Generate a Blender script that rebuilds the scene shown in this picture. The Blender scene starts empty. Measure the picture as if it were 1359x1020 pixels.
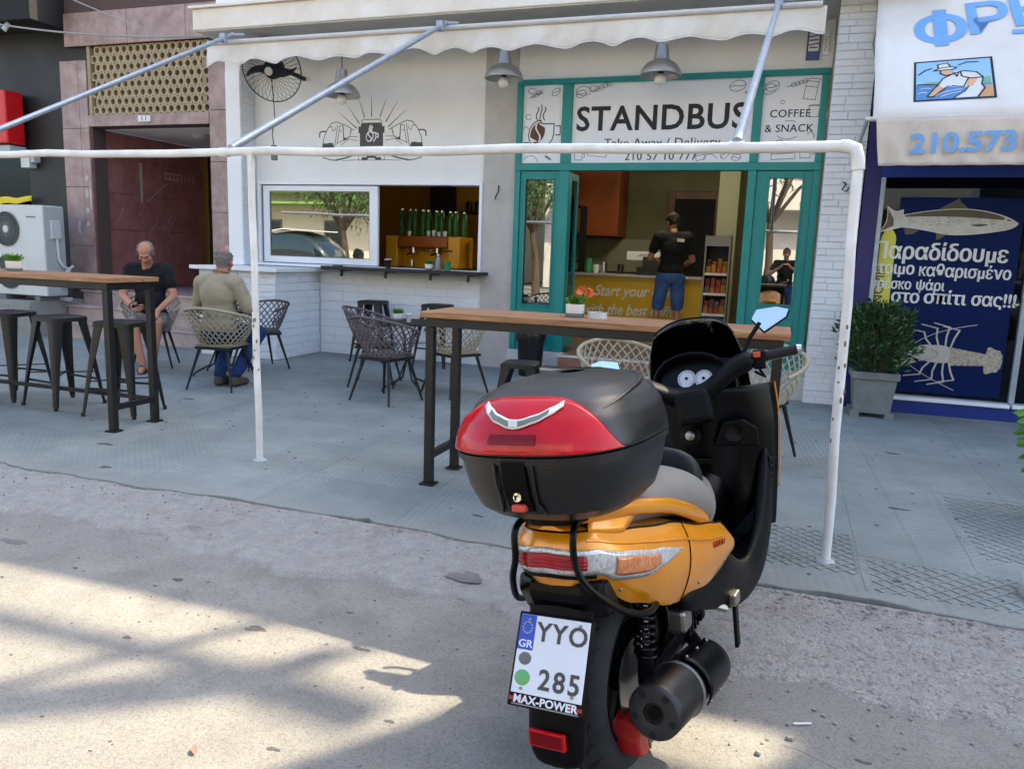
import bpy, bmesh, math, random
from mathutils import Vector, Matrix, Quaternion
random.seed(7)
PI = math.pi
R = math.radians
scene = bpy.context.scene
COL = scene.collection

# ------------------------------------------------------------------ camera
CAM_POS = Vector((0.0, 0.0, 1.40))
CAM_YAW, CAM_PITCH, CAM_ROLL, CAM_F = -0.3286671, -0.1666272, 0.0348359, 1030.938
cam_data = bpy.data.cameras.new('camera')
cam_data.sensor_width = 36.0
cam_data.lens = CAM_F / 1359.0 * 36.0
cam_data.clip_start, cam_data.clip_end = 0.05, 1000.0
camera = bpy.data.objects.new('camera', cam_data)
COL.objects.link(camera)
_f = Vector((math.sin(CAM_YAW) * math.cos(CAM_PITCH), math.cos(CAM_YAW) * math.cos(CAM_PITCH), math.sin(CAM_PITCH)))
_r0 = Vector((math.cos(CAM_YAW), -math.sin(CAM_YAW), 0)); _u0 = _r0.cross(_f)
_r = _r0 * math.cos(CAM_ROLL) + _u0 * math.sin(CAM_ROLL)
_u = -_r0 * math.sin(CAM_ROLL) + _u0 * math.cos(CAM_ROLL)
camera.matrix_world = Matrix(((_r.x, _u.x, -_f.x, 0), (_r.y, _u.y, -_f.y, 0), (_r.z, _u.z, -_f.z, 1.40), (0, 0, 0, 1)))
scene.camera = camera

# ------------------------------------------------------------------ sky, sun, exposure
SUN_EL = R(47.0)
SUN_AZ = math.atan2(0.6, 0.8)                 # towards the sun: +X +Y, behind the buildings
world = bpy.data.worlds.new('World'); scene.world = world; world.use_nodes = True
wn = world.node_tree
sky = wn.nodes.new('ShaderNodeTexSky'); sky.sky_type = 'NISHITA'; sky.sun_disc = False
sky.sun_elevation = SUN_EL; sky.sun_rotation = SUN_AZ
sky.air_density = 1.0; sky.dust_density = 3.0; sky.ozone_density = 1.0
wn.links.new(sky.outputs[0], wn.nodes['Background'].inputs[0])
wn.nodes['Background'].inputs[1].default_value = 0.15
sun_data = bpy.data.lights.new('sun', 'SUN'); sun_data.energy = 3.0; sun_data.angle = R(0.4)
sun_data.color = (1.0, 0.87, 0.64)
sun = bpy.data.objects.new('sun', sun_data); COL.objects.link(sun)
_to = Vector((math.sin(SUN_AZ) * math.cos(SUN_EL), math.cos(SUN_AZ) * math.cos(SUN_EL), math.sin(SUN_EL)))
sun.rotation_euler = (-_to).to_track_quat('-Z', 'Y').to_euler()
sun.location = _to * 60
scene.view_settings.view_transform = 'Standard'; scene.view_settings.look = 'None'
scene.view_settings.exposure = 1.98; scene.view_settings.gamma = 1.0
scene.view_settings.use_curve_mapping = False
scene.render.engine = 'CYCLES'
scene.cycles.use_denoising = True
scene.cycles.max_bounces = 6; scene.cycles.diffuse_bounces = 3; scene.cycles.glossy_bounces = 3; scene.cycles.transmission_bounces = 4; scene.cycles.transparent_max_bounces = 10
scene.cycles.use_adaptive_sampling = True; scene.cycles.adaptive_threshold = 0.02
scene.cycles.caustics_reflective = False; scene.cycles.caustics_refractive = False

# ------------------------------------------------------------------ materials
def S(r, g, b):
    return tuple(((c / 255) / 12.92 if c / 255 <= 0.04045 else ((c / 255 + 0.055) / 1.055) ** 2.4) for c in (r, g, b)) + (1.0,)
MATS = {}
def pm(name, col, rough=0.5, metal=0.0, var=0.0, vs=6.0, bump=0.0, bs=40.0, coat=0.0, emit=None, col2=None, detail=5, spec=0.5, trans=0.0):
    m = bpy.data.materials.new(name); m.use_nodes = True; MATS[name] = m
    n = m.node_tree.nodes; l = m.node_tree.links; b = n['Principled BSDF']
    b.inputs['Base Color'].default_value = col; b.inputs['Roughness'].default_value = rough
    b.inputs['Metallic'].default_value = metal; b.inputs['Coat Weight'].default_value = coat
    b.inputs['Coat Roughness'].default_value = 0.06; b.inputs['Specular IOR Level'].default_value = spec
    b.inputs['Transmission Weight'].default_value = trans
    tc = n.new('ShaderNodeTexCoord')
    if var > 0:
        no = n.new('ShaderNodeTexNoise'); no.inputs['Scale'].default_value = vs; no.inputs['Detail'].default_value = detail
        no.inputs['Roughness'].default_value = 0.62
        l.new(tc.outputs['Object'], no.inputs['Vector'])
        ra = n.new('ShaderNodeValToRGB'); ra.color_ramp.elements[0].position = 0.32; ra.color_ramp.elements[1].position = 0.68
        c2 = col2 or tuple(c * (1 - var) for c in col[:3]) + (1,)
        ra.color_ramp.elements[0].color = c2; ra.color_ramp.elements[1].color = col
        l.new(no.outputs['Fac'], ra.inputs['Fac']); l.new(ra.outputs['Color'], b.inputs['Base Color'])
        mr = n.new('ShaderNodeMapRange'); mr.inputs['To Min'].default_value = min(1, rough + 0.12); mr.inputs['To Max'].default_value = max(0, rough - 0.08)
        l.new(no.outputs['Fac'], mr.inputs['Value']); l.new(mr.outputs['Result'], b.inputs['Roughness'])
    if bump > 0:
        no2 = n.new('ShaderNodeTexNoise'); no2.inputs['Scale'].default_value = bs; no2.inputs['Detail'].default_value = 4
        l.new(tc.outputs['Object'], no2.inputs['Vector'])
        bp = n.new('ShaderNodeBump'); bp.inputs['Strength'].default_value = bump; bp.inputs['Distance'].default_value = 0.01
        l.new(no2.outputs['Fac'], bp.inputs['Height']); l.new(bp.outputs['Normal'], b.inputs['Normal'])
    if emit:
        b.inputs['Emission Color'].default_value = emit[:4]; b.inputs['Emission Strength'].default_value = emit[4]
    return m

def glass_mat(name, fac, tint=(0.8, 0.85, 0.85, 1), rough=0.0, gcol=(1, 1, 1, 1)):
    m = bpy.data.materials.new(name); m.use_nodes = True; MATS[name] = m
    n = m.node_tree.nodes; l = m.node_tree.links; n.remove(n['Principled BSDF'])
    t = n.new('ShaderNodeBsdfTransparent'); t.inputs[0].default_value = tint
    g = n.new('ShaderNodeBsdfGlossy'); g.inputs['Roughness'].default_value = rough; g.inputs[0].default_value = gcol
    fr = n.new('ShaderNodeFresnel'); fr.inputs[0].default_value = 1.5
    ad = n.new('ShaderNodeMath'); ad.operation = 'ADD'; ad.use_clamp = True; ad.inputs[1].default_value = fac
    l.new(fr.outputs[0], ad.inputs[0])
    mx = n.new('ShaderNodeMixShader'); l.new(ad.outputs[0], mx.inputs[0]); l.new(t.outputs[0], mx.inputs[1]); l.new(g.outputs[0], mx.inputs[2])
    l.new(mx.outputs[0], n['Material Output'].inputs[0])
    return m

# ------------------------------------------------------------------ mesh builder
class MB:
    def __init__(s): s.v = []; s.f = []
    def add(s, vs, fs):
        o = len(s.v); s.v += [tuple(p) for p in vs]; s.f += [tuple(i + o for i in f) for f in fs]; return s
    def box(s, x0, x1, y0, y1, z0, z1, M=None):
        vs = [Vector((x, y, z)) for x in (x0, x1) for y in (y0, y1) for z in (z0, z1)]
        if M: vs = [M @ p for p in vs]
        return s.add(vs, [(0, 1, 3, 2), (4, 6, 7, 5), (0, 4, 5, 1), (2, 3, 7, 6), (0, 2, 6, 4), (1, 5, 7, 3)])
    def bar(s, p, q, w, h, up=(0, 0, 1), w2=None, h2=None):
        p, q = Vector(p), Vector(q); d = (q - p).normalized(); up = Vector(up)
        if abs(d.dot(up)) > 0.98: up = Vector((0, 1, 0))
        x = d.cross(up).normalized(); y = x.cross(d)
        w2 = w2 or w; h2 = h2 or h
        vs = [p + x * a * w / 2 + y * b * h / 2 for a, b in ((-1, -1), (1, -1), (1, 1), (-1, 1))] + [q + x * a * w2 / 2 + y * b * h2 / 2 for a, b in ((-1, -1), (1, -1), (1, 1), (-1, 1))]
        return s.add(vs, [(3, 2, 1, 0), (4, 5, 6, 7), (0, 1, 5, 4), (1, 2, 6, 5), (2, 3, 7, 6), (3, 0, 4, 7)])
    def tube(s, pts, r, n=8, closed=False, caps=True):
        pts = [Vector(p) for p in pts]; k = len(pts)
        rs = r if isinstance(r, (list, tuple)) else [r] * k
        nx = None; rings = []
        for i, p in enumerate(pts):
            a = pts[i - 1] if (i > 0 or closed) else pts[0]
            b = pts[(i + 1) % k] if (i < k - 1 or closed) else pts[-1]
            d = (b - a)
            d = d.normalized() if d.length > 1e-9 else Vector((0, 0, 1))
            if nx is None:
                t = Vector((0, 0, 1)) if abs(d.z) < 0.9 else Vector((1, 0, 0)); nx = t.cross(d).normalized()
            else:
                nx = (nx - d * nx.dot(d)); nx = nx.normalized() if nx.length > 1e-9 else Vector((1, 0, 0))
            ny = d.cross(nx)
            rings.append([p + (nx * math.cos(2 * PI * j / n) + ny * math.sin(2 * PI * j / n)) * rs[i] for j in range(n)])
        return s.loft(rings, caps and not closed, caps and not closed, loop=closed)
    def cyl(s, p, q, r, r2=None, n=16, caps=True): return s.tube([p, q], [r, r if r2 is None else r2], n, caps=caps)
    def loft(s, rings, cap0=True, cap1=True, loop=False, close=True):
        n = len(rings[0]); vs = [p for rg in rings for p in rg]; fs = []; k = len(rings)
        for i in range(k if loop else k - 1):
            a, b = i * n, ((i + 1) % k) * n
            for j in range(n if close else n - 1):
                j2 = (j + 1) % n; fs.append((a + j, a + j2, b + j2, b + j))
        if cap0: fs.append(tuple(range(n - 1, -1, -1)))
        if cap1: fs.append(tuple((k - 1) * n + j for j in range(n)))
        return s.add(vs, fs)
    def lathe(s, prof, n=20, M=None, caps=True):
        rings = []
        for r, z in prof:
            rg = [Vector((r * math.cos(2 * PI * j / n), r * math.sin(2 * PI * j / n), z)) for j in range(n)]
            rings.append([M @ p for p in rg] if M else rg)
        return s.loft(rings, caps, caps)
    def ball(s, c, r, n=12, m=8, M=None):
        c = Vector(c); rr = r if isinstance(r, (tuple, list)) else (r, r, r); rings = []
        for i in range(1, m):
            t = PI * i / m
            rg = [Vector((rr[0] * math.sin(t) * math.cos(2 * PI * j / n), rr[1] * math.sin(t) * math.sin(2 * PI * j / n), -rr[2] * math.cos(t))) for j in range(n)]
            rings.append([c + (M @ p if M else p) for p in rg])
        o = len(s.v); s.loft(rings, False, False)
        b = c + (M @ Vector((0, 0, -rr[2])) if M else Vector((0, 0, -rr[2]))); t = c + (M @ Vector((0, 0, rr[2])) if M else Vector((0, 0, rr[2])))
        s.v += [tuple(b), tuple(t)]; ib, it = len(s.v) - 2, len(s.v) - 1; last = o + (m - 2) * n
        for j in range(n):
            s.f.append((ib, o + (j + 1) % n, o + j)); s.f.append((it, last + j, last + (j + 1) % n))
        return s
    def prism(s, poly, fn, d0=0.0, d1=0.01):
        """poly in 2D; fn(a, b, d) -> 3D"""
        n = len(poly); vs = [fn(a, b, d0) for a, b in poly] + [fn(a, b, d1) for a, b in poly]
        return s.add(vs, [tuple(range(n - 1, -1, -1)), tuple(range(n, 2 * n))] + [(i, (i + 1) % n, n + (i + 1) % n, n + i) for i in range(n)])
    def grid(s, fn, nu, nv):
        vs = [fn(i / nu, j / nv) for i in range(nu + 1) for j in range(nv + 1)]
        return s.add(vs, [(i * (nv + 1) + j, (i + 1) * (nv + 1) + j, (i + 1) * (nv + 1) + j + 1, i * (nv + 1) + j + 1) for i in range(nu) for j in range(nv)])
    def mesh(s, name, m, smooth=False, angle=40):
        me = bpy.data.meshes.new(name); me.from_pydata(s.v, [], s.f)
        bm = bmesh.new(); bm.from_mesh(me); bmesh.ops.recalc_face_normals(bm, faces=bm.faces); bm.to_mesh(me); bm.free()
        if smooth:
            me.polygons.foreach_set('use_smooth', [True] * len(me.polygons)); me.set_sharp_from_angle(angle=R(angle))
        if m: me.materials.append(MATS[m] if isinstance(m, str) else m)
        return me
    def build(s, name, m, parent=None, smooth=False, bevel=0.0, sub=0, solid=0.0, angle=40, seg=2):
        return obj(name, s.mesh(name, m, smooth or sub > 0, angle if sub == 0 else 180), parent, bevel, sub, solid, seg)

def obj(name, me, parent=None, bevel=0.0, sub=0, solid=0.0, seg=2):
    o = bpy.data.objects.new(name, me); COL.objects.link(o)
    if parent is not None: o.parent = parent
    if solid: md = o.modifiers.new('solid', 'SOLIDIFY'); md.thickness = solid; md.offset = 0
    if sub: md = o.modifiers.new('sub', 'SUBSURF'); md.levels = sub; md.render_levels = sub
    if bevel: md = o.modifiers.new('bevel', 'BEVEL'); md.width = bevel; md.segments = seg; md.limit_method = 'ANGLE'; md.angle_limit = R(35)
    return o
def tag(o, label, cat, group=None):
    o['label'] = label; o['category'] = cat
    if group: o['group'] = group
    return o
def struct(o): o['kind'] = 'structure'; return o
def thing(name, label, cat, loc=(0, 0, 0), rotz=0.0, group=None):
    o = bpy.data.objects.new(name, None); COL.objects.link(o); o.empty_display_size = 0.1
    o.location = loc; o.rotation_euler = (0, 0, rotz)
    return tag(o, label, cat, group)
WORLD_ROOTS = set()
def wthing(name, label, cat, loc, group=None):
    """thing whose parts are written in world coordinates"""
    o = thing(name, label, cat, loc, 0.0, group); WORLD_ROOTS.add(o.name); return o
_old_obj = obj
def obj(name, me, parent=None, bevel=0.0, sub=0, solid=0.0, seg=2):
    o = _old_obj(name, me, parent, bevel, sub, solid, seg)
    if parent is not None:
        if parent.name in WORLD_ROOTS:
            o.matrix_parent_inverse = Matrix.Translation(parent.location).inverted()
    return o
def dup(root, loc, rotz, label, group=None):
    r = root.copy(); COL.objects.link(r); r.location = loc; r.rotation_euler = (root.rotation_euler.x, root.rotation_euler.y, rotz)
    r['label'] = label
    if group: r['group'] = group
    for ch in list(root.children):
        c = ch.copy(); COL.objects.link(c); c.parent = r
        for g in list(ch.children):
            d = g.copy(); COL.objects.link(d); d.parent = c
    return r

def text_mesh(s, size, m, offset=0.0, extrude=0.0006, align='CENTER', shear=0.0, space=1.0, flat=3, ay='CENTER'):
    cu = bpy.data.curves.new('lettering', 'FONT'); cu.body = s; cu.size = size; cu.offset = offset * size; cu.extrude = extrude
    cu.align_x = align; cu.align_y = ay; cu.shear = shear; cu.space_character = space; cu.resolution_u = flat
    o = bpy.data.objects.new('tmp', cu); COL.objects.link(o)
    dg = bpy.context.evaluated_depsgraph_get(); dg.update()
    me = bpy.data.meshes.new_from_object(o.evaluated_get(dg)); bpy.data.objects.remove(o); bpy.data.curves.remove(cu)
    me.name = 'lettering'; me.materials.clear(); me.materials.append(MATS[m])
    return me
def lettering(s, size, m, parent, M, sx=1.0, serif=0.0, **kw):
    """words as flat lettering; M maps the text plane (x right, y up, z out) to the parent's frame"""
    me = text_mesh(s, size, m, **kw)
    if serif:      # thick uprights and thin arms, as in a book face
        b2 = bmesh.new(); b2.from_mesh(me)
        for k, dx in enumerate((-serif, serif)):
            t = bmesh.new(); t.from_mesh(me); bmesh.ops.translate(t, verts=t.verts, vec=(dx * size, 0, -0.0004 * (k + 1)))
            tm = bpy.data.meshes.new('t'); t.to_mesh(tm); t.free(); b2.from_mesh(tm); bpy.data.meshes.remove(tm)
        b2.to_mesh(me); b2.free()
    me.transform(M @ Matrix.Diagonal((sx, 1, 1, 1)))
    return obj('lettering', me, parent)
def facing_street(x, y, z, roll=0.0):
    """text plane standing on a wall, read from the street (looking along +Y)"""
    return Matrix.Translation((x, y, z)) @ Matrix.Rotation(PI / 2, 4, 'X') @ Matrix.Rotation(roll, 4, 'Z')

def strokes(lines, w, m, name, parent, fn, thick=0.0008):
    """ink strokes on a surface: polylines in 2D widened to ribbons; fn(a, b, d) -> 3D"""
    mb = MB()
    for k, ln in enumerate(lines):
        ww = w
        if isinstance(ln, tuple) and len(ln) == 2 and isinstance(ln[0], (int, float)) and isinstance(ln[1], list): ww, ln = ln
        d1 = thick * (1 + 0.25 * (k % 5))
        for i in range(len(ln) - 1):
            a, b = Vector(ln[i]), Vector(ln[i + 1]); d = b - a
            if d.length < 1e-9: continue
            d.normalize(); p = Vector((-d.y, d.x)) * ww / 2; e = d * ww * 0.3
            q = [a - e - p, b + e - p, b + e + p, a - e + p]
            mb.prism([(t.x, t.y) for t in q], fn, 0.0, d1 + 0.00003 * (i % 4))
    o = mb.build(name, m, parent)
    if len(lines) > 1: o['kind'] = 'stuff'
    return o
ORD = ('first', 'second', 'third', 'fourth', 'fifth', 'sixth', 'seventh', 'eighth', 'ninth', 'tenth')
def arc(cx, cy, rx, ry, a0, a1, n=12): return [(cx + rx * math.cos(R(a0 + (a1 - a0) * i / n)), cy + ry * math.sin(R(a0 + (a1 - a0) * i / n))) for i in range(n + 1)]
def bez(p0, p1, p2, n=8): return [((1 - t) ** 2 * p0[0] + 2 * t * (1 - t) * p1[0] + t * t * p2[0], (1 - t) ** 2 * p0[1] + 2 * t * (1 - t) * p1[1] + t * t * p2[1]) for t in [i / n for i in range(n + 1)]]
# ------------------------------------------------------------------ material library
pm('white_paint', S(242, 241, 238), 0.55, var=0.06, vs=3, bump=0.08, bs=60)
pm('white_plaster', S(242, 240, 236), 0.8, var=0.07, vs=2.2, bump=0.25, bs=25)
pm('old_plaster', S(240, 235, 226), 0.85, var=0.3, vs=2.2, bump=0.5, bs=18, col2=S(226, 214, 198))
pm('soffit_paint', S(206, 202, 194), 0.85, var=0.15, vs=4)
pm('brick_white', S(240, 241, 242), 0.7, var=0.08, vs=9, bump=0.5, bs=30)
pm('brick_joint', S(226, 226, 227), 0.9, bump=0.3)
pm('stucco_grey', S(214, 213, 212), 0.9, var=0.10, vs=12, bump=0.7, bs=70)
pm('pillar_grey', S(196, 190, 182), 0.9, var=0.14, vs=5, bump=0.5, bs=35)
pm('teal_paint', S(0, 138, 130), 0.42, var=0.10, vs=5, bump=0.04, bs=80)
pm('sign_panel', S(236, 237, 240), 0.35, var=0.03, vs=3)
pm('ink_black', S(22, 22, 24), 0.6)
pm('ink_grey', S(66, 66, 68), 0.6)
pm('ink_mural', S(84, 83, 82), 0.7, var=0.15, vs=12)
pm('ink_pale', S(128, 128, 128), 0.6)
pm('ink_brown', S(92, 60, 38), 0.6)
pm('upvc_white', S(240, 242, 244), 0.3)
pm('upvc_groove', S(120, 122, 124), 0.5)
glass_mat('glass_mirror', 0.42, (0.35, 0.38, 0.36, 1))
glass_mat('glass_clear', 0.05, (0.85, 0.9, 0.88, 1))
glass_mat('glass_shop', 0.0, (0.25, 0.36, 0.40, 1), gcol=(0.4, 0.45, 0.5, 1))
glass_mat('glass_door', 0.30, (0.4, 0.45, 0.42, 1))
pm('dark_shelf', S(30, 22, 17), 0.45, var=0.3, vs=8)
pm('black_steel', S(12, 12, 13), 0.48, metal=0.0, var=0.15, vs=20, bump=0.05, bs=90)
pm('stool_steel', S(11, 11, 12), 0.45, var=0.2, vs=14, bump=0.05, bs=60)
pm('galvanised', S(168, 178, 188), 0.42, metal=0.45, var=0.18, vs=14)
pm('alu_lamp', S(188, 186, 180), 0.36, metal=0.55, var=0.1, vs=10)
pm('lamp_bulb', S(236, 234, 226), 0.25)
pm('awning_cloth', S(230, 224, 214), 0.9, var=0.12, vs=2.5, bump=0.15, bs=120, col2=S(212, 202, 186))
pm('awning_bar', S(206, 202, 196), 0.45, var=0.1, vs=8)
pm('pipe_white', S(240, 240, 238), 0.34, var=0.07, vs=5, col2=S(216, 213, 206), bump=0.06, bs=30)
pm('pipe_chip', S(150, 134, 112), 0.8, var=0.5, vs=60, col2=S(104, 72, 48))
pm('chair_beige', S(170, 158, 132), 0.6, var=0.1, vs=30)
pm('chair_grey', S(98, 88, 88), 0.6, var=0.1, vs=30)
pm('terracotta', S(150, 104, 88), 0.7, var=0.25, vs=9, bump=0.15, bs=50)
pm('step_nosing', S(206, 196, 184), 0.7)
pm('floor_tile', S(120, 98, 82), 0.5, var=0.15, vs=6)
pm('bin_plastic', S(12, 15, 22), 0.42)
pm('bin_bag', S(14, 14, 16), 0.28, bump=0.6, bs=30)
pm('pot_white', S(232, 232, 228), 0.35)
pm('pot_dish', S(104, 116, 104), 0.5)
pm('leaf_green', S(64, 108, 40), 0.5, var=0.45, vs=14)
pm('leaf_bright', S(96, 148, 44), 0.45, var=0.35, vs=10)
pm('bush_leaf', S(44, 80, 36), 0.5, var=0.55, vs=8)
pm('bush_leaf_light', S(80, 122, 54), 0.5, var=0.4, vs=8)
pm('flower_orange', S(224, 112, 58), 0.6)
pm('soil', S(58, 44, 34), 0.95, bump=0.6, bs=60)
pm('ashtray', S(196, 196, 192), 0.2)
pm('marble_pink', S(178, 152, 145), 0.42, var=0.42, vs=5.5, bump=0.12, bs=30, col2=S(138, 112, 105), detail=9)
pm('marble_red', S(176, 122, 116), 0.4, var=0.4, vs=4.5, bump=0.1, bs=20, col2=S(144, 92, 88), detail=9)
pm('marble_pale', S(188, 168, 162), 0.4, var=0.3, vs=6, detail=8)
pm('marble_chip', S(200, 188, 182), 0.8, var=0.2)
pm('marble_joint', S(88, 70, 66), 0.9)
pm('lattice_stone', S(178, 158, 124), 0.85, var=0.2, vs=6, bump=0.3, bs=40)
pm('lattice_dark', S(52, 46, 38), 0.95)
pm('brass', S(140, 112, 58), 0.4, metal=0.7)
pm('black_wall', S(16, 16, 17), 0.5, var=0.2, vs=2)
pm('red_box', S(206, 20, 22), 0.4)
pm('ac_white', S(206, 208, 204), 0.45, var=0.05, vs=3)
pm('ac_grey', S(176, 180, 180), 0.5)
pm('ac_grille', S(104, 106, 104), 0.5)
pm('ac_dark', S(52, 54, 54), 0.7)
pm('ledge_tile', S(150, 148, 142), 0.7, var=0.15, vs=6)
pm('yellow_cloth', S(232, 206, 30), 0.7)
pm('navy_sticker', S(4, 28, 78), 0.45, var=0.06, vs=2, spec=0.12)
pm('navy_base', S(8, 44, 128), 0.45, var=0.1, vs=4)
pm('purple_paint', S(36, 30, 96), 0.5, var=0.12, vs=5)
pm('sticker_white', S(222, 222, 216), 0.5)
pm('fish_body', S(208, 209, 200), 0.5, var=0.25, vs=14)
pm('fish_dark', S(98, 88, 72), 0.5, var=0.3, vs=20)
pm('fish_line', S(226, 222, 206), 0.5)
pm('lobster', S(204, 194, 174), 0.5, var=0.45, vs=40, col2=S(146, 130, 106))
pm('lobster_pale', S(206, 198, 182), 0.5, var=0.2, vs=30)
pm('fish_awning', S(236, 232, 226), 0.85, var=0.08, vs=1.6, bump=0.12, bs=100, col2=S(224, 217, 206))
pm('fish_valance', S(222, 206, 188), 0.85, var=0.18, vs=3, bump=0.15, bs=80)
pm('print_blue', S(122, 176, 230), 0.6, var=0.12, vs=5)
pm('print_sky', S(150, 196, 226), 0.6)
pm('print_sea', S(86, 146, 202), 0.6, var=0.25, vs=14)
pm('print_hill', S(128, 172, 140), 0.6)
pm('print_skin', S(226, 176, 134), 0.6)
pm('print_sand', S(208, 160, 104), 0.6)
pm('sticker_yellow', S(206, 204, 72), 0.5)
pm('planter_stone', S(128, 132, 128), 0.85, var=0.25, vs=7, bump=0.4, bs=30)
pm('white_stone', S(196, 200, 202), 0.85, var=0.2, vs=10, bump=0.3)
pm('room_olive', S(122, 120, 84), 0.8, var=0.08, vs=2)
pm('room_pale', S(160, 162, 132), 0.8, var=0.06, vs=2)
pm('room_ceiling', S(170, 164, 140), 0.9)
pm('room_orange', S(160, 80, 18), 0.5, var=0.1, vs=3)
pm('room_yellow', S(176, 122, 18), 0.55, var=0.08, vs=4)
pm('counter_yellow', S(212, 168, 22), 0.45, var=0.05, vs=3)
pm('counter_top', S(176, 170, 160), 0.3)
pm('door_wood', S(112, 74, 40), 0.5, var=0.3, vs=6)
pm('void_black', S(16, 15, 14), 0.8)
pm('machine_orange', S(232, 160, 18), 0.32, var=0.08, vs=6)
pm('machine_red', S(158, 76, 14), 0.35)
pm('chrome', S(210, 210, 208), 0.12, metal=1.0)
pm('can_green', S(52, 116, 52), 0.3, var=0.2, vs=20)
pm('cup_green', S(52, 150, 104), 0.35)
pm('cup_dark', S(50, 34, 26), 0.3)
pm('bottle_clear', S(200, 206, 208), 0.1, trans=0.7)
pm('snack_red', S(168, 40, 34), 0.4)
pm('snack_mix', S(150, 120, 90), 0.5, var=0.6, vs=20, col2=S(60, 40, 40))
pm('rack_grey', S(122, 122, 120), 0.4, metal=0.3)
pm('spot_lit', S(255, 246, 226), 0.4, emit=(1.0, 0.93, 0.8, 1, 18.0))
pm('cable', S(150, 150, 146), 0.6)
pm('black_plastic', S(13, 13, 14), 0.45, bump=0.06, bs=200)
pm('meter_blue', S(40, 70, 130), 0.4)
# people
pm('skin', S(192, 132, 104), 0.55, var=0.12, vs=9, bump=0.06, bs=80)
pm('skin_tan', S(176, 112, 84), 0.55, var=0.14, vs=9, bump=0.06, bs=80)
pm('hair_grey', S(128, 122, 117), 0.8, var=0.35, vs=40, bump=0.5, bs=180)
pm('hair_dark', S(40, 28, 22), 0.7, var=0.3, vs=40, bump=0.5, bs=180)
pm('shirt_black', S(9, 9, 11), 0.85, var=0.2, vs=8, bump=0.2, bs=40)
pm('shirt_khaki', S(158, 147, 122), 0.9, var=0.10, vs=7, bump=0.25, bs=34)
pm('shorts_camo', S(146, 142, 136), 0.9, var=0.5, vs=22, col2=S(88, 84, 82), bump=0.2, bs=30)
pm('denim', S(36, 66, 116), 0.9, var=0.35, vs=9, col2=S(20, 38, 76), bump=0.2, bs=60)
pm('denim_pale', S(74, 112, 168), 0.9, var=0.45, vs=9, col2=S(52, 86, 142), bump=0.2, bs=60)
pm('shoe_grey', S(84, 80, 70), 0.8, var=0.2)
pm('sandal', S(70, 66, 60), 0.7)
pm('phone_black', S(20, 20, 22), 0.2)
pm('eye_dark', S(30, 22, 20), 0.2)
# scooter
pm('box_black', S(9, 9, 10), 0.33, bump=0.10, bs=260, spec=0.5, var=0.5, vs=4, col2=S(20, 19, 18))
pm('box_lid', S(11, 11, 12), 0.32, bump=0.08, bs=260, spec=0.5, var=0.5, vs=3, col2=S(24, 23, 22))
pm('lens_red', S(206, 0, 16), 0.14, spec=0.45, var=0.18, vs=9, col2=S(168, 0, 10))
pm('lens_red_dark', S(112, 0, 8), 0.25, spec=0.3)
pm('lens_stripe', S(120, 20, 24), 0.15, coat=0.9)
pm('orange_paint', S(246, 160, 2), 0.30, metal=0.35, coat=0.9, var=0.1, vs=7, col2=S(236, 144, 0))
pm('seat_vinyl', S(124, 120, 113), 0.6, bump=0.15, bs=220, var=0.1, vs=5)
pm('seat_dark', S(14, 14, 15), 0.55, bump=0.15, bs=220)
pm('gloss_black', S(3, 3, 4), 0.3, spec=0.16)
pm('satin_black', S(7, 7, 9), 0.5, bump=0.05, bs=200, spec=0.13)
pm('tyre', S(36, 36, 36), 0.85, var=0.25, vs=20, bump=0.15, bs=120)
pm('tyre_groove', S(12, 12, 12), 0.9)
pm('caliper_red', S(178, 16, 16), 0.45, var=0.3, vs=14)
pm('steel', S(150, 148, 144), 0.32, metal=0.9, var=0.2, vs=20)
pm('exhaust_black', S(15, 15, 16), 0.36, metal=0.2, bump=0.08, bs=120)
pm('plate_white', S(226, 230, 238), 0.35, var=0.03, vs=8)
pm('plate_blue', S(24, 74, 188), 0.4)
pm('plate_green', S(104, 176, 104), 0.4)
pm('plate_ink', S(60, 60, 62), 0.4)
pm('mirror_glass', S(235, 240, 245), 0.02, metal=1.0)
glass_mat('smoke_screen', 0.03, (0.035, 0.012, 0.014, 1))
pm('gauge_white', S(206, 206, 216), 0.4)
pm('switch_red', S(206, 74, 62), 0.4)
# street
pm('car_white', S(220, 220, 218), 0.25, coat=1.0)
pm('car_silver', S(150, 156, 162), 0.25, metal=0.5, coat=1.0)
pm('car_glass', S(28, 44, 46), 0.05, coat=1.0)
pm('facade_cream', S(220, 208, 180), 0.85, var=0.12, vs=0.8)
pm('facade_white', S(216, 212, 202), 0.85, var=0.12, vs=0.8)
pm('facade_grey', S(120, 118, 112), 0.85, var=0.12, vs=0.8)
pm('shutter', S(98, 104, 98), 0.6)
pm('awning_green', S(110, 150, 74), 0.8)
pm('bark', S(84, 70, 58), 0.9, var=0.3, vs=10, bump=0.6, bs=20)
pm('tree_leaf', S(70, 106, 44), 0.6, var=0.5, vs=2.0)

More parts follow.
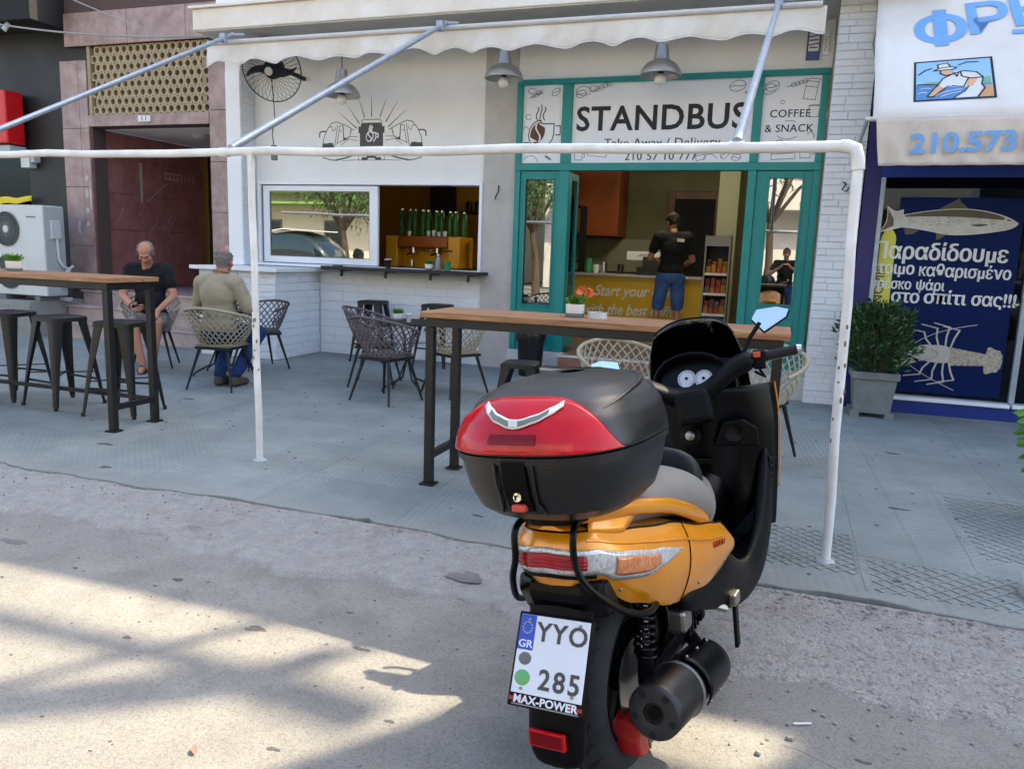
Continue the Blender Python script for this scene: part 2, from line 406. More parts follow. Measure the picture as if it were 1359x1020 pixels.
class NT:
    """small helper to write node trees"""
    def __init__(s, name, rough=0.8):
        s.m = bpy.data.materials.new(name); s.m.use_nodes = True; MATS[name] = s.m
        s.n = s.m.node_tree.nodes; s.l = s.m.node_tree.links; s.b = s.n['Principled BSDF']; s.b.inputs['Roughness'].default_value = rough
        s.tc = s.n.new('ShaderNodeTexCoord').outputs['Object']
    def put(s, sock, v):
        if isinstance(v, (int, float)): sock.default_value = v
        elif isinstance(v, tuple): sock.default_value = v
        else: s.l.new(v, sock)
    def math(s, op, a, b=0.0, clamp=False):
        x = s.n.new('ShaderNodeMath'); x.operation = op; x.use_clamp = clamp; s.put(x.inputs[0], a); s.put(x.inputs[1], b); return x.outputs[0]
    def noise(s, scale, detail=5, rough=0.6, vec=None, dist=0.0):
        x = s.n.new('ShaderNodeTexNoise'); x.inputs['Scale'].default_value = scale; x.inputs['Detail'].default_value = detail
        x.inputs['Roughness'].default_value = rough; x.inputs['Distortion'].default_value = dist; s.l.new(vec or s.tc, x.inputs['Vector']); return x.outputs['Fac']
    def voro(s, scale, feat='F1', vec=None, out='Distance', rnd=1.0):
        x = s.n.new('ShaderNodeTexVoronoi'); x.feature = feat; x.inputs['Scale'].default_value = scale; x.inputs['Randomness'].default_value = rnd
        s.l.new(vec or s.tc, x.inputs['Vector']); return x.outputs[out]
    def ramp(s, v, stops):
        x = s.n.new('ShaderNodeValToRGB'); e = x.color_ramp.elements
        while len(e) < len(stops): e.new(0.5)
        for i, (p, c) in enumerate(stops): e[i].position = p; e[i].color = c if isinstance(c, tuple) else (c, c, c, 1)
        s.put(x.inputs[0], v); return x.outputs[0]
    def mix(s, f, a, b):
        x = s.n.new('ShaderNodeMix'); x.data_type = 'RGBA'; s.put(x.inputs[0], f); s.put(x.inputs[6], a); s.put(x.inputs[7], b); return x.outputs[2]
    def xyz(s):
        x = s.n.new('ShaderNodeSeparateXYZ'); s.l.new(s.tc, x.inputs[0]); return x.outputs
    def scaled(s, sx, sy, sz, rz=0.0):
        x = s.n.new('ShaderNodeMapping'); x.inputs['Scale'].default_value = (sx, sy, sz); x.inputs['Rotation'].default_value = (0, 0, rz); s.l.new(s.tc, x.inputs[0]); return x.outputs[0]
    def bump(s, h, strength=0.5, dist=0.01):
        x = s.n.new('ShaderNodeBump'); x.inputs['Strength'].default_value = strength; x.inputs['Distance'].default_value = dist
        s.put(x.inputs['Height'], h); s.l.new(x.outputs[0], s.b.inputs['Normal'])

# road: worn concrete with fine aggregate, stains, drips and hair cracks
t = NT('road_concrete', 0.9)
big = t.noise(0.55, 4, 0.6); mid = t.noise(4.0, 4, 0.65); fine = t.noise(85, 3, 0.75); grit = t.noise(260, 2, 0.75)
c = t.mix(t.ramp(mid, [(0.32, 0.0), (0.68, 1.0)]), S(120, 117, 110), S(152, 148, 139))
c = t.mix(t.ramp(big, [(0.38, 0.0), (0.62, 0.7)]), c, S(132, 129, 123))
c = t.mix(t.ramp(fine, [(0.34, 0.6), (0.52, 0.0)]), c, S(96, 93, 87))
c = t.mix(t.ramp(grit, [(0.56, 0.0), (0.66, 0.75)]), c, S(176, 170, 158))
c = t.mix(t.ramp(grit, [(0.30, 0.5), (0.40, 0.0)]), c, S(82, 79, 75))
oil = t.math('MULTIPLY', t.ramp(t.noise(2.1, 5, 0.7, dist=0.6), [(0.62, 0.0), (0.76, 1.0)]), 0.35)
c = t.mix(oil, c, S(88, 84, 78))
t.l.new(c, t.b.inputs['Base Color'])
t.bump(t.math('ADD', t.math('MULTIPLY', fine, 0.5), t.math('ADD', t.math('MULTIPLY', grit, 0.5), t.math('MULTIPLY', mid, 0.4))), 0.75, 0.008)

# gutter strip: rough exposed aggregate
t = NT('gutter_concrete', 0.95)
peb = t.voro(70, 'F1', out='Color'); pd = t.voro(70); mid = t.noise(16, 4, 0.7); fine = t.noise(150, 3, 0.75); bigr = t.noise(1.1, 3)
hsv = t.n.new('ShaderNodeSeparateColor'); t.l.new(peb, hsv.inputs[0])
xr = t.n.new('ShaderNodeMapRange'); xr.inputs['From Min'].default_value = -1.0; xr.inputs['From Max'].default_value = 0.4; xr.inputs['To Min'].default_value = 0.12; xr.inputs['To Max'].default_value = 1.0; t.l.new(t.xyz()[0], xr.inputs[0]); xm = xr.outputs[0]
c = t.mix(t.ramp(mid, [(0.3, 0.0), (0.7, 1.0)]), S(142, 139, 134), S(166, 163, 157))
c = t.mix(t.math('MULTIPLY', t.ramp(hsv.outputs[0], [(0.72, 0.0), (0.9, 0.8)]), t.math('MULTIPLY', t.ramp(bigr, [(0.42, 0.15), (0.6, 1.0)]), xm)), c, S(186, 174, 158))
c = t.mix(t.math('MULTIPLY', t.ramp(hsv.outputs[1], [(0.8, 0.0), (0.95, 0.6)]), xm), c, S(108, 98, 90))
c = t.mix(t.ramp(fine, [(0.34, 0.6), (0.50, 0.0)]), c, S(106, 102, 97))
c = t.mix(t.ramp(fine, [(0.58, 0.0), (0.72, 0.6)]), c, S(190, 184, 172))
c = t.mix(t.math('MULTIPLY', t.ramp(t.noise(2.4, 5, 0.7), [(0.55, 0.0), (0.7, 1.0)]), 0.6), c, S(120, 104, 90))
t.l.new(c, t.b.inputs['Base Color'])
t.bump(t.math('ADD', t.math('MULTIPLY', t.math('SUBTRACT', 1.0, pd), t.math('MULTIPLY', xm, 0.6)), t.math('ADD', t.math('MULTIPLY', fine, 0.5), mid)), 0.9, 0.012)

# pavement: blue-grey painted cement with pressed slab patterns
t = NT('pavement_paint', 0.75)
o = t.xyz(); X, Y = o[0], o[1]
def frac_band(v, period, width):
    f = t.math('FRACT', t.math('DIVIDE', v, period)); return t.math('LESS_THAN', f, width / period)
skew = t.math('ADD', X, t.math('MULTIPLY', Y, 0.03))
col_i = t.math('FLOOR', t.math('DIVIDE', skew, 0.86)); row_i = t.math('FLOOR', t.math('DIVIDE', t.math('ADD', Y, t.math('MULTIPLY', col_i, 0.7)), 1.9))
h1 = t.math('FRACT', t.math('ABSOLUTE', t.math('MULTIPLY', t.math('SINE', t.math('ADD', t.math('MULTIPLY', col_i, 12.9898), t.math('MULTIPLY', row_i, 78.233))), 437.585)))
seam = t.math('MAXIMUM', frac_band(skew, 0.86, 0.02), frac_band(t.math('ADD', Y, t.math('MULTIPLY', col_i, 0.7)), 1.9, 0.018))
da = frac_band(t.math('ADD', X, Y), 0.052, 0.018); db = frac_band(t.math('SUBTRACT', X, Y), 0.052, 0.018)
dia = t.math('MAXIMUM', da, db); rid = t.math('MULTIPLY', frac_band(t.math('ADD', X, t.math('MULTIPLY', Y, 0.12)), 0.042, 0.019), frac_band(Y, 0.11, 0.085))
sel_d = t.math('GREATER_THAN', h1, 0.62); sel_r = t.math('LESS_THAN', h1, 0.58)
wear = t.ramp(t.noise(1.2, 5, 0.6), [(0.36, 0.05), (0.58, 1.0)])
pat = t.math('MULTIPLY', t.math('ADD', t.math('MULTIPLY', dia, sel_d), t.math('MULTIPLY', rid, sel_r)), wear)
mid = t.noise(3.0, 4, 0.65); fine = t.noise(70, 3, 0.7); big = t.noise(0.7, 3)
c = t.mix(t.ramp(mid, [(0.3, 0.0), (0.7, 1.0)]), S(130, 135, 130), S(153, 157, 151))
c = t.mix(t.ramp(big, [(0.42, 0.0), (0.66, 0.7)]), c, S(116, 121, 117))
c = t.mix(t.math('MULTIPLY', pat, 0.34), c, S(98, 107, 107))
c = t.mix(t.ramp(fine, [(0.30, 0.45), (0.46, 0.0)]), c, S(92, 99, 100))
c = t.mix(t.math('MULTIPLY', seam, 0.18), c, S(86, 91, 90))
er = t.n.new('ShaderNodeMapRange'); er.inputs['From Min'].default_value = 3.42; er.inputs['From Max'].default_value = 3.62; er.inputs['To Min'].default_value = 1; er.inputs['To Max'].default_value = 0
t.l.new(t.math('ADD', Y, t.math('MULTIPLY', t.math('SUBTRACT', t.noise(4.5, 5, 0.7), 0.5), 0.55)), er.inputs[0])
c = t.mix(t.math('MULTIPLY', er.outputs[0], 0.6), c, S(134, 133, 128))
t.l.new(c, t.b.inputs['Base Color'])
t.bump(t.math('SUBTRACT', t.math('ADD', t.math('MULTIPLY', pat, -0.8), t.math('ADD', t.math('MULTIPLY', fine, 0.3), t.math('MULTIPLY', mid, 0.4))), t.math('MULTIPLY', seam, 0.7)), 0.6, 0.008)

# table top: oiled wood, boards along the length
t = NT('table_wood', 0.5)
g = t.noise(6.0, 6, 0.6, t.scaled(0.5, 9, 9), 0.6); g2 = t.noise(14, 4, 0.6, t.scaled(0.25, 14, 14))
c = t.ramp(g, [(0.28, S(128, 86, 54)), (0.5, S(164, 118, 78)), (0.72, S(194, 150, 106))])
c = t.mix(t.ramp(g2, [(0.35, 0.55), (0.55, 0.0)]), c, S(98, 62, 38))
t.l.new(c, t.b.inputs['Base Color']); t.bump(g2, 0.15, 0.004)

# lamp lenses: faceted reflectors seen through clear and amber plastic
for nm, dk, md, lt in (('lens_clear', S(150, 147, 145), S(200, 198, 196), S(240, 239, 237)), ('lens_amber', S(196, 98, 40), S(220, 136, 78), S(236, 186, 146))):
    t = NT(nm, 0.12)
    vc = t.n.new('ShaderNodeSeparateColor'); t.l.new(t.voro(210, 'F1', t.scaled(1, 1, 0.45), 'Color', 0.25), vc.inputs[0])
    t.l.new(t.mix(0.4, md, t.ramp(vc.outputs[0], [(0.1, dk), (0.45, md), (0.85, lt)])), t.b.inputs['Base Color']); t.b.inputs['Metallic'].default_value = 0.3; t.b.inputs['Coat Weight'].default_value = 0.6; t.b.inputs['Coat Roughness'].default_value = 0.05
    t.bump(t.voro(210, 'F1', t.scaled(1, 1, 0.45), 'Distance', 0.25), 0.12, 0.003)
# ------------------------------------------------------------------ ground
struct(MB().box(-150, 150, -150, 150, -0.4, -0.062).build('road', 'road_concrete'))
def wob(x, s=1.0): return 0.035 * math.sin(x * 2.3 * s + 1) + 0.022 * math.sin(x * 6.1 * s) + 0.012 * math.sin(x * 15.7 * s + 2)
nu = 1100; random.seed(17)
pv = MB()
rows = []
for i in range(nu + 1):
    x = -30 + 60 * i / nu; e = 3.43 + wob(x) * 0.6 + random.uniform(-0.006, 0.006) - (0.035 * random.random() if math.sin(x * 3.7) * math.sin(x * 1.3 + 1) > 0.75 else 0) * -1
    rows.append([(x, e, -0.09), (x, e + 0.001, -0.004), (x, e + 0.006, 0.0), (x, e + 0.09, 0.0), (x, 14.5, 0.0)])
pv.loft(rows, False, False, close=False)
struct(pv.build('pavement', 'pavement_paint', smooth=True, angle=30))
random.seed(3)
gm = MB()
def gut(u, v):
    x = -8 + 12 * u; e0 = 2.93 + 0.09 * math.sin(x * 0.9) + wob(x, 1.7) * 1.3 - (0.28 if x > 0 else 0.28 * max(0, 1 + x / 1.2) if x > -1.2 else 0)
    y = e0 + (3.46 - e0) * v
    z = -0.048 + 0.040 * v ** 1.3 + (random.random() - 0.5) * 0.007 * (1 if 0.03 < v < 0.97 else 0)
    if v == 0: z = -0.070
    if v > 0.97: z = -0.022
    return (x, y, z)
gm.grid(gut, 600, 26)
struct(gm.build('gutter', 'gutter_concrete', smooth=True, angle=80))

# joints in the pavement, repairs, stains, weeds and litter
pav, roa = bpy.data.objects['pavement'], bpy.data.objects['road']
random.seed(23)
def strip(name, m, pts, w, z, parent, h=0.004, wig=0.004):
    P = []
    for (x0, y0), (x1, y1) in zip(pts, pts[1:]):
        n = max(2, int(math.hypot(x1 - x0, y1 - y0) / 0.06))
        P += [(x0 + (x1 - x0) * k / n + random.uniform(-wig, wig), y0 + (y1 - y0) * k / n + random.uniform(-wig, wig)) for k in range(n)]
    P.append(pts[-1]); rings = []
    for i, p in enumerate(P):
        a, b = Vector(P[max(0, i - 1)]), Vector(P[min(len(P) - 1, i + 1)]); d = (b - a).normalized(); nn = Vector((-d.y, d.x)) * w * random.uniform(0.6, 1.2) / 2; p = Vector(p)
        rings.append([(p.x - nn.x, p.y - nn.y, z - 0.002), (p.x - nn.x * 0.5, p.y - nn.y * 0.5, z + h), (p.x + nn.x * 0.5, p.y + nn.y * 0.5, z + h), (p.x + nn.x, p.y + nn.y, z - 0.002)])
    return MB().loft(rings, True, True).build(name, m, parent, smooth=True, angle=50)
for pts in ([(0.46, 3.55), (0.47, 5.4)], [(0.98, 3.98), (1.02, 5.6)], [(0.46, 4.0), (1.25, 3.92)], [(0.30, 5.42), (1.8, 5.35)], [(0.47, 5.4), (0.52, 8.2)], [(1.4, 5.36), (1.45, 8.2)], [(-2.69, 4.1), (-2.5, 5.5)], [(-2.5, 5.5), (-2.45, 8.9)], [(-4.6, 3.6), (-4.3, 7.9)]):
    strip('pavement_joint', 'pavement_paint', pts, 0.016, 0.0, pav, 0.0025)
# pressed diamond ribs in the slab by the kerb and the one beyond
for (x0, x1, y0, y1, st) in ((0.50, 1.25, 3.56, 3.96, 0.062), (-0.25, 0.44, 3.72, 4.3, 0.05), (1.05, 1.9, 4.2, 5.3, 0.06)):
    rb_ = MB()
    for sg in (1, -1):
        u = -3.0
        while u < 3.0:
            # line x + sg*y = const, clipped to the slab
            cc = (x0 + x1) / 2 + sg * (y0 + y1) / 2 + u; p = []
            for x_ in (x0, x1):
                y_ = (cc - x_) * sg
                if y0 <= y_ <= y1: p.append((x_, y_))
            for y_ in (y0, y1):
                x_ = cc - sg * y_
                if x0 < x_ < x1: p.append((x_, y_))
            if len(p) >= 2 and (Vector(p[0]) - Vector(p[1])).length > 0.02: rb_.bar((p[0][0], p[0][1], 0.001 + 0.0004 * (sg > 0)), (p[1][0], p[1][1], 0.001 + 0.0004 * (sg > 0)), 0.012, 0.006)
            u += st * 1.414
    o = rb_.build('slab_ribs', 'pavement_paint', pav); o['kind'] = 'stuff'
def decal(name, m, cx, cy, rx, ry, z, parent, n=22, rough_=0.5, h=0.0012):
    ph = [random.uniform(0, 6) for _ in range(4)]
    poly = []
    for i in range(n):
        a = 2 * PI * i / n; k = 1 + rough_ * (math.sin(2 * a + ph[0]) * 0.5 + math.sin(3 * a + ph[1]) * 0.4 + math.sin(7 * a + ph[2]) * 0.25); poly.append((cx + rx * k * math.cos(a), cy + ry * k * math.sin(a)))
    return MB().prism(poly, lambda a, b, d: (a, b, z + d), 0, h).build(name, m, parent)
pm('damp_stain', S(96, 93, 90), 0.7, var=0.35, vs=14, col2=S(122, 118, 112), bump=0.5, bs=60)
pm('dark_spot', S(86, 84, 81), 0.8, var=0.3, vs=20, bump=0.4, bs=60)
for cx, cy, rx, ry in ((-1.81, 2.34, 0.045, 0.018), (-1.36, 2.36, 0.03, 0.012), (-3.45, 2.62, 0.09, 0.03), (-2.40, 2.58, 0.03, 0.012), (-2.2, 2.1, 0.022, 0.008), (-1.05, 2.0, 0.014, 0.009), (-1.55, 2.6, 0.013, 0.007), (-2.9, 2.5, 0.014, 0.007), (0.35, 2.35, 0.02, 0.008), (-1.3, 1.75, 0.018, 0.009)):
    decal('stain', 'damp_stain' if rx > 0.06 else 'dark_spot', cx, cy, rx, ry, -0.0618, roa)
for cx, cy, rx, ry in ((-4.35, 4.05, 0.05, 0.025), (-3.9, 3.62, 0.04, 0.02), (-1.55, 4.6, 0.04, 0.02), (-1.45, 3.75, 0.03, 0.015), (-2.4, 5.2, 0.04, 0.02), (0.75, 4.9, 0.05, 0.02), (0.9, 6.4, 0.06, 0.02), (-5.0, 5.6, 0.05, 0.02), (-0.3, 5.6, 0.03, 0.015), (0.62, 3.72, 0.03, 0.02)):
    decal('stain', 'dark_spot', cx, cy, rx, ry, 0.0002, pav)
decal('stain', 'damp_stain', -1.235, 3.06, 0.095, 0.05, -0.0385, bpy.data.objects['gutter'], h=0.0045, rough_=0.3)
pm('road_patch', S(140, 139, 136), 0.85, var=0.2, vs=12, bump=0.4, bs=50)
for pts in ([(-4.6, 3.02), (-3.6, 2.95), (-2.9, 2.99), (-2.2, 2.90), (-1.5, 2.95), (-0.9, 2.84)], [(0.1, 2.35), (0.5, 2.2), (0.9, 2.32)]):
    strip('crack', 'dark_spot', pts, 0.005, -0.0628, roa, 0.0012, 0.014)
peb_ = MB(); rnd_ = random.Random(61)
for k in range(900):
    x_ = rnd_.uniform(-4.5, 1.2) if rnd_.random() < 0.4 else rnd_.uniform(-0.3, 1.1); y_ = rnd_.gauss(3.30, 0.16) if rnd_.random() < 0.75 else rnd_.uniform(2.2, 3.3)
    if y_ > 3.40: y_ = 3.40
    r_ = rnd_.uniform(0.0025, 0.0075) * (1.5 if x_ > -0.2 and rnd_.random() < 0.25 else 1.0); zz = -0.060 if y_ < 2.9 else -0.048 + 0.040 * ((y_ - 2.9) / 0.55) ** 1.3
    peb_.ball((x_, y_, zz + r_ * 0.3), (r_ * rnd_.uniform(0.8, 1.5), r_ * rnd_.uniform(0.7, 1.2), r_ * 0.7), 6, 4)
o = peb_.build('grit', 'gutter_concrete', None); o['kind'] = 'stuff'; o['label'] = 'loose grit and small stones scattered along the gutter'; o['category'] = 'gravel'
gum = MB(); rnd_ = random.Random(88)
for k in range(170):
    x_, y_, r_ = rnd_.uniform(-6.5, 2.0), rnd_.uniform(3.6, 8.0), rnd_.uniform(0.006, 0.016)
    gum.prism([(x_ + r_ * rnd_.uniform(0.6, 1.2) * math.cos(2 * PI * i / 8), y_ + r_ * rnd_.uniform(0.6, 1.2) * math.sin(2 * PI * i / 8)) for i in range(8)], lambda a, b, d: (a, b, d), -0.001, 0.0014 + 0.0001 * (k % 7))
o = gum.build('gum_spots', 'dark_spot', pav); o['kind'] = 'stuff'
tar = MB()
for k in range(90):
    x_, y_, r_ = rnd_.uniform(-4.5, 1.2), rnd_.uniform(1.3, 2.85), rnd_.uniform(0.003, 0.008)
    tar.prism([(x_ + r_ * rnd_.uniform(0.5, 1.3) * math.cos(2 * PI * i / 7), y_ + r_ * rnd_.uniform(0.5, 1.2) * math.sin(2 * PI * i / 7)) for i in range(7)], lambda a, b, d: (a, b, -0.062 + d), -0.001, 0.0013 + 0.0001 * (k % 7))
pm('faint_spot', S(100, 98, 94), 0.85, var=0.3, vs=30)
o = tar.build('tar_spots', 'faint_spot', roa); o['kind'] = 'stuff'
# ------------------------------------------------------------------ cafe building
cafe = wthing('cafe_building', 'white single-storey cafe with teal shopfront, serving window and concrete canopy', 'building', (-3.3, 9.05, 0))
WY = 9.05
def cbox(name, m, *b, **k): return MB().box(*b).build(name, m, k.pop('parent', cafe), **k)
MB().box(-6.83, -3.535, WY, 9.25, 2.24, 3.87).box(-6.83, -6.775, WY, 9.25, 1.13, 2.24).build('wall', 'white_plaster', cafe)
cbox('wall', 'stucco_grey', -5.85, -3.535, WY, 9.25, 0, 1.13)
cbox('pillar', 'pillar_grey', -3.535, -3.125, 9.02, 9.3, 0, 3.87)
cbox('wall', 'white_plaster', -3.125, 0.285, 9.03, 9.25, 3.395, 3.87)
cbox('upper_wall', 'white_plaster', -7.06, 8.0, 8.62, 8.8, 4.2, 8.27)  # unseen wall, its height set so the top edge casts the road's shadow line
# canopy slab with peeling fascia
MB().box(-6.9, 1.2, 8.0, 9.0, 3.885, 4.12).build('canopy_slab', 'old_plaster', cafe, bevel=0.012)
cbox('canopy_trim', 'old_plaster', -6.93, 1.2, 7.96, 8.05, 4.122, 4.15)
cbox('soffit', 'soffit_paint', -6.88, 1.18, 8.02, 9.05, 3.872, 3.884)
cbox('roof', 'soffit_paint', -7.06, 6.55, 8.8, 15.0, 4.0, 4.19)
# corner pilaster and its brick return
cbox('corner_trim', 'white_paint', -7.06, -6.835, 8.75, 9.25, 1.128, 3.6, bevel=0.006)
cbox('corner_cap', 'white_plaster', -7.06, -6.835, 8.76, 9.25, 3.602, 3.87)
# low wall block beside the serving window
MB().box(-6.975, -5.858, 8.085, 9.05, 0, 1.075).build('low_wall', 'brick_joint', cafe)
MB().box(-7.06, -5.77, 7.985, 9.05, 1.078, 1.125).build('wall_slab', 'white_paint', cafe, bevel=0.006)
# right-hand pier
pier = MB().box(0.295, 0.635, 8.385, 9.3, 0, 3.87).build('pier', 'brick_joint', cafe)
# bricks, one object each, alike pieces sharing meshes
BM = []
random.seed(11)
for k in range(6):
    mb = MB(); t = 0.5
    mb.loft([[( -t, 0, -t), (t, 0, -t), (t, 0, t), (-t, 0, t)], [(-t, -0.7, -t), (t, -0.7, -t), (t, -0.7, t), (-t, -0.7, t)],
             [(-t + 0.03, -1.0 + random.uniform(-.1, .15), -t + 0.08), (t - 0.03, -1.0 + random.uniform(-.1, .15), -t + 0.08), (t - 0.03, -1 + random.uniform(-.15, .1), t - 0.08), (-t + 0.03, -1 + random.uniform(-.15, .1), t - 0.08)]], False, True)
    BM.append(mb.mesh('brick', 'brick_white'))
def bricks(parent, u0, u1, z0, z1, h, w, place, depth=0.014):
    z = z0; k = 0; n = 0
    while z < z1 - 0.01:
        hh = min(h * random.uniform(0.82, 1.2), z1 - z)
        u = u0; first = random.uniform(0.3, 1.0) * w
        while u < u1 - 0.005:
            ww = min(first if u == u0 else w * random.uniform(0.75, 1.25), u1 - u)
            if u1 - u - ww < 0.05: ww = u1 - u
            o = obj('brick', random.choice(BM), parent)
            o.matrix_basis = place((u + u + ww) / 2, z + hh / 2) @ Matrix.Diagonal((ww - 0.004, depth * random.uniform(0.6, 1.3), hh - 0.005, 1))
            u += ww; n += 1
        z += hh
    return n
front = lambda y: (lambda u, z: Matrix.Translation((u, y, z)))
bricks(cafe, 0.285, 0.645, 0.0, 3.87, 0.068, 0.26, front(8.386))
bricks(cafe, -6.985, -5.85, 0.0, 1.075, 0.082, 0.30, front(8.086))
bricks(cafe, 8.075, 9.045, 0.0, 1.075, 0.095, 0.34, lambda u, z: Matrix.Translation((-5.859, u, z)) @ Matrix.Rotation(PI / 2, 4, 'Z'))
bricks(cafe, 8.76, 9.045, 1.13, 3.6, 0.075, 0.29, lambda u, z: Matrix.Translation((-6.836, u, z)) @ Matrix.Rotation(PI / 2, 4, 'Z'), 0.01)
bricks(cafe, -5.84, -3.54, 0.0, 1.075, 0.12, 0.42, front(9.051), 0.008)
# wall hooks
for x in (-3.33,):
    MB().tube([(x, 9.015, 2.2), (x + 0.01, 8.98, 2.13), (x - 0.02, 8.97, 2.06), (x - 0.03, 8.99, 2.04)], 0.008).build('wall_hook', 'black_steel', cafe)
MB().tube([(0.47, 8.37, 2.19), (0.49, 8.33, 2.17), (0.46, 8.33, 2.12), (0.50, 8.33, 2.10), (0.52, 8.34, 2.14)], 0.008).build('wall_hook', 'black_steel', cafe)

# serving window: white frame, closed sash on the left, open bay on the right
fr = MB().box(-6.775, -3.535, 9.0, 9.2, 2.2, 2.24).box(-6.775, -3.535, 9.0, 9.2, 1.13, 1.17).box(-6.775, -6.735, 9.0, 9.2, 1.17, 2.2).box(-3.575, -3.535, 9.0, 9.2, 1.17, 2.2)
fr.build('window_frame', 'upvc_white', cafe, bevel=0.004)
sash = MB().box(-6.72, -4.98, 9.04, 9.09, 2.12, 2.19).box(-6.72, -4.98, 9.04, 9.09, 1.18, 1.26).box(-6.72, -6.62, 9.04, 9.09, 1.26, 2.12).box(-5.1, -4.98, 9.04, 9.09, 1.26, 2.12).build('window_sash', 'upvc_white', cafe, bevel=0.006)
MB().box(-6.62, -5.1, 9.06, 9.066, 1.26, 2.12).build('pane', 'glass_mirror', sash)
MB().box(-6.623, -6.612, 9.048, 9.06, 1.26, 2.12).box(-5.108, -5.097, 9.048, 9.06, 1.26, 2.12).box(-6.612, -5.108, 9.048, 9.06, 2.11, 2.123).box(-6.612, -5.108, 9.048, 9.06, 1.257, 1.27).build('gasket', 'upvc_groove', sash)
MB().box(-6.733, -6.722, 9.03, 9.15, 1.18, 2.19).build('track', 'upvc_groove', cafe)
cbox('window_sill', 'upvc_white', -6.77, -5.7, 8.93, 8.998, 1.135, 1.165, bevel=0.006)

# teal shopfront
TY0, TY1 = 8.97, 9.08
shop = MB()
for b in ((-3.12, 0.27, 3.33, 3.39), (-3.12, 0.27, 2.37, 2.455)): shop.box(b[0], b[1], TY0, TY1, b[2], b[3])
for x0, x1 in ((-3.12, -3.05), (-2.57, -2.45), (-0.46, -0.37), (0.2, 0.27)):
    shop.box(x0, x1, TY0 + 0.004, TY1 - 0.004, 2.455, 3.33); shop.box(x0, x1, TY0 + 0.004, TY1 - 0.004, 0.25, 2.37)
shop.build('shopfront_frame', 'teal_paint', cafe, bevel=0.006)
def leaf(x0, x1, gx0, gx1, gz0, gz1):
    o = MB().box(x0, gx0, 9.0, 9.05, 0.25, 2.368).box(gx1, x1, 9.0, 9.05, 0.25, 2.368).box(gx0, gx1, 9.0, 9.05, gz1, 2.368).box(gx0, gx1, 9.0, 9.05, 0.25, gz0).build('side_panel', 'teal_paint', cafe, bevel=0.004)
    for a in ((gx0 - 0.012, gx0 + 0.006, gz0, gz1), (gx1 - 0.006, gx1 + 0.012, gz0, gz1), (gx0 + 0.006, gx1 - 0.006, gz1 - 0.006, gz1 + 0.012), (gx0 + 0.006, gx1 - 0.006, gz0 - 0.012, gz0 + 0.006)):
        MB().box(a[0], a[1], 8.985, 8.998, a[2], a[3]).build('glazing_bead', 'teal_paint', o, bevel=0.003)
    MB().box(gx0, gx1, 9.02, 9.026, gz0, gz1).build('pane', 'glass_door', o)
    if gx1 > 0: MB().box(x0 + 0.09, x1 - 0.07, 8.988, 8.998, 0.36, 0.80).build('kick_panel', 'teal_paint', o, bevel=0.008)
    else: MB().box(x0 + 0.07, x1 - 0.07, 8.988, 8.998, 0.34, 0.68).build('kick_panel', 'teal_paint', o, bevel=0.008)
leaf(-3.05, -2.57, -2.985, -2.635, 0.80, 2.275)
leaf(-0.37, 0.2, -0.235, 0.105, 0.945, 2.295)
for x0, x1 in ((-3.05, -2.57), (-2.45, -0.46), (-0.37, 0.2)):
    MB().box(x0, x1, 9.012, 9.03, 2.455, 3.33).build('sign_panel', 'sign_panel', cafe)
# open door leaf folded inwards behind the left mullion
dl = MB()
for b in ((9.1, 9.16, 0.3, 2.36), (9.42, 9.48, 0.3, 2.36)): dl.box(-2.50, -2.46, *b)
dl.box(-2.50, -2.46, 9.16, 9.42, 2.28, 2.36).box(-2.50, -2.46, 9.16, 9.42, 0.3, 0.45)
dl = dl.build('door_leaf', 'teal_paint', cafe)
MB().box(-2.483, -2.477, 9.16, 9.42, 0.45, 2.28).build('pane', 'glass_clear', dl)
# plinths, threshold and steps
cbox('plinth', 'pillar_grey', -0.5, 0.29, 8.46, 9.02, 0, 0.246, bevel=0.006)
cbox('plinth', 'stucco_grey', -3.13, -2.42, 8.93, 9.02, 0, 0.246, bevel=0.006)
lan = cbox('landing', 'floor_tile', -2.41, -0.51, 8.70, 9.3, 0, 0.25)
MB().box(-2.41, -0.51, 8.688, 8.699, 0.02, 0.225).build('riser', 'terracotta', lan)
MB().box(-2.41, -0.51, 8.68, 8.72, 0.2505, 0.257).box(-2.41, -0.51, 8.68, 8.688, 0.232, 0.2505).build('nosing', 'step_nosing', lan)
st = cbox('step', 'floor_tile', -2.56, -0.51, 8.40, 8.687, 0, 0.122)
MB().box(-2.56, -0.51, 8.388, 8.399, 0.003, 0.10).build('riser', 'terracotta', st)
MB().box(-2.56, -0.51, 8.38, 8.42, 0.1225, 0.129).box(-2.56, -0.51, 8.38, 8.388, 0.105, 0.1225).build('nosing', 'step_nosing', st)
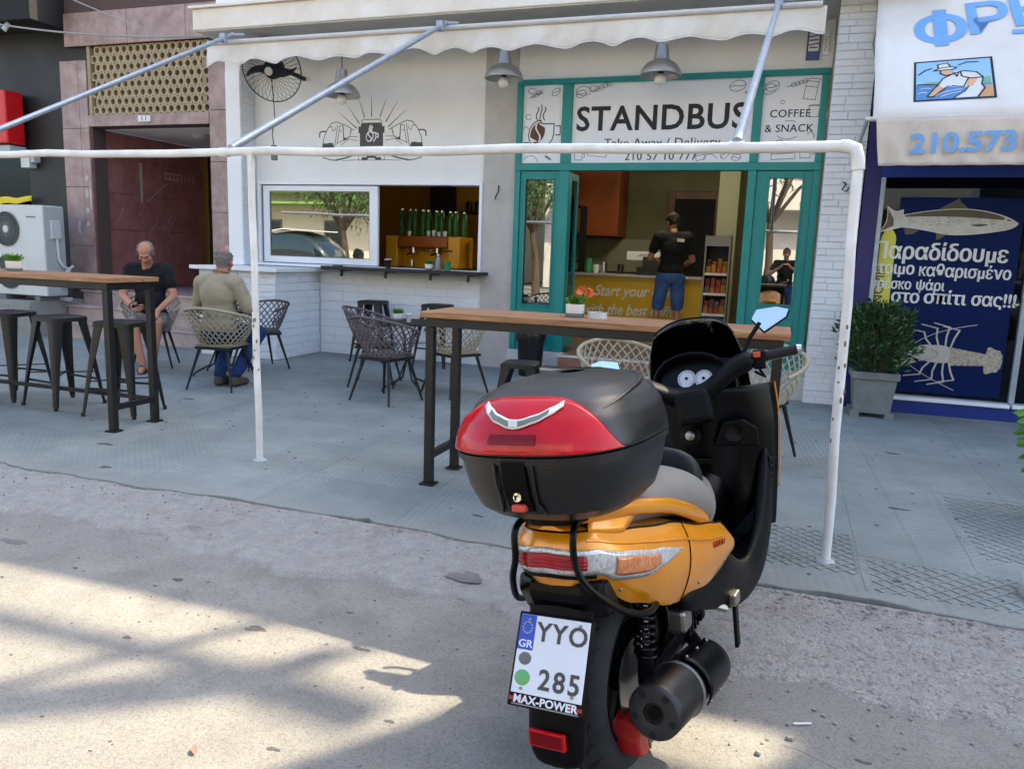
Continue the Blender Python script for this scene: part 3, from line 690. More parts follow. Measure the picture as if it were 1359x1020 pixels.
# meter and notice by the lintel
o = MB().box(0.02, 0.15, 8.99, 9.026, 3.48, 3.78).build('notice', 'meter_blue', cafe, bevel=0.004)
MB().box(0.035, 0.135, 8.986, 8.989, 3.56, 3.765).build('notice_paper', 'sticker_white', o)
strokes([[(0.04, 3.70), (0.13, 3.715)], [(0.045, 3.665), (0.125, 3.67)], [(0.04, 3.62), (0.13, 3.635)], [(0.05, 3.595), (0.12, 3.595)]], 0.012, 'meter_blue', 'print', o, lambda a, b, d: (a, 8.986 - d, b))
o = MB().box(0.175, 0.235, 8.995, 9.026, 3.52, 3.74).build('switch_box', 'white_paint', cafe, bevel=0.004)
strokes([arc(0.205, z, 0.014, 0.02, 0, 330, 8) for z in (3.58, 3.63, 3.68)], 0.005, 'ink_grey', 'print', o, lambda a, b, d: (a, 8.995 - d, b))
MB().tube([(0.60, 8.36, 3.87), (0.62, 8.355, 3.6), (0.60, 8.36, 3.45), (0.66, 8.355, 3.2), (0.66, 8.36, 2.9)], 0.007, 6).build('loose_cable', 'cable', cafe, smooth=True)

# the room behind the shopfront
rm = lambda name, m, *b, **k: MB().box(*b).build(name, m, cafe, **k)
rm('room_floor', 'floor_tile', -6.95, 0.28, 9.3, 14.2, 0.15, 0.27)
rm('room_ceiling', 'room_ceiling', -6.95, 0.28, 9.26, 14.2, 3.15, 3.25)
rm('room_wall', 'room_olive', -6.95, 0.28, 14.0, 14.2, 0.27, 3.15)
rm('room_wall', 'room_pale', 0.0, 0.28, 9.3, 14.0, 0.27, 3.15)
rm('room_wall', 'room_yellow', -6.95, -6.84, 9.3, 14.0, 0.27, 3.15)
rm('partition', 'room_olive', -3.5, -3.4, 9.3, 10.0, 0.27, 3.15)
rm('room_pillar', 'room_pale', -1.05, -0.75, 12.6, 12.9, 0.27, 3.15)
rm('back_wall', 'room_yellow', -6.84, -3.9, 11.6, 11.7, 0.27, 3.15)
rm('wall_cupboard', 'room_orange', -3.85, -2.72, 13.2, 13.99, 1.75, 3.14, bevel=0.01)
df = MB().box(-2.0, -1.88, 13.9, 13.99, 0.27, 2.55).box(-1.2, -1.08, 13.9, 13.99, 0.27, 2.55).box(-1.88, -1.2, 13.9, 13.99, 2.42, 2.55).build('inner_door_frame', 'door_wood', cafe, bevel=0.008)
MB().box(-1.88, -1.2, 13.94, 13.985, 0.27, 2.42).build('doorway', 'void_black', df)
rm('tiled_splash', 'room_pale', -3.9, -2.05, 13.93, 13.99, 1.15, 1.72)
for x, y in ((-1.72, 11.2), (-1.35, 10.8)):
    MB().lathe([(0.05, 0.0), (0.05, 0.02)], 16, Matrix.Translation((x, y, 3.128))).build('ceiling_spot', 'spot_lit', cafe)
    ld = bpy.data.lights.new('spot', 'POINT'); ld.energy = 7; ld.shadow_soft_size = 0.05; ld.color = (1, 0.9, 0.75)
    lo = bpy.data.objects.new('ceiling_spot_light', ld); COL.objects.link(lo); lo.location = (x, y, 3.05)

# ------------------------------------------------------------------ marble entrance building
ent = wthing('entrance_building', 'red and pink marble apartment entrance with pierced stone screen above the door', 'building', (-8.6, 9.05, 0))
eb = lambda name, m, *b, **k: MB().box(*b).build(name, m, k.pop('parent', ent), **k)
eb('wall', 'marble_joint', -10.19, -9.66, 9.07, 9.3, 0, 3.9); eb('wall', 'marble_joint', -7.56, -7.065, 9.07, 9.3, 0, 4.4)
random.seed(5)
def cladding(u0, u1, zs, y, m, us=None):
    for z0, z1 in zip(zs, zs[1:]):
        uu = us or [u0, u1]
        for a, b in zip(uu, uu[1:]):
            MB().box(a + 0.003, b - 0.003, y - random.uniform(0, 0.004), y + 0.02, z0 + 0.003, z1 - 0.003).build('marble_panel', m, ent, bevel=0.003)
cladding(-10.2, -9.7, [0.66, 1.3, 2.15, 2.98, 3.92], 9.045, 'marble_pink', [-10.2, -9.86, -9.7])
cladding(-7.57, -7.07, [0.66, 1.25, 1.82, 2.5, 3.18, 3.9], 9.045, 'marble_pink')
cladding(-9.7, -7.57, [3.0, 3.16], 9.04, 'marble_pink', [-9.7, -8.6, -7.57])
cladding(-10.05, -6.95, [4.10, 4.55], 9.02, 'marble_pink', [-10.05, -8.9, -7.9, -6.95])
eb('lintel_core', 'marble_joint', -9.7, -7.57, 9.07, 9.3, 3.0, 3.16)
eb('upper_wall', 'marble_joint', -10.1, -7.06, 9.06, 9.3, 4.11, 4.75)
# recess: side wall of dark red marble slabs, ceiling, floor, brass door frame
eb('recess_wall', 'marble_joint', -9.95, -9.72, 9.3, 11.6, 0.64, 3.0)
zs = [0.64, 1.0, 1.55, 2.1, 2.62, 3.0]; ys = [9.05, 10.05, 11.4]
for i, (z0, z1) in enumerate(zip(zs, zs[1:])):
    for a, b in zip(ys, ys[1:]):
        MB().box(-9.72, -9.70 + random.uniform(0, 0.004), a + 0.003, b - 0.003, z0 + 0.003, z1 - 0.003).build('marble_panel', 'marble_red', ent, bevel=0.003)
eb('recess_ceiling', 'white_plaster', -9.7, -7.57, 9.3, 11.6, 3.0, 3.06)
eb('recess_floor', 'marble_pale', -9.72, -7.4, 9.0, 11.6, 0.4, 0.645, bevel=0.006)
eb('door_frame', 'brass', -9.698, -9.60, 11.38, 11.45, 0.646, 2.99, bevel=0.005)
eb('door', 'void_black', -9.6, -7.5, 11.42, 11.5, 0.646, 2.99)
eb('recess_wall', 'marble_red', -7.56, -7.4, 9.3, 11.6, 0.64, 3.0)
MB().lathe([(0.13, 0.06), (0.13, 0.03), (0.10, 0.0), (0.0, -0.02)], 20, Matrix.Translation((-8.45, 9.9, 2.94))).build('ceiling_lamp', 'ac_grey', ent, smooth=True)
# steps
for k, (y0, y1, z) in enumerate(((8.72, 9.0, 0.44), (8.42, 8.72, 0.22))):
    eb('step', 'marble_pale', -9.93, -7.08, y0, y1, 0, z - 0.03); eb('step_tread', 'marble_pale', -9.95, -7.08, y0 - 0.03, y1, z - 0.028, z, bevel=0.006)
eb('step', 'marble_pale', -9.93, -9.72, 9.0, 9.04, 0, 0.61); eb('step_tread', 'marble_pale', -9.95, -7.4, 8.97, 8.999, 0.617, 0.647, bevel=0.004)
# pale patches and scratches where stickers were torn off
random.seed(21)
def splotch(cx, cz, rx, rz, y, parent=ent, m='marble_chip', n=9):
    poly = [(cx + rx * random.uniform(0.55, 1.1) * math.cos(2 * PI * i / n), cz + rz * random.uniform(0.55, 1.1) * math.sin(2 * PI * i / n)) for i in range(n)]
    MB().prism(poly, lambda a, b, d: (a, y - d, b), 0, 0.0015).build('torn_sticker', m, parent)
for cx, cz, rx, rz in ((-9.80, 2.05, 0.04, 0.10), (-9.79, 2.28, 0.03, 0.05), (-9.73, 2.0, 0.02, 0.26), (-9.80, 1.82, 0.04, 0.05), (-9.98, 1.58, 0.045, 0.11), (-9.81, 1.62, 0.04, 0.05), (-7.33, 1.33, 0.05, 0.06)):
    splotch(cx, cz, rx, rz, 9.041)
def side_stroke(lines, w, m, name): return strokes(lines, w, m, name, ent, lambda a, b, d: (-9.695 + d, a, b))
side_stroke([(0.05, [(9.98, 2.58), (9.98, 2.1)]), (0.03, [(9.98, 2.1), (9.97, 2.0)]), (0.012, [(10.1, 2.02), (10.5, 2.32)]), (0.008, [(9.5, 1.7), (9.62, 1.9)]), (0.008, [(10.5, 1.5), (10.68, 1.78)]), (0.008, [(10.52, 1.7), (10.6, 1.82)]), (0.01, [(9.9, 1.78), (9.95, 1.82)]), (0.008, [(10.1, 1.5), (10.3, 1.72)])], 0.01, 'marble_chip', 'scratch')
side_stroke([(0.02, [(10.5 + 0.09 * i, 2.40), (10.5 + 0.09 * i, 2.5)]) for i in range(8)] + [(0.02, [(10.5, 2.5), (10.85, 2.5)]), (0.02, [(10.5, 2.41), (10.8, 2.41)])], 0.02, 'marble_chip', 'torn_sticker')
# house number plates
o = MB().box(-8.78, -8.56, 9.025, 9.038, 3.05, 3.13).build('number_plate', 'sticker_white', ent)
lettering('1 1', 0.085, 'ink_black', o, facing_street(-8.67, 9.024, 3.09), offset=0.02)
# pierced screen: one block per ring
def screen_block():
    s, r, n = 0.0607, 0.037, 24
    outer = []
    for i in range(n):
        a = 2 * PI * i / n; k = max(abs(math.cos(a)), abs(math.sin(a))); k = max(k, (abs(math.cos(a)) + abs(math.sin(a))) / 1.8)
        outer.append((s / k * math.cos(a), s / k * math.sin(a)))
    inner = [(r * math.cos(2 * PI * i / n), 1.16 * r * math.sin(2 * PI * i / n)) for i in range(n)]
    mb = MB(); y0, y1 = -0.03, 0.03
    mb.loft([[(x, y0, z) for x, z in outer], [(x, y0, z) for x, z in inner], [(x, y1, z) for x, z in inner], [(x, y1, z) for x, z in outer]], False, False, loop=True)
    return mb.mesh('screen_block', 'lattice_stone')
sbm = screen_block(); nx, nz = 17, 8
scr = eb('screen', 'lattice_stone', -9.69, -9.635, 9.06, 9.16, 3.165, 4.10)
for i in range(nx):
    for j in range(nz):
        o = obj('screen_block', sbm, scr); o.location = (-9.574 + 0.1215 * (i + (0.5 if j % 2 else 0) * (1 if i < nx - 1 else 0)), 9.11, 3.225 + 0.1165 * j); o.scale = (1, 1, 0.963)
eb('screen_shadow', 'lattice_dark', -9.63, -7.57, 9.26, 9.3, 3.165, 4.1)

# ------------------------------------------------------------------ black shop at the far left
bs = wthing('black_shop', 'black painted shop wall with a dark window beside the marble entrance', 'building', (-12.5, 9.1, 0))
bb = lambda name, m, *b, **k: MB().box(*b).build(name, m, k.pop('parent', bs), **k)
MB().box(-10.98, -10.2, 9.1, 9.4, 0, 5.0).box(-18, -10.98, 9.1, 9.4, 2.75, 5.0).box(-18, -10.98, 9.1, 9.4, 0, 0.9).build('wall', 'black_wall', bs)
w = bb('window_frame', 'black_plastic', -12.9, -10.985, 9.16, 9.2, 0.9, 0.95)
MB().box(-18, -10.985, 9.2, 9.21, 0.95, 2.75).build('pane', 'glass_shop', w)
bb('room', 'void_black', -18, -10.2, 12, 12.2, 0, 3)
bb('ceiling_band', 'void_black', -18, -10.06, 8.5, 9.098, 4.35, 7.5); bb('wall_return', 'black_wall', -10.2, -9.70, 9.1, 9.4, 3.925, 7.5)
ledge = bb('ledge', 'ledge_tile', -14, -9.96, 8.12, 9.09, 0, 0.5)
tl = MB().box(-0.048, 0.048, -0.008, 0, -0.048, 0.048).mesh('ledge_tile_piece', 'ledge_tile')
for i in range(22):
    for j in range(3):
        o = obj('tile', tl, ledge); o.location = (-10.01 - 0.1 * i, 8.12, 0.2 + 0.1 * j)
o = MB().box(-11.75, -10.95, 8.75, 9.05, 2.75, 3.5).build('red_lightbox', 'red_box', None, bevel=0.02)
tag(o, 'red box sign on the black wall at the far left', 'sign')
o = MB().box(-11.7, -11.0, 8.82, 9.09, 2.64, 2.73).build('louvre_box', 'ac_grey', bs)
j = thing('junction_box', 'small white junction box on the black wall', 'box', (-10.86, 9.02, 2.42))
MB().box(-0.13, 0.04, -0.05, 0.08, 0, 0.26).build('housing', 'ac_white', j, bevel=0.008); MB().box(0.05, 0.12, -0.03, 0.08, 0.08, 0.2).build('relay', 'ac_grey', j, bevel=0.005)
fl = MB()
fl.grid(lambda u, v: (-12.2 + 1.35 * u, 9.02 - 0.05 * math.sin(u * 9) * u, 1.90 + 0.06 * u + 0.11 * (v - 0.5) * (1.2 - 0.5 * u) + 0.015 * math.sin(u * 14)), 24, 4)
tag(fl.build('banner', 'yellow_cloth', None, smooth=True, solid=0.004), 'yellow cloth banner hanging by the dark window', 'banner')
cl = thing('ceiling_light', 'small white twin spotlight under the dark eaves', 'lamp', (-10.75, 8.6, 4.34))
for dx in (0, 0.16): MB().cyl((dx, 0, 0), (dx - 0.03, -0.05, -0.10), 0.035).build('head', 'ac_white', cl)
def cable(name, p, q, sag, label, r=0.012):
    n = 24; pts = [Vector(p).lerp(Vector(q), i / n) - Vector((0, 0, sag * 4 * (i / n) * (1 - i / n))) for i in range(n + 1)]
    tag(MB().tube(pts, r, 6).build(name, 'cable', None, smooth=True), label, 'cable')
cable('overhead_cable', (-13.5, 8.3, 4.95), (-7.2, 8.55, 3.98), 0.22, 'long pale cable sagging in front of the pierced stone screen')
cable('overhead_cable', (-11.2, 8.5, 5.4), (-8.2, 8.8, 4.15), 0.08, 'short thin cable running up to the left above the screen', 0.009)

# air conditioner with two stacked fans
ac = thing('air_conditioner', 'white outdoor air conditioner unit with two stacked fans on a tiled ledge', 'air conditioner', (-10.3, 8.3, 0.5))
MB().box(-0.52, 0.47, 0, 0.34, 0.075, 1.34).build('casing', 'ac_white', ac, bevel=0.012)
MB().box(0.473, 0.485, 0.01, 0.33, 0.09, 1.32).build('side_cover', 'ac_grey', ac, bevel=0.004)
for z in (0.40, 1.0):
    mb = MB(); mb.lathe([(0.25, 0.0), (0.25, -0.004), (0.235, -0.008), (0.235, 0.0)], 32, Matrix.Translation((-0.22, 0, z)) @ Matrix.Rotation(-PI / 2, 4, 'X') @ Matrix.Scale(-1, 4, (0, 0, 1)))
    fan = MB().lathe([(0.24, 0.0), (0.24, 0.006)], 32, Matrix.Translation((-0.22, -0.004, z)) @ Matrix.Rotation(PI / 2, 4, 'X')).build('fan', 'ac_dark', ac)
    g = MB()
    for k in range(48):
        a = 2 * PI * k / 48; g.bar((-0.22 + 0.05 * math.cos(a), -0.016, z + 0.05 * math.sin(a)), (-0.22 + 0.24 * math.cos(a + 0.25), -0.014, z + 0.24 * math.sin(a + 0.25)), 0.007, 0.006)
    for rr in (0.10, 0.17, 0.24): g.tube([(-0.22 + rr * math.cos(2 * PI * k / 32), -0.018, z + rr * math.sin(2 * PI * k / 32)) for k in range(32)], 0.004, 5, closed=True)
    g.build('fan_grille', 'ac_grille', fan)
    MB().lathe([(0.05, 0.012), (0.05, 0.02), (0.0, 0.026)], 20, Matrix.Translation((-0.22, -0.004, z)) @ Matrix.Rotation(PI / 2, 4, 'X')).build('fan_hub', 'ac_white', fan, smooth=True)
MB().box(0.486, 0.52, 0.09, 0.25, 0.88, 1.14).build('terminal_cover', 'ac_white', ac, bevel=0.008)
MB().tube([(0.505, 0.18, 0.88), (0.51, 0.19, 0.6), (0.52, 0.24, 0.5), (0.53, 0.33, 0.46), (0.53, 0.4, 0.5)], 0.02, 8).build('hose', 'ac_white', ac, smooth=True)
MB().tube([(0.53, 0.33, 0.46), (0.53, 0.27, 0.36), (0.53, 0.25, 0.2)], 0.034, 8).build('pipe_lagging', 'marble_chip', ac, smooth=True)
for x in (-0.4, 0.25): MB().box(x, x + 0.1, -0.02, 0.36, 0.0, 0.07).build('foot', 'ac_grille', ac)
MB().box(-0.5, 0.53, 0.30, 0.36, 0.0, 0.05).build('drip_tray', 'ac_grey', ac)
MB().box(0.16, 0.34, -0.0015, 0.0, 1.165, 1.185).build('maker_badge', 'ac_grille', ac)
# ------------------------------------------------------------------ signs on the cafe
SGY = 9.011
def sgn(a, b, d): return (a, SGY - 0.0005 - d, b)
panels = [o for o in cafe.children if o.name.startswith('sign_panel')]
pL, pC, pR = panels
def cup_logo(cx, cz, s, ink, bean, parent, fn, w):
    ell = lambda rx, rz, a0, a1, n=22: [(cx + s * (-0.13 + rx * math.cos(R(a)) * math.cos(0.35) - rz * math.sin(R(a)) * math.sin(-0.35)), cz + s * (rx * math.cos(R(a)) * math.sin(-0.35) + rz * math.sin(R(a)) * math.cos(0.35))) for a in [a0 + (a1 - a0) * i / n for i in range(n + 1)]]
    if bean:
        o = ell(0.20, 0.29, 60, 235); i_ = [(cx + s * (-0.10 + 0.05 * math.sin(t * 2 * PI) - 0.06 * t), cz + s * (-0.24 + 0.5 * t)) for t in [k / 10 for k in range(11)]]
        MB().prism(o[2:-2] + [(x - s * 0.015, z) for x, z in i_], fn, 0, 0.0012).build('bean', bean, parent)
        o2 = ell(0.20, 0.29, 235, 420)
        MB().prism(o2[2:-2] + [(x + s * 0.035, z) for x, z in reversed(i_)], fn, 0, 0.0012).build('bean', bean, parent)
    lines = [ell(0.25, 0.34, 95, 300)]
    lines += [arc(cx + s * 0.06, cz + s * 0.02, s * 0.28, s * 0.36, -70, 0) + [(cx + s * 0.34, cz + s * 0.24), (cx + s * 0.02, cz + s * 0.24)] + bez((cx + s * 0.02, cz + s * 0.24), (cx - s * 0.12, cz + s * 0.3), (cx - s * 0.06, cz + s * 0.52)) + bez((cx - s * 0.06, cz + s * 0.52), (cx, cz + s * 0.62), (cx - s * 0.05, cz + s * 0.74))]
    for dx in (-0.14, 0.06): lines.append(bez((cx + s * dx, cz + s * 0.34), (cx + s * (dx - 0.09), cz + s * 0.45), (cx + s * dx, cz + s * 0.56)) + bez((cx + s * dx, cz + s * 0.56), (cx + s * (dx + 0.04), cz + s * 0.62), (cx + s * dx, cz + s * 0.68)))
    lines.append([(cx + s * 0.40, cz + s * 0.18), (cx + s * 0.52, cz + s * 0.18), (cx + s * 0.52, cz - s * 0.06), (cx + s * 0.40, cz - s * 0.06)])
    if not bean: lines += [ell(0.25, 0.34, 0, 360), [(cx + s * (-0.13 + 0.09 * math.sin(t * 2 * PI) + 0.10 * (0.5 - t)), cz + s * (-0.28 + 0.56 * t)) for t in [k / 10 for k in range(11)]]]
    strokes(lines, w, ink, 'cup_drawing', parent, fn)
cup_logo(-2.81, 2.80, 0.42, 'ink_black', 'ink_brown', pL, sgn, 0.011)
lettering('STANDBUS', 0.37, 'ink_black', pC, facing_street(-1.46, SGY - 0.002, 2.93), sx=0.985, offset=0.020, space=1.06)
lettering('Take Away / Delivery', 0.135, 'ink_grey', pC, facing_street(-1.42, SGY - 0.002, 2.672), serif=0.012, space=1.08)
lettering('210 57 10 777', 0.125, 'ink_grey', pC, facing_street(-1.42, SGY - 0.002, 2.525), serif=0.012, space=1.1)
lettering('COFFEE', 0.112, 'ink_black', pR, facing_street(-0.085, SGY - 0.002, 2.95), serif=0.010, space=1.08)
lettering('& SNACK', 0.112, 'ink_black', pR, facing_street(-0.085, SGY - 0.002, 2.80), serif=0.010, space=1.06)
# small serifs for the two slab-letter lines
def doodle_bean(cx, cz, r, a):
    e = [(cx + r * math.cos(t) * math.cos(a) - 0.65 * r * math.sin(t) * math.sin(a), cz + r * math.cos(t) * math.sin(a) + 0.65 * r * math.sin(t) * math.cos(a)) for t in [2 * PI * i / 14 for i in range(15)]]
    mid = [(cx + r * (t - 0.5) * 2 * math.cos(a) - 0.16 * r * math.sin(t * 2 * PI) * math.sin(a), cz + r * (t - 0.5) * 2 * math.sin(a) + 0.16 * r * math.sin(t * 2 * PI) * math.cos(a)) for t in [i / 6 for i in range(7)]]
    return [e, mid]
def doodle_leaf(cx, cz, L, a):
    out = []
    d = Vector((math.cos(a), math.sin(a))); n = Vector((-d.y, d.x)); c0 = Vector((cx, cz)); out.append([tuple(c0), tuple(c0 + d * L)])
    for k in range(1, 5):
        b = c0 + d * L * k / 5
        for sg in (1, -1): out.append(bez(tuple(b), tuple(b + d * L * 0.08 + n * sg * L * 0.16), tuple(b + d * L * 0.26 + n * sg * L * 0.06), 4))
    return out
def doodle_box(cx, cz, w, h, a):
    f = lambda u, v: (cx + u * math.cos(a) - v * math.sin(a), cz + u * math.sin(a) + v * math.cos(a))
    return [[f(-w, -h), f(w, -h), f(w, h), f(-w, h), f(-w, -h)], [f(-w, h * 0.4), f(w, h * 0.4)], [f(-w, h), f(-w * 0.6, h * 1.3), f(w * 1.3, h * 1.3), f(w, h)]]
def doodle_cup(cx, cz, r): return [[(cx - r, cz + r), (cx - r * 0.8, cz - r), (cx + r * 0.8, cz - r), (cx + r, cz + r), (cx - r, cz + r)], arc(cx + r, cz, r * 0.5, r * 0.5, -80, 80, 6), arc(cx, cz + r, r, r * 0.2, 0, 180, 8)]
random.seed(40)
dl_ = doodle_bean(-2.66, 3.25, 0.055, 0.6) + doodle_leaf(-2.98, 3.19, 0.17, 0.4) + doodle_cup(-3.0, 2.66, 0.03) + [arc(-2.95, 3.27, 0.05, 0.03, 0, 330, 10), arc(-2.98, 2.98, 0.035, 0.03, 30, 350, 10), arc(-2.87, 3.25, 0.03, 0.025, 0, 340, 8)] + doodle_leaf(-2.68, 2.49, 0.09, 2.6) + [bez((-3.03, 2.5), (-2.9, 2.6), (-2.85, 2.47)), bez((-3.04, 2.85), (-2.99, 2.9), (-2.98, 2.84))]
dc = doodle_bean(-2.36, 3.22, 0.06, 0.3) + doodle_bean(-0.64, 3.25, 0.085, 0.2) + doodle_leaf(-2.25, 3.24, 0.24, 0.35) + [arc(-2.33, 3.25, 0.09, 0.05, 0, 330, 12), arc(-2.22, 3.27, 0.05, 0.035, 0, 340, 10)] + doodle_box(-2.14, 2.58, 0.11, 0.05, -0.1) + doodle_cup(-2.36, 2.54, 0.05) + doodle_box(-0.98, 2.52, 0.05, 0.035, 0.2) + doodle_bean(-0.72, 2.55, 0.06, 0.9) + doodle_bean(-0.6, 2.51, 0.05, 0.1) + [bez((-0.95, 2.49), (-0.9, 2.6), (-0.8, 2.5)), arc(-0.55, 3.18, 0.01, 0.01, 0, 330, 6)]
dr = doodle_bean(-0.3, 3.22, 0.09, 0.5) + [arc(-0.3, 3.22, 0.055, 0.04, 0, 330, 10)] + doodle_leaf(-0.14, 3.22, 0.2, 0.3) + doodle_box(0.10, 3.18, 0.06, 0.09, -0.12) + doodle_cup(0.15, 2.97, 0.055) + doodle_bean(-0.17, 2.66, 0.04, 0.4) + doodle_bean(-0.09, 2.63, 0.04, 1.2) + doodle_box(-0.12, 2.53, 0.12, 0.04, 0.05) + doodle_cup(0.10, 2.56, 0.06) + [bez((-0.2, 2.73), (-0.1, 2.66), (0.0, 2.72)), bez((0.02, 2.62), (0.12, 2.7), (0.16, 2.6)), arc(-0.17, 3.07, 0.018, 0.02, 0, 330, 8), bez((0.1, 2.74), (0.16, 2.8), (0.17, 2.7)), bez((-0.13, 2.875), (-0.06, 2.89), (-0.02, 2.865))]
strokes(dl_, 0.0055, 'ink_grey', 'doodles', pL, sgn); strokes(dc, 0.0055, 'ink_grey', 'doodles', pC, sgn); strokes(dr, 0.0055, 'ink_grey', 'doodles', pR, sgn)

# mural on the white wall: two buses, a takeaway cup and rays
mural = [o for o in cafe.children if o.name == 'wall'][0]
def mu(a, b, d): return (-5.08 + a, WY - 0.0005 - d, 2.70 + b)
body = [(-0.165, -0.02), (-0.165, 0.14), (-0.185, 0.14), (-0.185, 0.22), (-0.155, 0.22), (-0.145, 0.265), (0.145, 0.265), (0.155, 0.22), (0.185, 0.22), (0.185, 0.14), (0.165, 0.14), (0.165, -0.02)]
MB().prism(body, mu, 0, 0.001).build('mural_cup', 'ink_mural', mural)
cup_logo(-5.08, 2.80, 0.185, 'sign_panel', None, mural, lambda a, b, d: mu(a + 5.08, b - 2.70, d + 0.0012), 0.014)
ms = [(0.008, [(-0.15, 0.275), (-0.12, 0.305), (0.12, 0.305), (0.15, 0.275)])]
for x0, z0, x1, z1 in ((-0.21, 0.20, -0.47, 0.40), (-0.175, 0.26, -0.345, 0.485), (-0.10, 0.33, -0.18, 0.56), (0.0, 0.34, 0.0, 0.60), (0.12, 0.33, 0.21, 0.56), (0.20, 0.27, 0.37, 0.52), (0.235, 0.21, 0.49, 0.42)):
    d = Vector((x1 - x0, z1 - z0)); n = Vector((-d.y, d.x)).normalized()
    MB().prism([(x0 + n.x * 0.007, z0 + n.y * 0.007), (x0 - n.x * 0.007, z0 - n.y * 0.007), (x1 - n.x * 0.001, z1 - n.y * 0.001), (x1 + n.x * 0.001, z1 + n.y * 0.001)], mu, 0, 0.001).build('mural_ray', 'ink_mural', mural)
for s in (-1, 1):
    f = lambda pts: [(s * x, z) for x, z in pts]
    ms += [(0.009, f([(0.25, 0.18), (0.36, 0.235), (0.50, 0.285), (0.575, 0.27), (0.64, 0.2), (0.69, 0.1), (0.715, -0.02)])),
           (0.007, f([(0.20, 0.10), (0.30, 0.10), (0.42, 0.05), (0.50, 0.02)])), (0.006, f([(0.20, 0.05), (0.32, 0.07), (0.44, 0.0)])),
           (0.012, f([(0.40, 0.06), (0.41, 0.235)])), (0.008, f([(0.41, 0.235), (0.455, 0.235), (0.50, 0.01)])), (0.006, f([(0.43, 0.17), (0.465, 0.17)])),
           (0.008, f([(0.49, 0.25), (0.51, 0.12), (0.535, -0.02)])), (0.006, f([(0.30, 0.19), (0.31, 0.11), (0.40, 0.06)])), (0.006, f([(0.31, 0.11), (0.28, 0.20)])),
           (0.016, f([(0.66, 0.17), (0.73, 0.17), (0.755, 0.15), (0.76, 0.10)])), (0.007, f([(0.52, 0.22), (0.53, 0.18), (0.56, 0.175), (0.575, 0.23), (0.61, 0.22)])),
           (0.018, f([(0.22, -0.115), (0.36, -0.16), (0.52, -0.19)])), (0.012, f([(0.52, -0.19), (0.60, -0.185), (0.71, -0.155)])), (0.006, f([(0.26, -0.10), (0.30, -0.13), (0.34, -0.10)])),
           (0.006, f([(0.56, -0.07), (0.60, -0.12), (0.68, -0.13), (0.73, -0.09), (0.715, -0.02)])), (0.006, f([(0.16, -0.185), (0.42, -0.195)])), (0.006, f([(0.42, -0.09), (0.52, -0.06), (0.6, -0.07)]))]
    MB().prism(f([(0.54, -0.03), (0.56, 0.02), (0.60, 0.03), (0.64, 0.02), (0.70, 0.02), (0.715, -0.03)]), mu, 0, 0.001).build('mural_dash', 'ink_mural', mural)
    MB().prism(f([(0.335, 0.07), (0.40, 0.095), (0.40, 0.05)]), mu, 0, 0.001).build('mural_dash', 'ink_mural', mural)
MB().prism([(-0.14, -0.19), (-0.14, -0.155), (-0.07, -0.155), (-0.055, -0.135), (0.055, -0.135), (0.07, -0.155), (0.14, -0.155), (0.14, -0.19), (0.06, -0.19), (0.045, -0.165), (-0.045, -0.165), (-0.06, -0.19)], mu, 0, 0.001).build('mural_bumper', 'ink_mural', mural)
ms += [(0.006, [(-0.15, -0.10), (0.15, -0.10)]), (0.006, [(-0.16, -0.02), (-0.19, -0.19), (0.19, -0.19), (0.16, -0.02)])]
strokes(ms, 0.008, 'ink_mural', 'mural_lines', mural, mu)

# ------------------------------------------------------------------ folded awning with scalloped valance and support arms
aw = wthing('awning', 'folded cream awning with scalloped valance over the cafe front', 'awning', (-3.2, 7.9, 3.4))
MB().cyl((-6.6, 7.9, 3.70), (0.12, 7.9, 3.70), 0.026, n=12).build('front_bar', 'awning_bar', aw, smooth=True)
MB().cyl((-6.5, 8.55, 3.80), (0.1, 8.55, 3.80), 0.05, n=12).build('cloth_roll', 'awning_cloth', aw, smooth=True)
va = MB(); NV = 340
def val(u, v):
    x = -6.62 + 6.78 * u; xx = x + 0.05 * math.sin(x * 1.7) + 0.03 * math.sin(x * 4.1 + 1); sc = 0.5 - 0.5 * math.cos(2 * PI * (xx + 6.62) / 0.485)
    zb = 3.447 + (0.05 + 0.014 * math.sin(x * 2.9)) * sc ** 0.8 + 0.008 * math.sin(x * 1.1) + 0.004 * math.sin(x * 9); z = 3.685 + (zb - 3.685) * v
    y = 7.912 + v * (0.026 * math.sin(x * 5.1 + math.sin(x)) + 0.014 * math.sin(x * 13 + 1) + 0.008 * math.sin(x * 29 + 3 * v)) - 0.01 * v
    return (x, y, z)
va.grid(val, NV, 8)
va.build('valance', 'awning_cloth', aw, smooth=True, solid=0.003)
MB().tube([val(i / NV, 1.0) for i in range(NV + 1)], 0.005, 5).build('valance_hem', 'sign_panel', aw, smooth=True)
def arm(p, q):
    p, q = Vector(p), Vector(q); a = MB().cyl(p, q, 0.024, n=12).build('support_arm', 'galvanised', aw, smooth=True)
    d = (q - p).normalized(); e = q - d * 0.18
    MB().box(-0.035, 0.035, -0.035, 0.035, -0.05, 0.05, Matrix.Translation(e)).build('clamp', 'galvanised', a, bevel=0.008)
    MB().cyl(q - d * 0.02, q + Vector((0.12, 0.05, 0.0)), 0.018, n=10).build('hook', 'galvanised', a, smooth=True)
arm((-3.34, 4.18, 1.99), (-3.56, 7.9, 3.75)); arm((-0.26, 3.90, 1.95), (-0.25, 7.9, 3.76)); arm((-6.35, 4.45, 2.0), (-6.24, 7.9, 3.78))

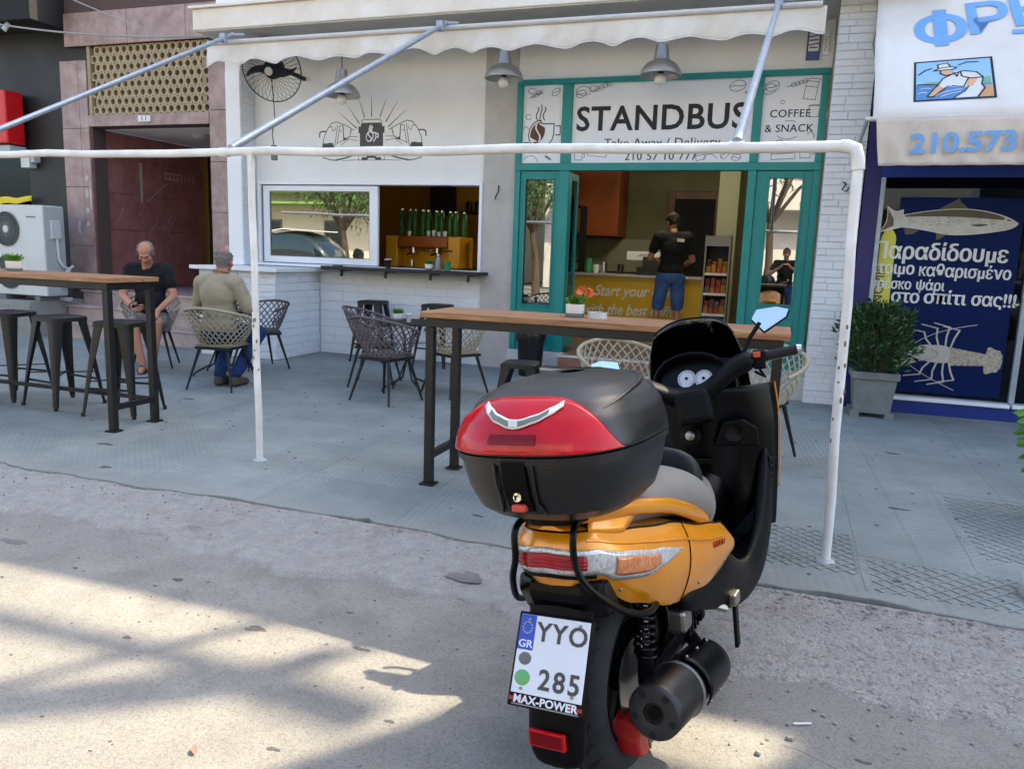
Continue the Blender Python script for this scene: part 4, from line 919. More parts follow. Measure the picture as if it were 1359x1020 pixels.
# ------------------------------------------------------------------ white pipe frame
pf = wthing('pipe_frame', 'white painted pipe rail on two thin posts along the pavement edge', 'railing', (-1.5, 4.0, 0))
rl = lambda x: Vector((x, 4.17 - (x + 3.165) * 0.0922, 1.963 - 0.013 * (x + 3.165)))
a, b = rl(-9.5), rl(0.19)
MB().tube([rl(-9.5 + 9.69 * k / 24) + Vector((0, 0.004 * math.sin(k * 1.9), 0.005 * math.sin(k * 1.3) - 0.004 * math.sin(k * 2.7))) for k in range(24)] + [b], 0.025, 14).build('rail', 'pipe_white', pf, smooth=True)
cor = rl(0.26)
MB().tube([b - Vector((0.0, 0, 0)), rl(0.215), cor + Vector((-0.008, 0, -0.012)), cor + Vector((0.006, 0, -0.06)), cor + Vector((0.009, 0, -0.10))], 0.030, 14).build('elbow', 'pipe_white', pf, smooth=True)
for base, top in (((-3.165, 4.174), rl(-3.185)), ((0.305, 3.847), cor + Vector((0.008, 0, -0.08)))):
    p = MB().tube([Vector((base[0], base[1], 0.0)).lerp(Vector(top), k / 6) + Vector((0.004 * math.sin(k * 2.1) * (0 < k < 6), 0, 0)) for k in range(7)], 0.0225, 14).build('post', 'pipe_white', pf, smooth=True)
    MB().lathe([(0.045, 0.0), (0.042, 0.004), (0.027, 0.014)], 14, Matrix.Translation((base[0], base[1], 0.0))).build('foot', 'ac_grey', p)
    random.seed(int(abs(base[0]) * 100))
    for k in range(9):
        t = random.uniform(0.3, 0.62); q = Vector((base[0], base[1], 0)).lerp(Vector(top), t); an = random.uniform(-2.6, -0.4)
        MB().ball(q + Vector((math.cos(an), math.sin(an), 0)) * 0.0217, (0.006, 0.006, random.uniform(0.006, 0.016)), 8, 5).build('paint_chip', 'pipe_chip', p)
for x in (-3.4, -0.26, -6.35, -3.185):
    q = rl(x); d = (rl(x + 0.05) - q).normalized()
    MB().cyl(q - d * 0.035, q + d * 0.035, 0.029, n=14).build('collar', 'pipe_white', pf, smooth=True)

# ------------------------------------------------------------------ pendant lamps
def pendant(x, y, z, label):
    l = thing('pendant_lamp', label, 'lamp', (x, y, z), 0, 'metal pendant lamps under the awning')
    MB().lathe([(0.21, 0.0), (0.212, 0.012), (0.195, 0.06), (0.15, 0.115), (0.09, 0.145), (0.082, 0.15), (0.06, 0.30), (0.0, 0.305)], 32, caps=False).build('shade', 'alu_lamp', l, smooth=True, solid=0.004)
    MB().cyl((0, 0, 0.02), (0, 0, 0.09), 0.03, n=12).build('socket', 'black_plastic', l)
    MB().ball((0, 0, -0.035), 0.062, 16, 10).build('bulb', 'lamp_bulb', l, smooth=True)
    MB().cyl((0, 0, 0.30), (0, 0, 3.872 - z), 0.006, n=6).build('cord', 'black_plastic', l)
pendant(-5.14, 8.45, 3.17, 'grey metal pendant lamp above the bus mural, crossed by a diagonal arm')
pendant(-3.10, 8.45, 3.29, 'grey metal pendant lamp hanging before the grey pillar')
pendant(-1.38, 8.45, 3.26, 'grey metal pendant lamp hanging above the black shop name')
# wall fan
fan = thing('wall_fan', 'black wire-cage wall fan under the left end of the awning', 'fan', (-6.1, 8.42, 3.50), R(12))
cg = MB(); tilt = Matrix.Rotation(R(22), 4, 'X')
def fp(r, a, y): return tilt @ Vector((r * math.cos(a), y, r * math.sin(a)))
rim = MB().tube([fp(0.37, 2 * PI * k / 48, 0) for k in range(48)], 0.007, 6, closed=True).build('cage_rim', 'black_steel', fan, smooth=True)
for k in range(36):
    a = 2 * PI * k / 36; cg.tube([fp(0.06, a, -0.09), fp(0.21, a + 0.12, -0.085), fp(0.335, a + 0.22, -0.04), fp(0.37, a + 0.26, 0.0)], 0.0022, 4)
    cg.tube([fp(0.10, a, 0.11), fp(0.32, a, 0.06), fp(0.37, a, 0.0)], 0.0022, 4)
cg.build('cage_wires', 'black_steel', fan, smooth=True)
MB().lathe([(0.05, 0.10), (0.05, 0.085), (0.0, 0.08)], 16, tilt @ Matrix.Rotation(PI / 2, 4, 'X')).build('cage_cap', 'alu_lamp', fan, smooth=True)
for k in range(3):
    a0 = R((-14, 172, 84)[k])
    mb = MB(); mb.grid(lambda u, v: fp(0.07 + 0.26 * u, a0 + 0.35 * u * u + (v - 0.5) * (0.11 * (1 - u) + 0.02) / (0.07 + 0.26 * u), -0.02 + 0.05 * (v - 0.5)), 8, 4)
    mb.build('blade', 'black_plastic', fan, smooth=True, solid=0.006)
MB().lathe([(0.0, -0.04), (0.07, -0.03), (0.085, 0.02), (0.085, 0.0), (0.11, 0.0), (0.115, -0.1), (0.09, -0.2), (0.0, -0.21)], 20, tilt @ Matrix.Rotation(PI / 2, 4, 'X')).build('motor', 'black_plastic', fan, smooth=True)
MB().bar(fp(0, 0, 0.2), (0.18, 0.62, 0.02), 0.04, 0.04).build('bracket', 'black_steel', fan)
MB().tube([(0.0, -0.02, -0.05), (0.01, 0.02, -0.35), (0.03, 0.0, -0.55), (-0.02, 0.03, -0.75), (0.0, 0.03, -0.88)], 0.006, 6).build('cord', 'black_plastic', fan, smooth=True)
MB().box(-0.03, 0.04, 0.0, 0.05, -1.06, -0.88).build('switch', 'ac_grille', fan, bevel=0.008)

# ------------------------------------------------------------------ fish shop
fs = wthing('fish_shop', 'fishmonger shop with purple pilaster, navy window film and blue base', 'building', (2.2, 8.35, 0))
fb = lambda name, m, *b, **k: MB().box(*b).build(name, m, k.pop('parent', fs), **k)
fb('pilaster', 'purple_paint', 0.655, 0.80, 8.37, 8.7, 0, 3.87)
fb('wall', 'navy_base', 0.80, 6.0, 8.36, 8.7, 2.24, 3.87)
fb('base', 'navy_base', 0.80, 6.0, 8.30, 8.7, 0, 0.125, bevel=0.004)
fb('sill', 'upvc_white', 0.80, 2.10, 8.27, 8.5, 0.128, 0.165, bevel=0.005); fb('sill', 'upvc_white', 2.12, 6.0, 8.27, 8.5, 0.128, 0.165, bevel=0.005)
fb('window_post', 'galvanised', 0.802, 0.842, 8.35, 8.42, 0.166, 2.238, bevel=0.004); fb('window_post', 'galvanised', 2.10, 2.15, 8.35, 8.42, 0.166, 2.238, bevel=0.004)
FG = MB().box(0.842, 2.10, 8.40, 8.408, 0.168, 2.236).build('pane', 'glass_shop', fs); MB().box(2.15, 6.0, 8.40, 8.408, 0.168, 2.236).build('pane', 'glass_shop', fs)
fb('room', 'ac_dark', 0.85, 6.0, 10.5, 10.6, 0, 3.0); fb('room_floor', 'ledge_tile', 0.70, 6.0, 8.71, 10.5, 0.0, 0.1); fb('room_wall', 'navy_base', 0.66, 0.70, 8.71, 10.5, 0.1, 3.0)
fb('film', 'navy_sticker', 0.99, 2.03, 8.3985, 8.3998, 0.20, 2.06, parent=FG)
st_y = 8.3975
def fst(a, b, d): return (a, st_y - 0.0006 - d, b)
# tall yellow oval sticker behind the first letters
ys = MB().prism(arc(0.925, 1.62, 0.07, 0.14, 0, 180, 10) + [(0.855, 0.95), (0.995, 0.95)], lambda a, b, d: (a, 8.3995 - d, b), 0, 0.0008).build('yellow_sticker', 'sticker_yellow', FG)
lettering('NOPIIS', 0.12, 'ink_grey', ys, Matrix.Translation((0.888, 8.3982, 1.22)) @ Matrix.Rotation(PI / 2, 4, 'X') @ Matrix.Rotation(PI / 2, 4, 'Z'), offset=0.01)
lines = [('Παραδίδουμε', 0.80, 1.483, 0.22, 1.13), ('έτοιμο', 0.785, 1.338, 0.165, 0.385), ('καθαρισμένο', 1.215, 1.325, 0.165, 0.765), ('φρέσκο', 0.79, 1.195, 0.14, 0.37), ('ψάρι', 1.205, 1.192, 0.14, 0.24), ('στο', 1.0, 1.066, 0.175, 0.24), ('σπίτι', 1.285, 1.068, 0.175, 0.355), ('σας!!!', 1.69, 1.067, 0.175, 0.36)]
for s_, x, z, size, wid in lines:
    me = text_mesh(s_, size, 'sticker_white', offset=0.004, align='LEFT', ay='TOP_BASELINE')
    w0 = max(v.co.x for v in me.vertices) - min(v.co.x for v in me.vertices)
    b2 = bmesh.new(); b2.from_mesh(me)
    for k, dx in enumerate((-0.028, -0.012, 0.012, 0.028)):
        tm = me.copy(); tm.transform(Matrix.Translation((dx * size, 0, -0.0003 * (k + 1)))); b2.from_mesh(tm); bpy.data.meshes.remove(tm)
    b2.to_mesh(me); b2.free()
    me.transform(facing_street(x, st_y - 0.002, z, R(-0.6)) @ Matrix.Diagonal((wid / w0, 1, 1, 1)))
    obj('lettering', me, FG)
# salmon sticker
def fish_fn(a, b, d): return (0.825 + a, st_y - 0.001 - d, 1.80 + b)
outl = [(0.0, -0.075)] + bez((0.0, -0.075), (0.09, 0.0), (0.06, 0.17), 6) + bez((0.06, 0.17), (0.12, 0.12), (0.15, 0.125), 4) + [(0.20, 0.14), (0.20, 0.09)] + bez((0.20, 0.09), (0.55, 0.17), (0.80, 0.15), 8) + bez((0.80, 0.15), (1.05, 0.12), (1.165, 0.03), 6) + bez((1.165, 0.03), (1.15, -0.02), (1.0, -0.045), 4) + bez((1.0, -0.045), (0.7, -0.10), (0.55, -0.075), 6) + bez((0.55, -0.075), (0.35, -0.03), (0.2, -0.02), 6) + bez((0.2, -0.02), (0.1, -0.05), (0.0, -0.075), 4)
fish = MB().prism(outl, fish_fn, 0, 0.0012).build('fish_sticker', 'fish_body', FG)
ff = lambda a, b, d: fish_fn(a, b, d + 0.0013)
for poly in (bez((0.22, 0.095), (0.55, 0.165), (0.80, 0.145), 8) + bez((0.80, 0.145), (1.0, 0.12), (1.12, 0.05), 6) + bez((1.12, 0.05), (0.7, 0.10), (0.22, 0.075), 8),
             [(0.50, 0.15), (0.66, 0.25), (0.68, 0.22), (0.75, 0.155), (0.6, 0.15)], bez((0.005, -0.07), (0.08, 0.0), (0.06, 0.16), 6) + [(0.12, 0.06), (0.13, -0.01)],
             [(0.22, -0.03), (0.24, -0.09), (0.30, -0.085), (0.36, -0.045)], [(0.50, -0.07), (0.51, -0.13), (0.53, -0.13), (0.60, -0.075)], bez((0.78, 0.01), (0.86, 0.03), (0.93, 0.015), 5) + bez((0.93, 0.015), (0.85, -0.02), (0.78, 0.01), 5)):
    MB().prism(poly, ff, 0, 0.0009).build('fish_fin', 'fish_dark', fish)
sp = MB(); random.seed(8)
for k in range(110):
    a = random.uniform(0.2, 0.98); b = random.uniform(0.0, 0.11); r = random.uniform(0.002, 0.005)
    sp.prism([(a + r * math.cos(q), b + r * math.sin(q)) for q in [i * PI / 3 for i in range(6)]], ff, 0, 0.0018)
sp.build('fish_spots', 'fish_dark', fish)
strokes([arc(0.96, 0.04, 0.035, 0.075, 70, 290, 10), bez((1.07, 0.0), (1.12, 0.02), (1.155, 0.025)), arc(1.06, 0.065, 0.01, 0.01, 0, 350, 8), outl], 0.006, 'fish_line', 'fish_lines', fish, ff)
# lobster sticker
def lob_fn(a, b, d): return (1.19 + a, st_y - 0.001 - d, 0.585 + b)
lob = MB().prism(bez((0.0, -0.02), (0.08, 0.10), (0.22, 0.085), 6) + bez((0.22, 0.085), (0.36, 0.10), (0.40, 0.05), 4) + bez((0.40, 0.05), (0.42, -0.03), (0.36, -0.08), 4) + bez((0.36, -0.08), (0.2, -0.1), (0.0, -0.02), 6), lob_fn, 0, 0.0012).build('lobster_sticker', 'lobster_pale', FG)
lf = lambda a, b, d: lob_fn(a, b, d + 0.0002)
for k in range(6):
    x = 0.38 + 0.055 * k; h = 0.088 - 0.006 * k
    MB().prism(bez((x, -h), (x + 0.025, -h * 1.12), (x + 0.062, -h * 0.9), 4) + bez((x + 0.062, h * 0.8), (x + 0.025, h), (x, h * 0.9), 4), lambda a, b, d: lf(a, b - 0.01 - (a - 0.38) * 0.05, d + 0.0003 * (k % 2)), 0, 0.0013).build('tail_segment', 'lobster', lob)
for an, L in ((62, 0.13), (30, 0.15), (-2, 0.145), (-34, 0.15), (-66, 0.13)):
    c = (0.68, -0.03); d = Vector((math.cos(R(an)), math.sin(R(an)))); n = Vector((-d.y, d.x))
    MB().prism([c] + [tuple(Vector(c) + d * L * t + n * w * sg) for sg, seq in ((1, ((0.5, 0.03), (0.85, 0.045), (1.0, 0.03))), (-1, ((1.0, 0.03), (0.85, 0.045), (0.5, 0.03)))) for t, w in seq], lambda a, b, dd: lf(a, b, dd + 0.0004 * ((an + 66) % 3)), 0, 0.0013).build('tail_fan', 'lobster', lob)
legs = []
for sg in (1, -1):
    for k, (x, reach, kx) in enumerate(((0.22, 0.16, -0.10), (0.28, 0.21, -0.05), (0.335, 0.23, 0.0), (0.38, 0.20, 0.04))):
        legs.append((0.016, [(x, sg * 0.07), (x + kx * 0.6, sg * (0.07 + reach * 0.45)), (x + kx + 0.02, sg * (0.07 + reach * 0.85))])); legs.append((0.010, [(x + kx + 0.02, sg * (0.07 + reach * 0.85)), (x + kx - 0.12, sg * (0.07 + reach))]))
strokes(legs, 0.02, 'lobster_pale', 'lobster_legs', lob, lf)
MB().prism(bez((0.02, 0.03), (0.1, 0.12), (-0.06, 0.16), 6) + bez((-0.06, 0.16), (-0.14, 0.10), (-0.02, 0.02), 6), lf, 0, 0.001).build('claw', 'lobster', lob)
MB().prism(bez((0.06, -0.05), (-0.05, -0.06), (-0.22, -0.14), 6) + bez((-0.22, -0.14), (-0.1, -0.18), (0.1, -0.09), 6), lf, 0, 0.001).build('claw', 'lobster', lob)
strokes([bez((0.0, 0.0), (-0.1, -0.1), (0.45, -0.34), 10), bez((0.0, 0.02), (0.15, 0.22), (0.58, 0.30), 10)], 0.006, 'lobster_pale', 'feelers', lob, lf)
strokes([bez((0.12, 0.06), (0.26, 0.05), (0.28, 0.0), 6) + bez((0.28, 0.0), (0.26, -0.06), (0.12, -0.07), 6)], 0.012, 'lobster', 'shell_line', lob, lambda a, b, d: lf(a, b, d + 0.0013))

# its awning
fa = wthing('shop_awning', 'white sloping awning with blue Greek lettering and a fisherman picture', 'awning', (2.2, 7.4, 2.2))
A0, A1 = Vector((0, 7.4, 2.62)), Vector((0, 8.3, 3.92)); AD = (A1 - A0).normalized(); AN = Vector((0, -AD.z, AD.y))
def aws(x, s, d=0.0): p = A0 + AD * s + AN * d; return (x, p.y, p.z)
LEN = (A1 - A0).length
g = MB(); g.grid(lambda u, v: aws(0.59 + 5.4 * u + 0.005 * math.sin(v * 9), LEN * v, 0.0025 * math.sin(u * 31) * math.sin(v * PI) + 0.002 * math.sin(u * 9 + v * 4)), 60, 12)
g.build('cloth', 'fish_awning', fa, smooth=True, solid=0.004)
MB().cyl((0.53, 7.4, 2.615), (6.0, 7.4, 2.615), 0.02, n=12).build('front_bar', 'awning_bar', fa, smooth=True)
MB().tube([(0.55, 7.42, 2.61), (0.57, 8.36, 2.55)], 0.016, 8).build('side_arm', 'awning_bar', fa, smooth=True)
def fval(u, v):
    x = 0.615 + 0.05 * v * (1 - u) + 5.4 * u; z = 2.615 - 0.385 * v + 0.03 * v * u
    return (x, 7.375 - 0.03 * v + 0.014 * v * math.sin(x * 26 - v * 5) + 0.006 * math.sin(x * 47 + v * 4), z)
g = MB(); g.grid(fval, 300, 12); g.build('valance', 'fish_valance', fa, smooth=True, solid=0.004)
MAW = lambda x, s, roll=0.0: Matrix(((1, 0, 0, x), (0, AD.y, AN.y, (A0 + AD * s + AN * 0.0085).y), (0, AD.z, AN.z, (A0 + AD * s + AN * 0.0085).z), (0, 0, 0, 1))) @ Matrix.Rotation(roll, 4, 'Z')
lettering('Ο', 0.44, 'print_blue', fa, MAW(1.10, 0.98, R(3)), sx=1.35, offset=0.028); lettering('Ι', 0.56, 'print_blue', fa, MAW(1.10, 0.98, R(3)) @ Matrix.Translation((0, 0, 0.001)), sx=1.3, offset=0.028); lettering('Ρ', 0.50, 'print_blue', fa, MAW(1.46, 1.09, R(6)), sx=1.18, offset=0.018); lettering('Ε', 0.50, 'print_blue', fa, MAW(1.78, 1.16, R(8)), sx=1.18, offset=0.018)
MB().prism([(1.64, 0.90), (1.85, 0.90), (1.85, 0.95), (1.64, 0.95)], lambda a, b, d: aws(a, b, 0.008 + d), 0, 0.001).build('lettering', 'print_blue', fa)
lettering('210.5731', 0.215, 'print_blue', fa, Matrix.Translation((1.33, 7.328, 2.405)) @ Matrix.Rotation(PI / 2, 4, 'X') @ Matrix.Rotation(R(1.5), 4, 'Z'), sx=1.12, offset=0.03)
# fisherman picture: printed panel
PX0, PZ0 = 0.895, 0.155
def pic(a, b, d): return aws(PX0 + a * 0.60 + 0.0, PZ0 + b * 0.46 + 0.035 * a, 0.008 + d)
pb = MB().prism([(0, 0.02), (1.02, 0.0), (0.98, 1.0), (0.0, 1.0)], pic, 0, 0.001).build('picture', 'ink_black', fa)
pl = lambda poly, m, d, nm='print': MB().prism(poly, pic, 0.001, d).build(nm, m, pb)
pl([(0.03, 0.05), (0.985, 0.035), (0.95, 0.965), (0.03, 0.965)], 'print_sky', 0.0015)
pl([(0.03, 0.42), (0.2, 0.47), (0.45, 0.46), (0.7, 0.46), (0.95, 0.52), (0.955, 0.35), (0.03, 0.38)], 'print_hill', 0.0020)
pl([(0.03, 0.05), (0.985, 0.035), (0.96, 0.36), (0.03, 0.40)], 'print_sea', 0.0025)
pl([(0.80, 0.04), (0.985, 0.04), (0.965, 0.33), (0.86, 0.30)], 'print_sand', 0.0030)
pl([(0.30, 0.36), (0.36, 0.52), (0.50, 0.62), (0.50, 0.70), (0.62, 0.69), (0.78, 0.64), (0.86, 0.50), (0.84, 0.36), (0.86, 0.26), (0.78, 0.05), (0.50, 0.05), (0.62, 0.18), (0.66, 0.28), (0.48, 0.32), (0.42, 0.36), (0.38, 0.30)], 'sticker_white', 0.0035)
pl([(0.30, 0.38), (0.38, 0.30), (0.24, 0.12), (0.17, 0.12)], 'print_skin', 0.0040); pl([(0.68, 0.50), (0.80, 0.50), (0.74, 0.32), (0.64, 0.28), (0.66, 0.34)], 'print_skin', 0.0040)
pl([(0.32, 0.74), (0.46, 0.74), (0.48, 0.64), (0.42, 0.60), (0.34, 0.66)], 'print_skin', 0.0040)
pl([(0.25, 0.74), (0.31, 0.78), (0.30, 0.88), (0.42, 0.91), (0.46, 0.82), (0.54, 0.78), (0.48, 0.74)], 'sticker_white', 0.0045)
pk = lambda a, b, d: pic(a, b, d + 0.0046)
strokes([[(0.25, 0.74), (0.31, 0.78), (0.30, 0.88), (0.42, 0.91), (0.46, 0.82), (0.54, 0.78), (0.48, 0.74), (0.25, 0.74)], [(0.31, 0.79), (0.46, 0.81)], [(0.34, 0.72), (0.33, 0.66), (0.40, 0.60), (0.46, 0.62)], [(0.30, 0.36), (0.36, 0.52), (0.50, 0.64), (0.62, 0.69), (0.78, 0.64), (0.86, 0.50), (0.68, 0.50)], [(0.30, 0.38), (0.17, 0.12), (0.24, 0.10), (0.40, 0.30)], [(0.68, 0.50), (0.62, 0.30), (0.48, 0.34)], [(0.86, 0.50), (0.84, 0.34), (0.88, 0.24), (0.80, 0.05)], [(0.50, 0.05), (0.64, 0.20), (0.68, 0.30)], [(0.58, 0.68), (0.60, 0.56), (0.70, 0.50)], [(0.06, 0.66), (0.14, 0.76), (0.22, 0.80)], [(0.56, 0.84), (0.66, 0.90), (0.80, 0.89)], [(0.05, 0.42), (0.3, 0.39)], [(0.50, 0.66), (0.54, 0.56), (0.56, 0.66)]], 0.018, 'ink_black', 'print_lines', pb, pk)
strokes([bez((0.08, 0.30), (0.15, 0.34), (0.22, 0.30)), bez((0.26, 0.12), (0.45, 0.26), (0.60, 0.24)), bez((0.34, 0.10), (0.48, 0.18), (0.58, 0.18)), bez((0.06, 0.20), (0.12, 0.24), (0.16, 0.20))], 0.014, 'sticker_white', 'print_waves', pb, pk)
# planter with clipped bush
def leaf_mesh(name, m, L=0.06, W=0.02, n=3):
    mb = MB(); rows = []
    for i in range(n + 1):
        t = i / n; w = W * math.sin(PI * (0.08 + 0.92 * t)) ** 0.8 if t < 1 else 0.001
        rows.append([(-w, L * t, 0.10 * L * math.sin(t * 2.2) + 0.12 * w), (0, L * t, 0.10 * L * math.sin(t * 2.2) - 0.1 * w), (w, L * t, 0.10 * L * math.sin(t * 2.2) + 0.12 * w)])
    mb.loft(rows, False, False, close=False)
    return mb
def foliage(points, L, W, name, m, parent, n=2, seed=1, up=0.3):
    """many separate little leaves, each a bent blade, at the given (position, direction) list"""
    rnd = random.Random(seed); mb = MB(); base = leaf_mesh('l', None, 1.0, W / L, n)
    for p, d in points:
        d = Vector(d).normalized(); q = d.to_track_quat('Y', 'Z').to_matrix().to_4x4() @ Matrix.Rotation(rnd.uniform(0, 2 * PI), 4, 'Y')
        M = Matrix.Translation(p) @ q @ Matrix.Scale(L * rnd.uniform(0.6, 1.25), 4)
        mb.add([M @ Vector(v) for v in base.v], base.f)
    o = mb.build(name, m, parent); return o
# ------------------------------------------------------------------ planter with clipped bush by the fish shop
pt = thing('planter', 'square grey stone planter with a clipped dark green bush before the fish shop', 'planter', (0.885, 8.02, 0))
def sq(w, z): return [(-w, -w, z), (w, -w, z), (w, w, z), (-w, w, z)]
MB().loft([sq(0.155, 0.04), sq(0.185, 0.36), sq(0.185, 0.362), sq(0.205, 0.366), sq(0.205, 0.43), sq(0.175, 0.43), sq(0.172, 0.39)], True, True).build('pot', 'planter_stone', pt, bevel=0.008)
for sx in (-1, 1):
    for sy in (-1, 1): MB().box(sx * 0.15 - 0.04, sx * 0.15 + 0.04, sy * 0.15 - 0.04, sy * 0.15 + 0.04, 0, 0.055).build('foot', 'planter_stone', pt)
MB().box(-0.173, 0.173, -0.173, 0.173, 0.38, 0.405).build('soil', 'soil', pt)
rnd = random.Random(4); pts = []; pts2 = []; stems = MB()
for k in range(46):
    a = rnd.uniform(0, 2 * PI); r = rnd.uniform(0, 0.26); tip = Vector((r * math.cos(a), r * math.sin(a), rnd.uniform(0.80, 1.10)))
    root = Vector((0.10 * math.cos(a), 0.1 * math.sin(a), 0.40)); mid = (root + tip) / 2 + Vector((0.05 * math.cos(a), 0.05 * math.sin(a), 0.02))
    stems.tube([root, mid, tip], 0.004, 4)
for k in range(900):
    a = rnd.uniform(0, 2 * PI); b_ = rnd.choice([rnd.uniform(0.5, 0.9), rnd.uniform(0.85, 0.98)]); j_ = k % 18
    if j_ == 0: s0_ = Vector((0.24 * math.cos(a), 0.24 * math.sin(a), b_)); sd_ = Vector((math.cos(a), math.sin(a), rnd.uniform(0.2, 1.3))).normalized(); sl_ = rnd.uniform(0.06, 0.12)
    (pts if k % 3 else pts2).append((s0_ + sd_ * sl_ * j_ / 18, sd_ + Vector((rnd.uniform(-1, 1), rnd.uniform(-1, 1), rnd.uniform(-.6, .8)))))
for k in range(3400):
    a = rnd.uniform(0, 2 * PI); t = rnd.random(); zc = 0.44 + 0.60 * t
    rad = 0.30 * (math.sin(PI * min(1, 0.22 + 0.72 * t)) ** 0.45) * (1 + 0.16 * math.sin(5 * a + 9 * t) + 0.14 * math.sin(3 * a - 13 * t))
    r = rad * (rnd.random() ** 0.33) * rnd.uniform(0.85, 1.08)
    p = Vector((r * math.cos(a), r * math.sin(a), zc + rnd.uniform(-0.03, 0.05)))
    d = Vector((math.cos(a), math.sin(a), rnd.uniform(-0.2, 1.2))) + Vector((rnd.uniform(-.7, .7), rnd.uniform(-.7, .7), rnd.uniform(-.3, .5)))
    (pts if rnd.random() < 0.66 else pts2).append((p, d))
stems.build('stems', 'bark', pt)
foliage(pts, 0.055, 0.009, 'foliage', 'bush_leaf', pt, 2, 5); foliage(pts2, 0.055, 0.009, 'young_foliage', 'bush_leaf_light', pt, 2, 6)

# plant reaching in from the right edge
pp = thing('potted_plant', 'green leafy plant reaching in at the right edge of the picture', 'plant', (1.70, 5.0, 0))
MB().lathe([(0.12, 0.0), (0.16, 0.30), (0.175, 0.30), (0.175, 0.33), (0.15, 0.33), (0.145, 0.28)], 20).build('pot', 'terracotta', pp, smooth=True)
rnd = random.Random(9); stx = MB(); lp = []
for k in range(16):
    a = rnd.uniform(0, 2 * PI); h = rnd.uniform(0.42, 0.75); tip = Vector((0.3 * math.cos(a), 0.3 * math.sin(a), h)); stx.tube([(0, 0, 0.28), tip * 0.6 + Vector((0, 0, 0.2)), tip], 0.005, 5)
    for j in range(6):
        lp.append((tip * rnd.uniform(0.7, 1.0) + Vector((0, 0, 0.05 * rnd.random())), Vector((math.cos(a), math.sin(a), -0.2)) + Vector((rnd.uniform(-.9, .9), rnd.uniform(-.9, .9), rnd.uniform(-.6, .5)))))
for q in ((-0.29, 0.0, 0.62), (-0.31, 0.02, 0.58), (-0.28, -0.03, 0.6), (-0.27, -0.05, 0.33)):
    for j in range(3): lp.append((Vector(q), Vector((-0.5 + rnd.uniform(-.6, .6), rnd.uniform(-.5, .5), -1 + rnd.random()))))
stx.tube([(0, 0, 0.28), (-0.18, 0, 0.55), (-0.3, 0, 0.63)], 0.006, 5); stx.tube([(0, 0, 0.28), (-0.15, -0.03, 0.36), (-0.27, -0.05, 0.34)], 0.006, 5)
stx.build('stems', 'leaf_green', pp)
foliage(lp, 0.10, 0.020, 'foliage', 'leaf_bright', pp, 4, 10)
# pale stone block at the right edge of the pavement
mb = MB(); rnd = random.Random(2)
mb.loft([[(0.16 * math.cos(2 * PI * i / 12) * s * rnd.uniform(.93, 1.05), 0.13 * math.sin(2 * PI * i / 12) * s * rnd.uniform(.93, 1.05), z) for i in range(12)] for s, z in ((1.0, 0), (1.05, 0.05), (1.0, 0.10), (0.82, 0.125))])
o = mb.build('stone_block', 'white_stone', None, smooth=True, angle=30); o.scale = (0.85, 0.85, 0.9); o.location = (1.23, 3.78, 0); tag(o, 'rounded pale stone block on the pavement at the right edge', 'stone')

# weeds at the pavement edge and a dry leaf on the road
wd = thing('weed_tuft', 'small green weed tuft at the pavement edge right of the scooter', 'plant', (0.345, 3.37, -0.045)); rnd = random.Random(15); L_ = []
for k in range(240):
    x_ = rnd.gauss(0, 0.045); L_.append(((x_, rnd.gauss(0, 0.012), 0.0), (rnd.uniform(-.8, .8), rnd.uniform(-.9, .3), rnd.uniform(0.3, 1.2))))
foliage(L_, 0.022, 0.0035, 'foliage', 'leaf_green', wd, 2, 8)
lf_ = leaf_mesh('dry_leaf', 'x', 0.035, 0.008, 4).build('dry_leaf', 'terracotta', None, smooth=True); lf_.location = (-1.49, 1.64, -0.056); lf_.rotation_euler = (0.1, 0.2, 0.8); tag(lf_, 'dry brown leaf lying on the sunlit road', 'leaf')
for k_, (x_, y_, r_) in enumerate(((0.93, 2.62, 1.9), (0.18, 2.48, 0.4))):
    cg_ = MB().cyl((-0.03, 0, 0.004), (0.03, 0, 0.004), 0.0038, n=8).build('cigarette_end', 'sticker_white', None, smooth=True); cg_.location = (x_, y_, -0.060); cg_.rotation_euler = (0, 0, r_); tag(cg_, ('white cigarette end on the road near the right edge', 'white cigarette end on the road right of the exhaust')[k_], 'litter')
# ------------------------------------------------------------------ bar tables
def bar_table(name, label, x0, x1, y0, y1, h):
    t = thing(name, label, 'table', ((x0 + x1) / 2, (y0 + y1) / 2, 0)); L = (x1 - x0) / 2; D = (y1 - y0) / 2
    nb = 3; w = 2 * D / nb
    for k in range(nb): MB().box(-L - 0.03, L + 0.03, -D - 0.02 + k * (w + 0.0133), -D - 0.02 + (k + 1) * (w + 0.0133) - 0.0015, h - 0.035, h).build('board', 'table_wood', t, bevel=0.003)
    f = MB(); s = 0.05
    for y in (-D + s / 2, D - s / 2): f.box(-L, L, y - s / 2, y + s / 2, h - 0.088, h - 0.036)
    for x in (-L + s / 2, L - s / 2): f.box(x - s / 2, x + s / 2, -D + s, D - s, h - 0.0875, h - 0.0365)
    f.build('top_frame', 'black_steel', t, bevel=0.003)
    for x in (-L + s / 2, L - s / 2):
        for y in (-D + s / 2, D - s / 2):
            lg = MB().box(x - s / 2, x + s / 2, y - s / 2, y + s / 2, 0.012, h - 0.089).build('leg', 'black_steel', t, bevel=0.003)
            MB().box(x - 0.045, x + 0.045, y - 0.045, y + 0.045, 0, 0.012).build('base_plate', 'black_steel', lg, bevel=0.002)
        MB().box(x - 0.02, x + 0.02, -D + s, D - s, 0.16, 0.20).build('side_rail', 'black_steel', t, bevel=0.002)
    MB().box(-L + s, L - s, D - 0.04, D - 0.01, 0.165, 0.195).build('foot_rail', 'black_steel', t, bevel=0.002)
    return t
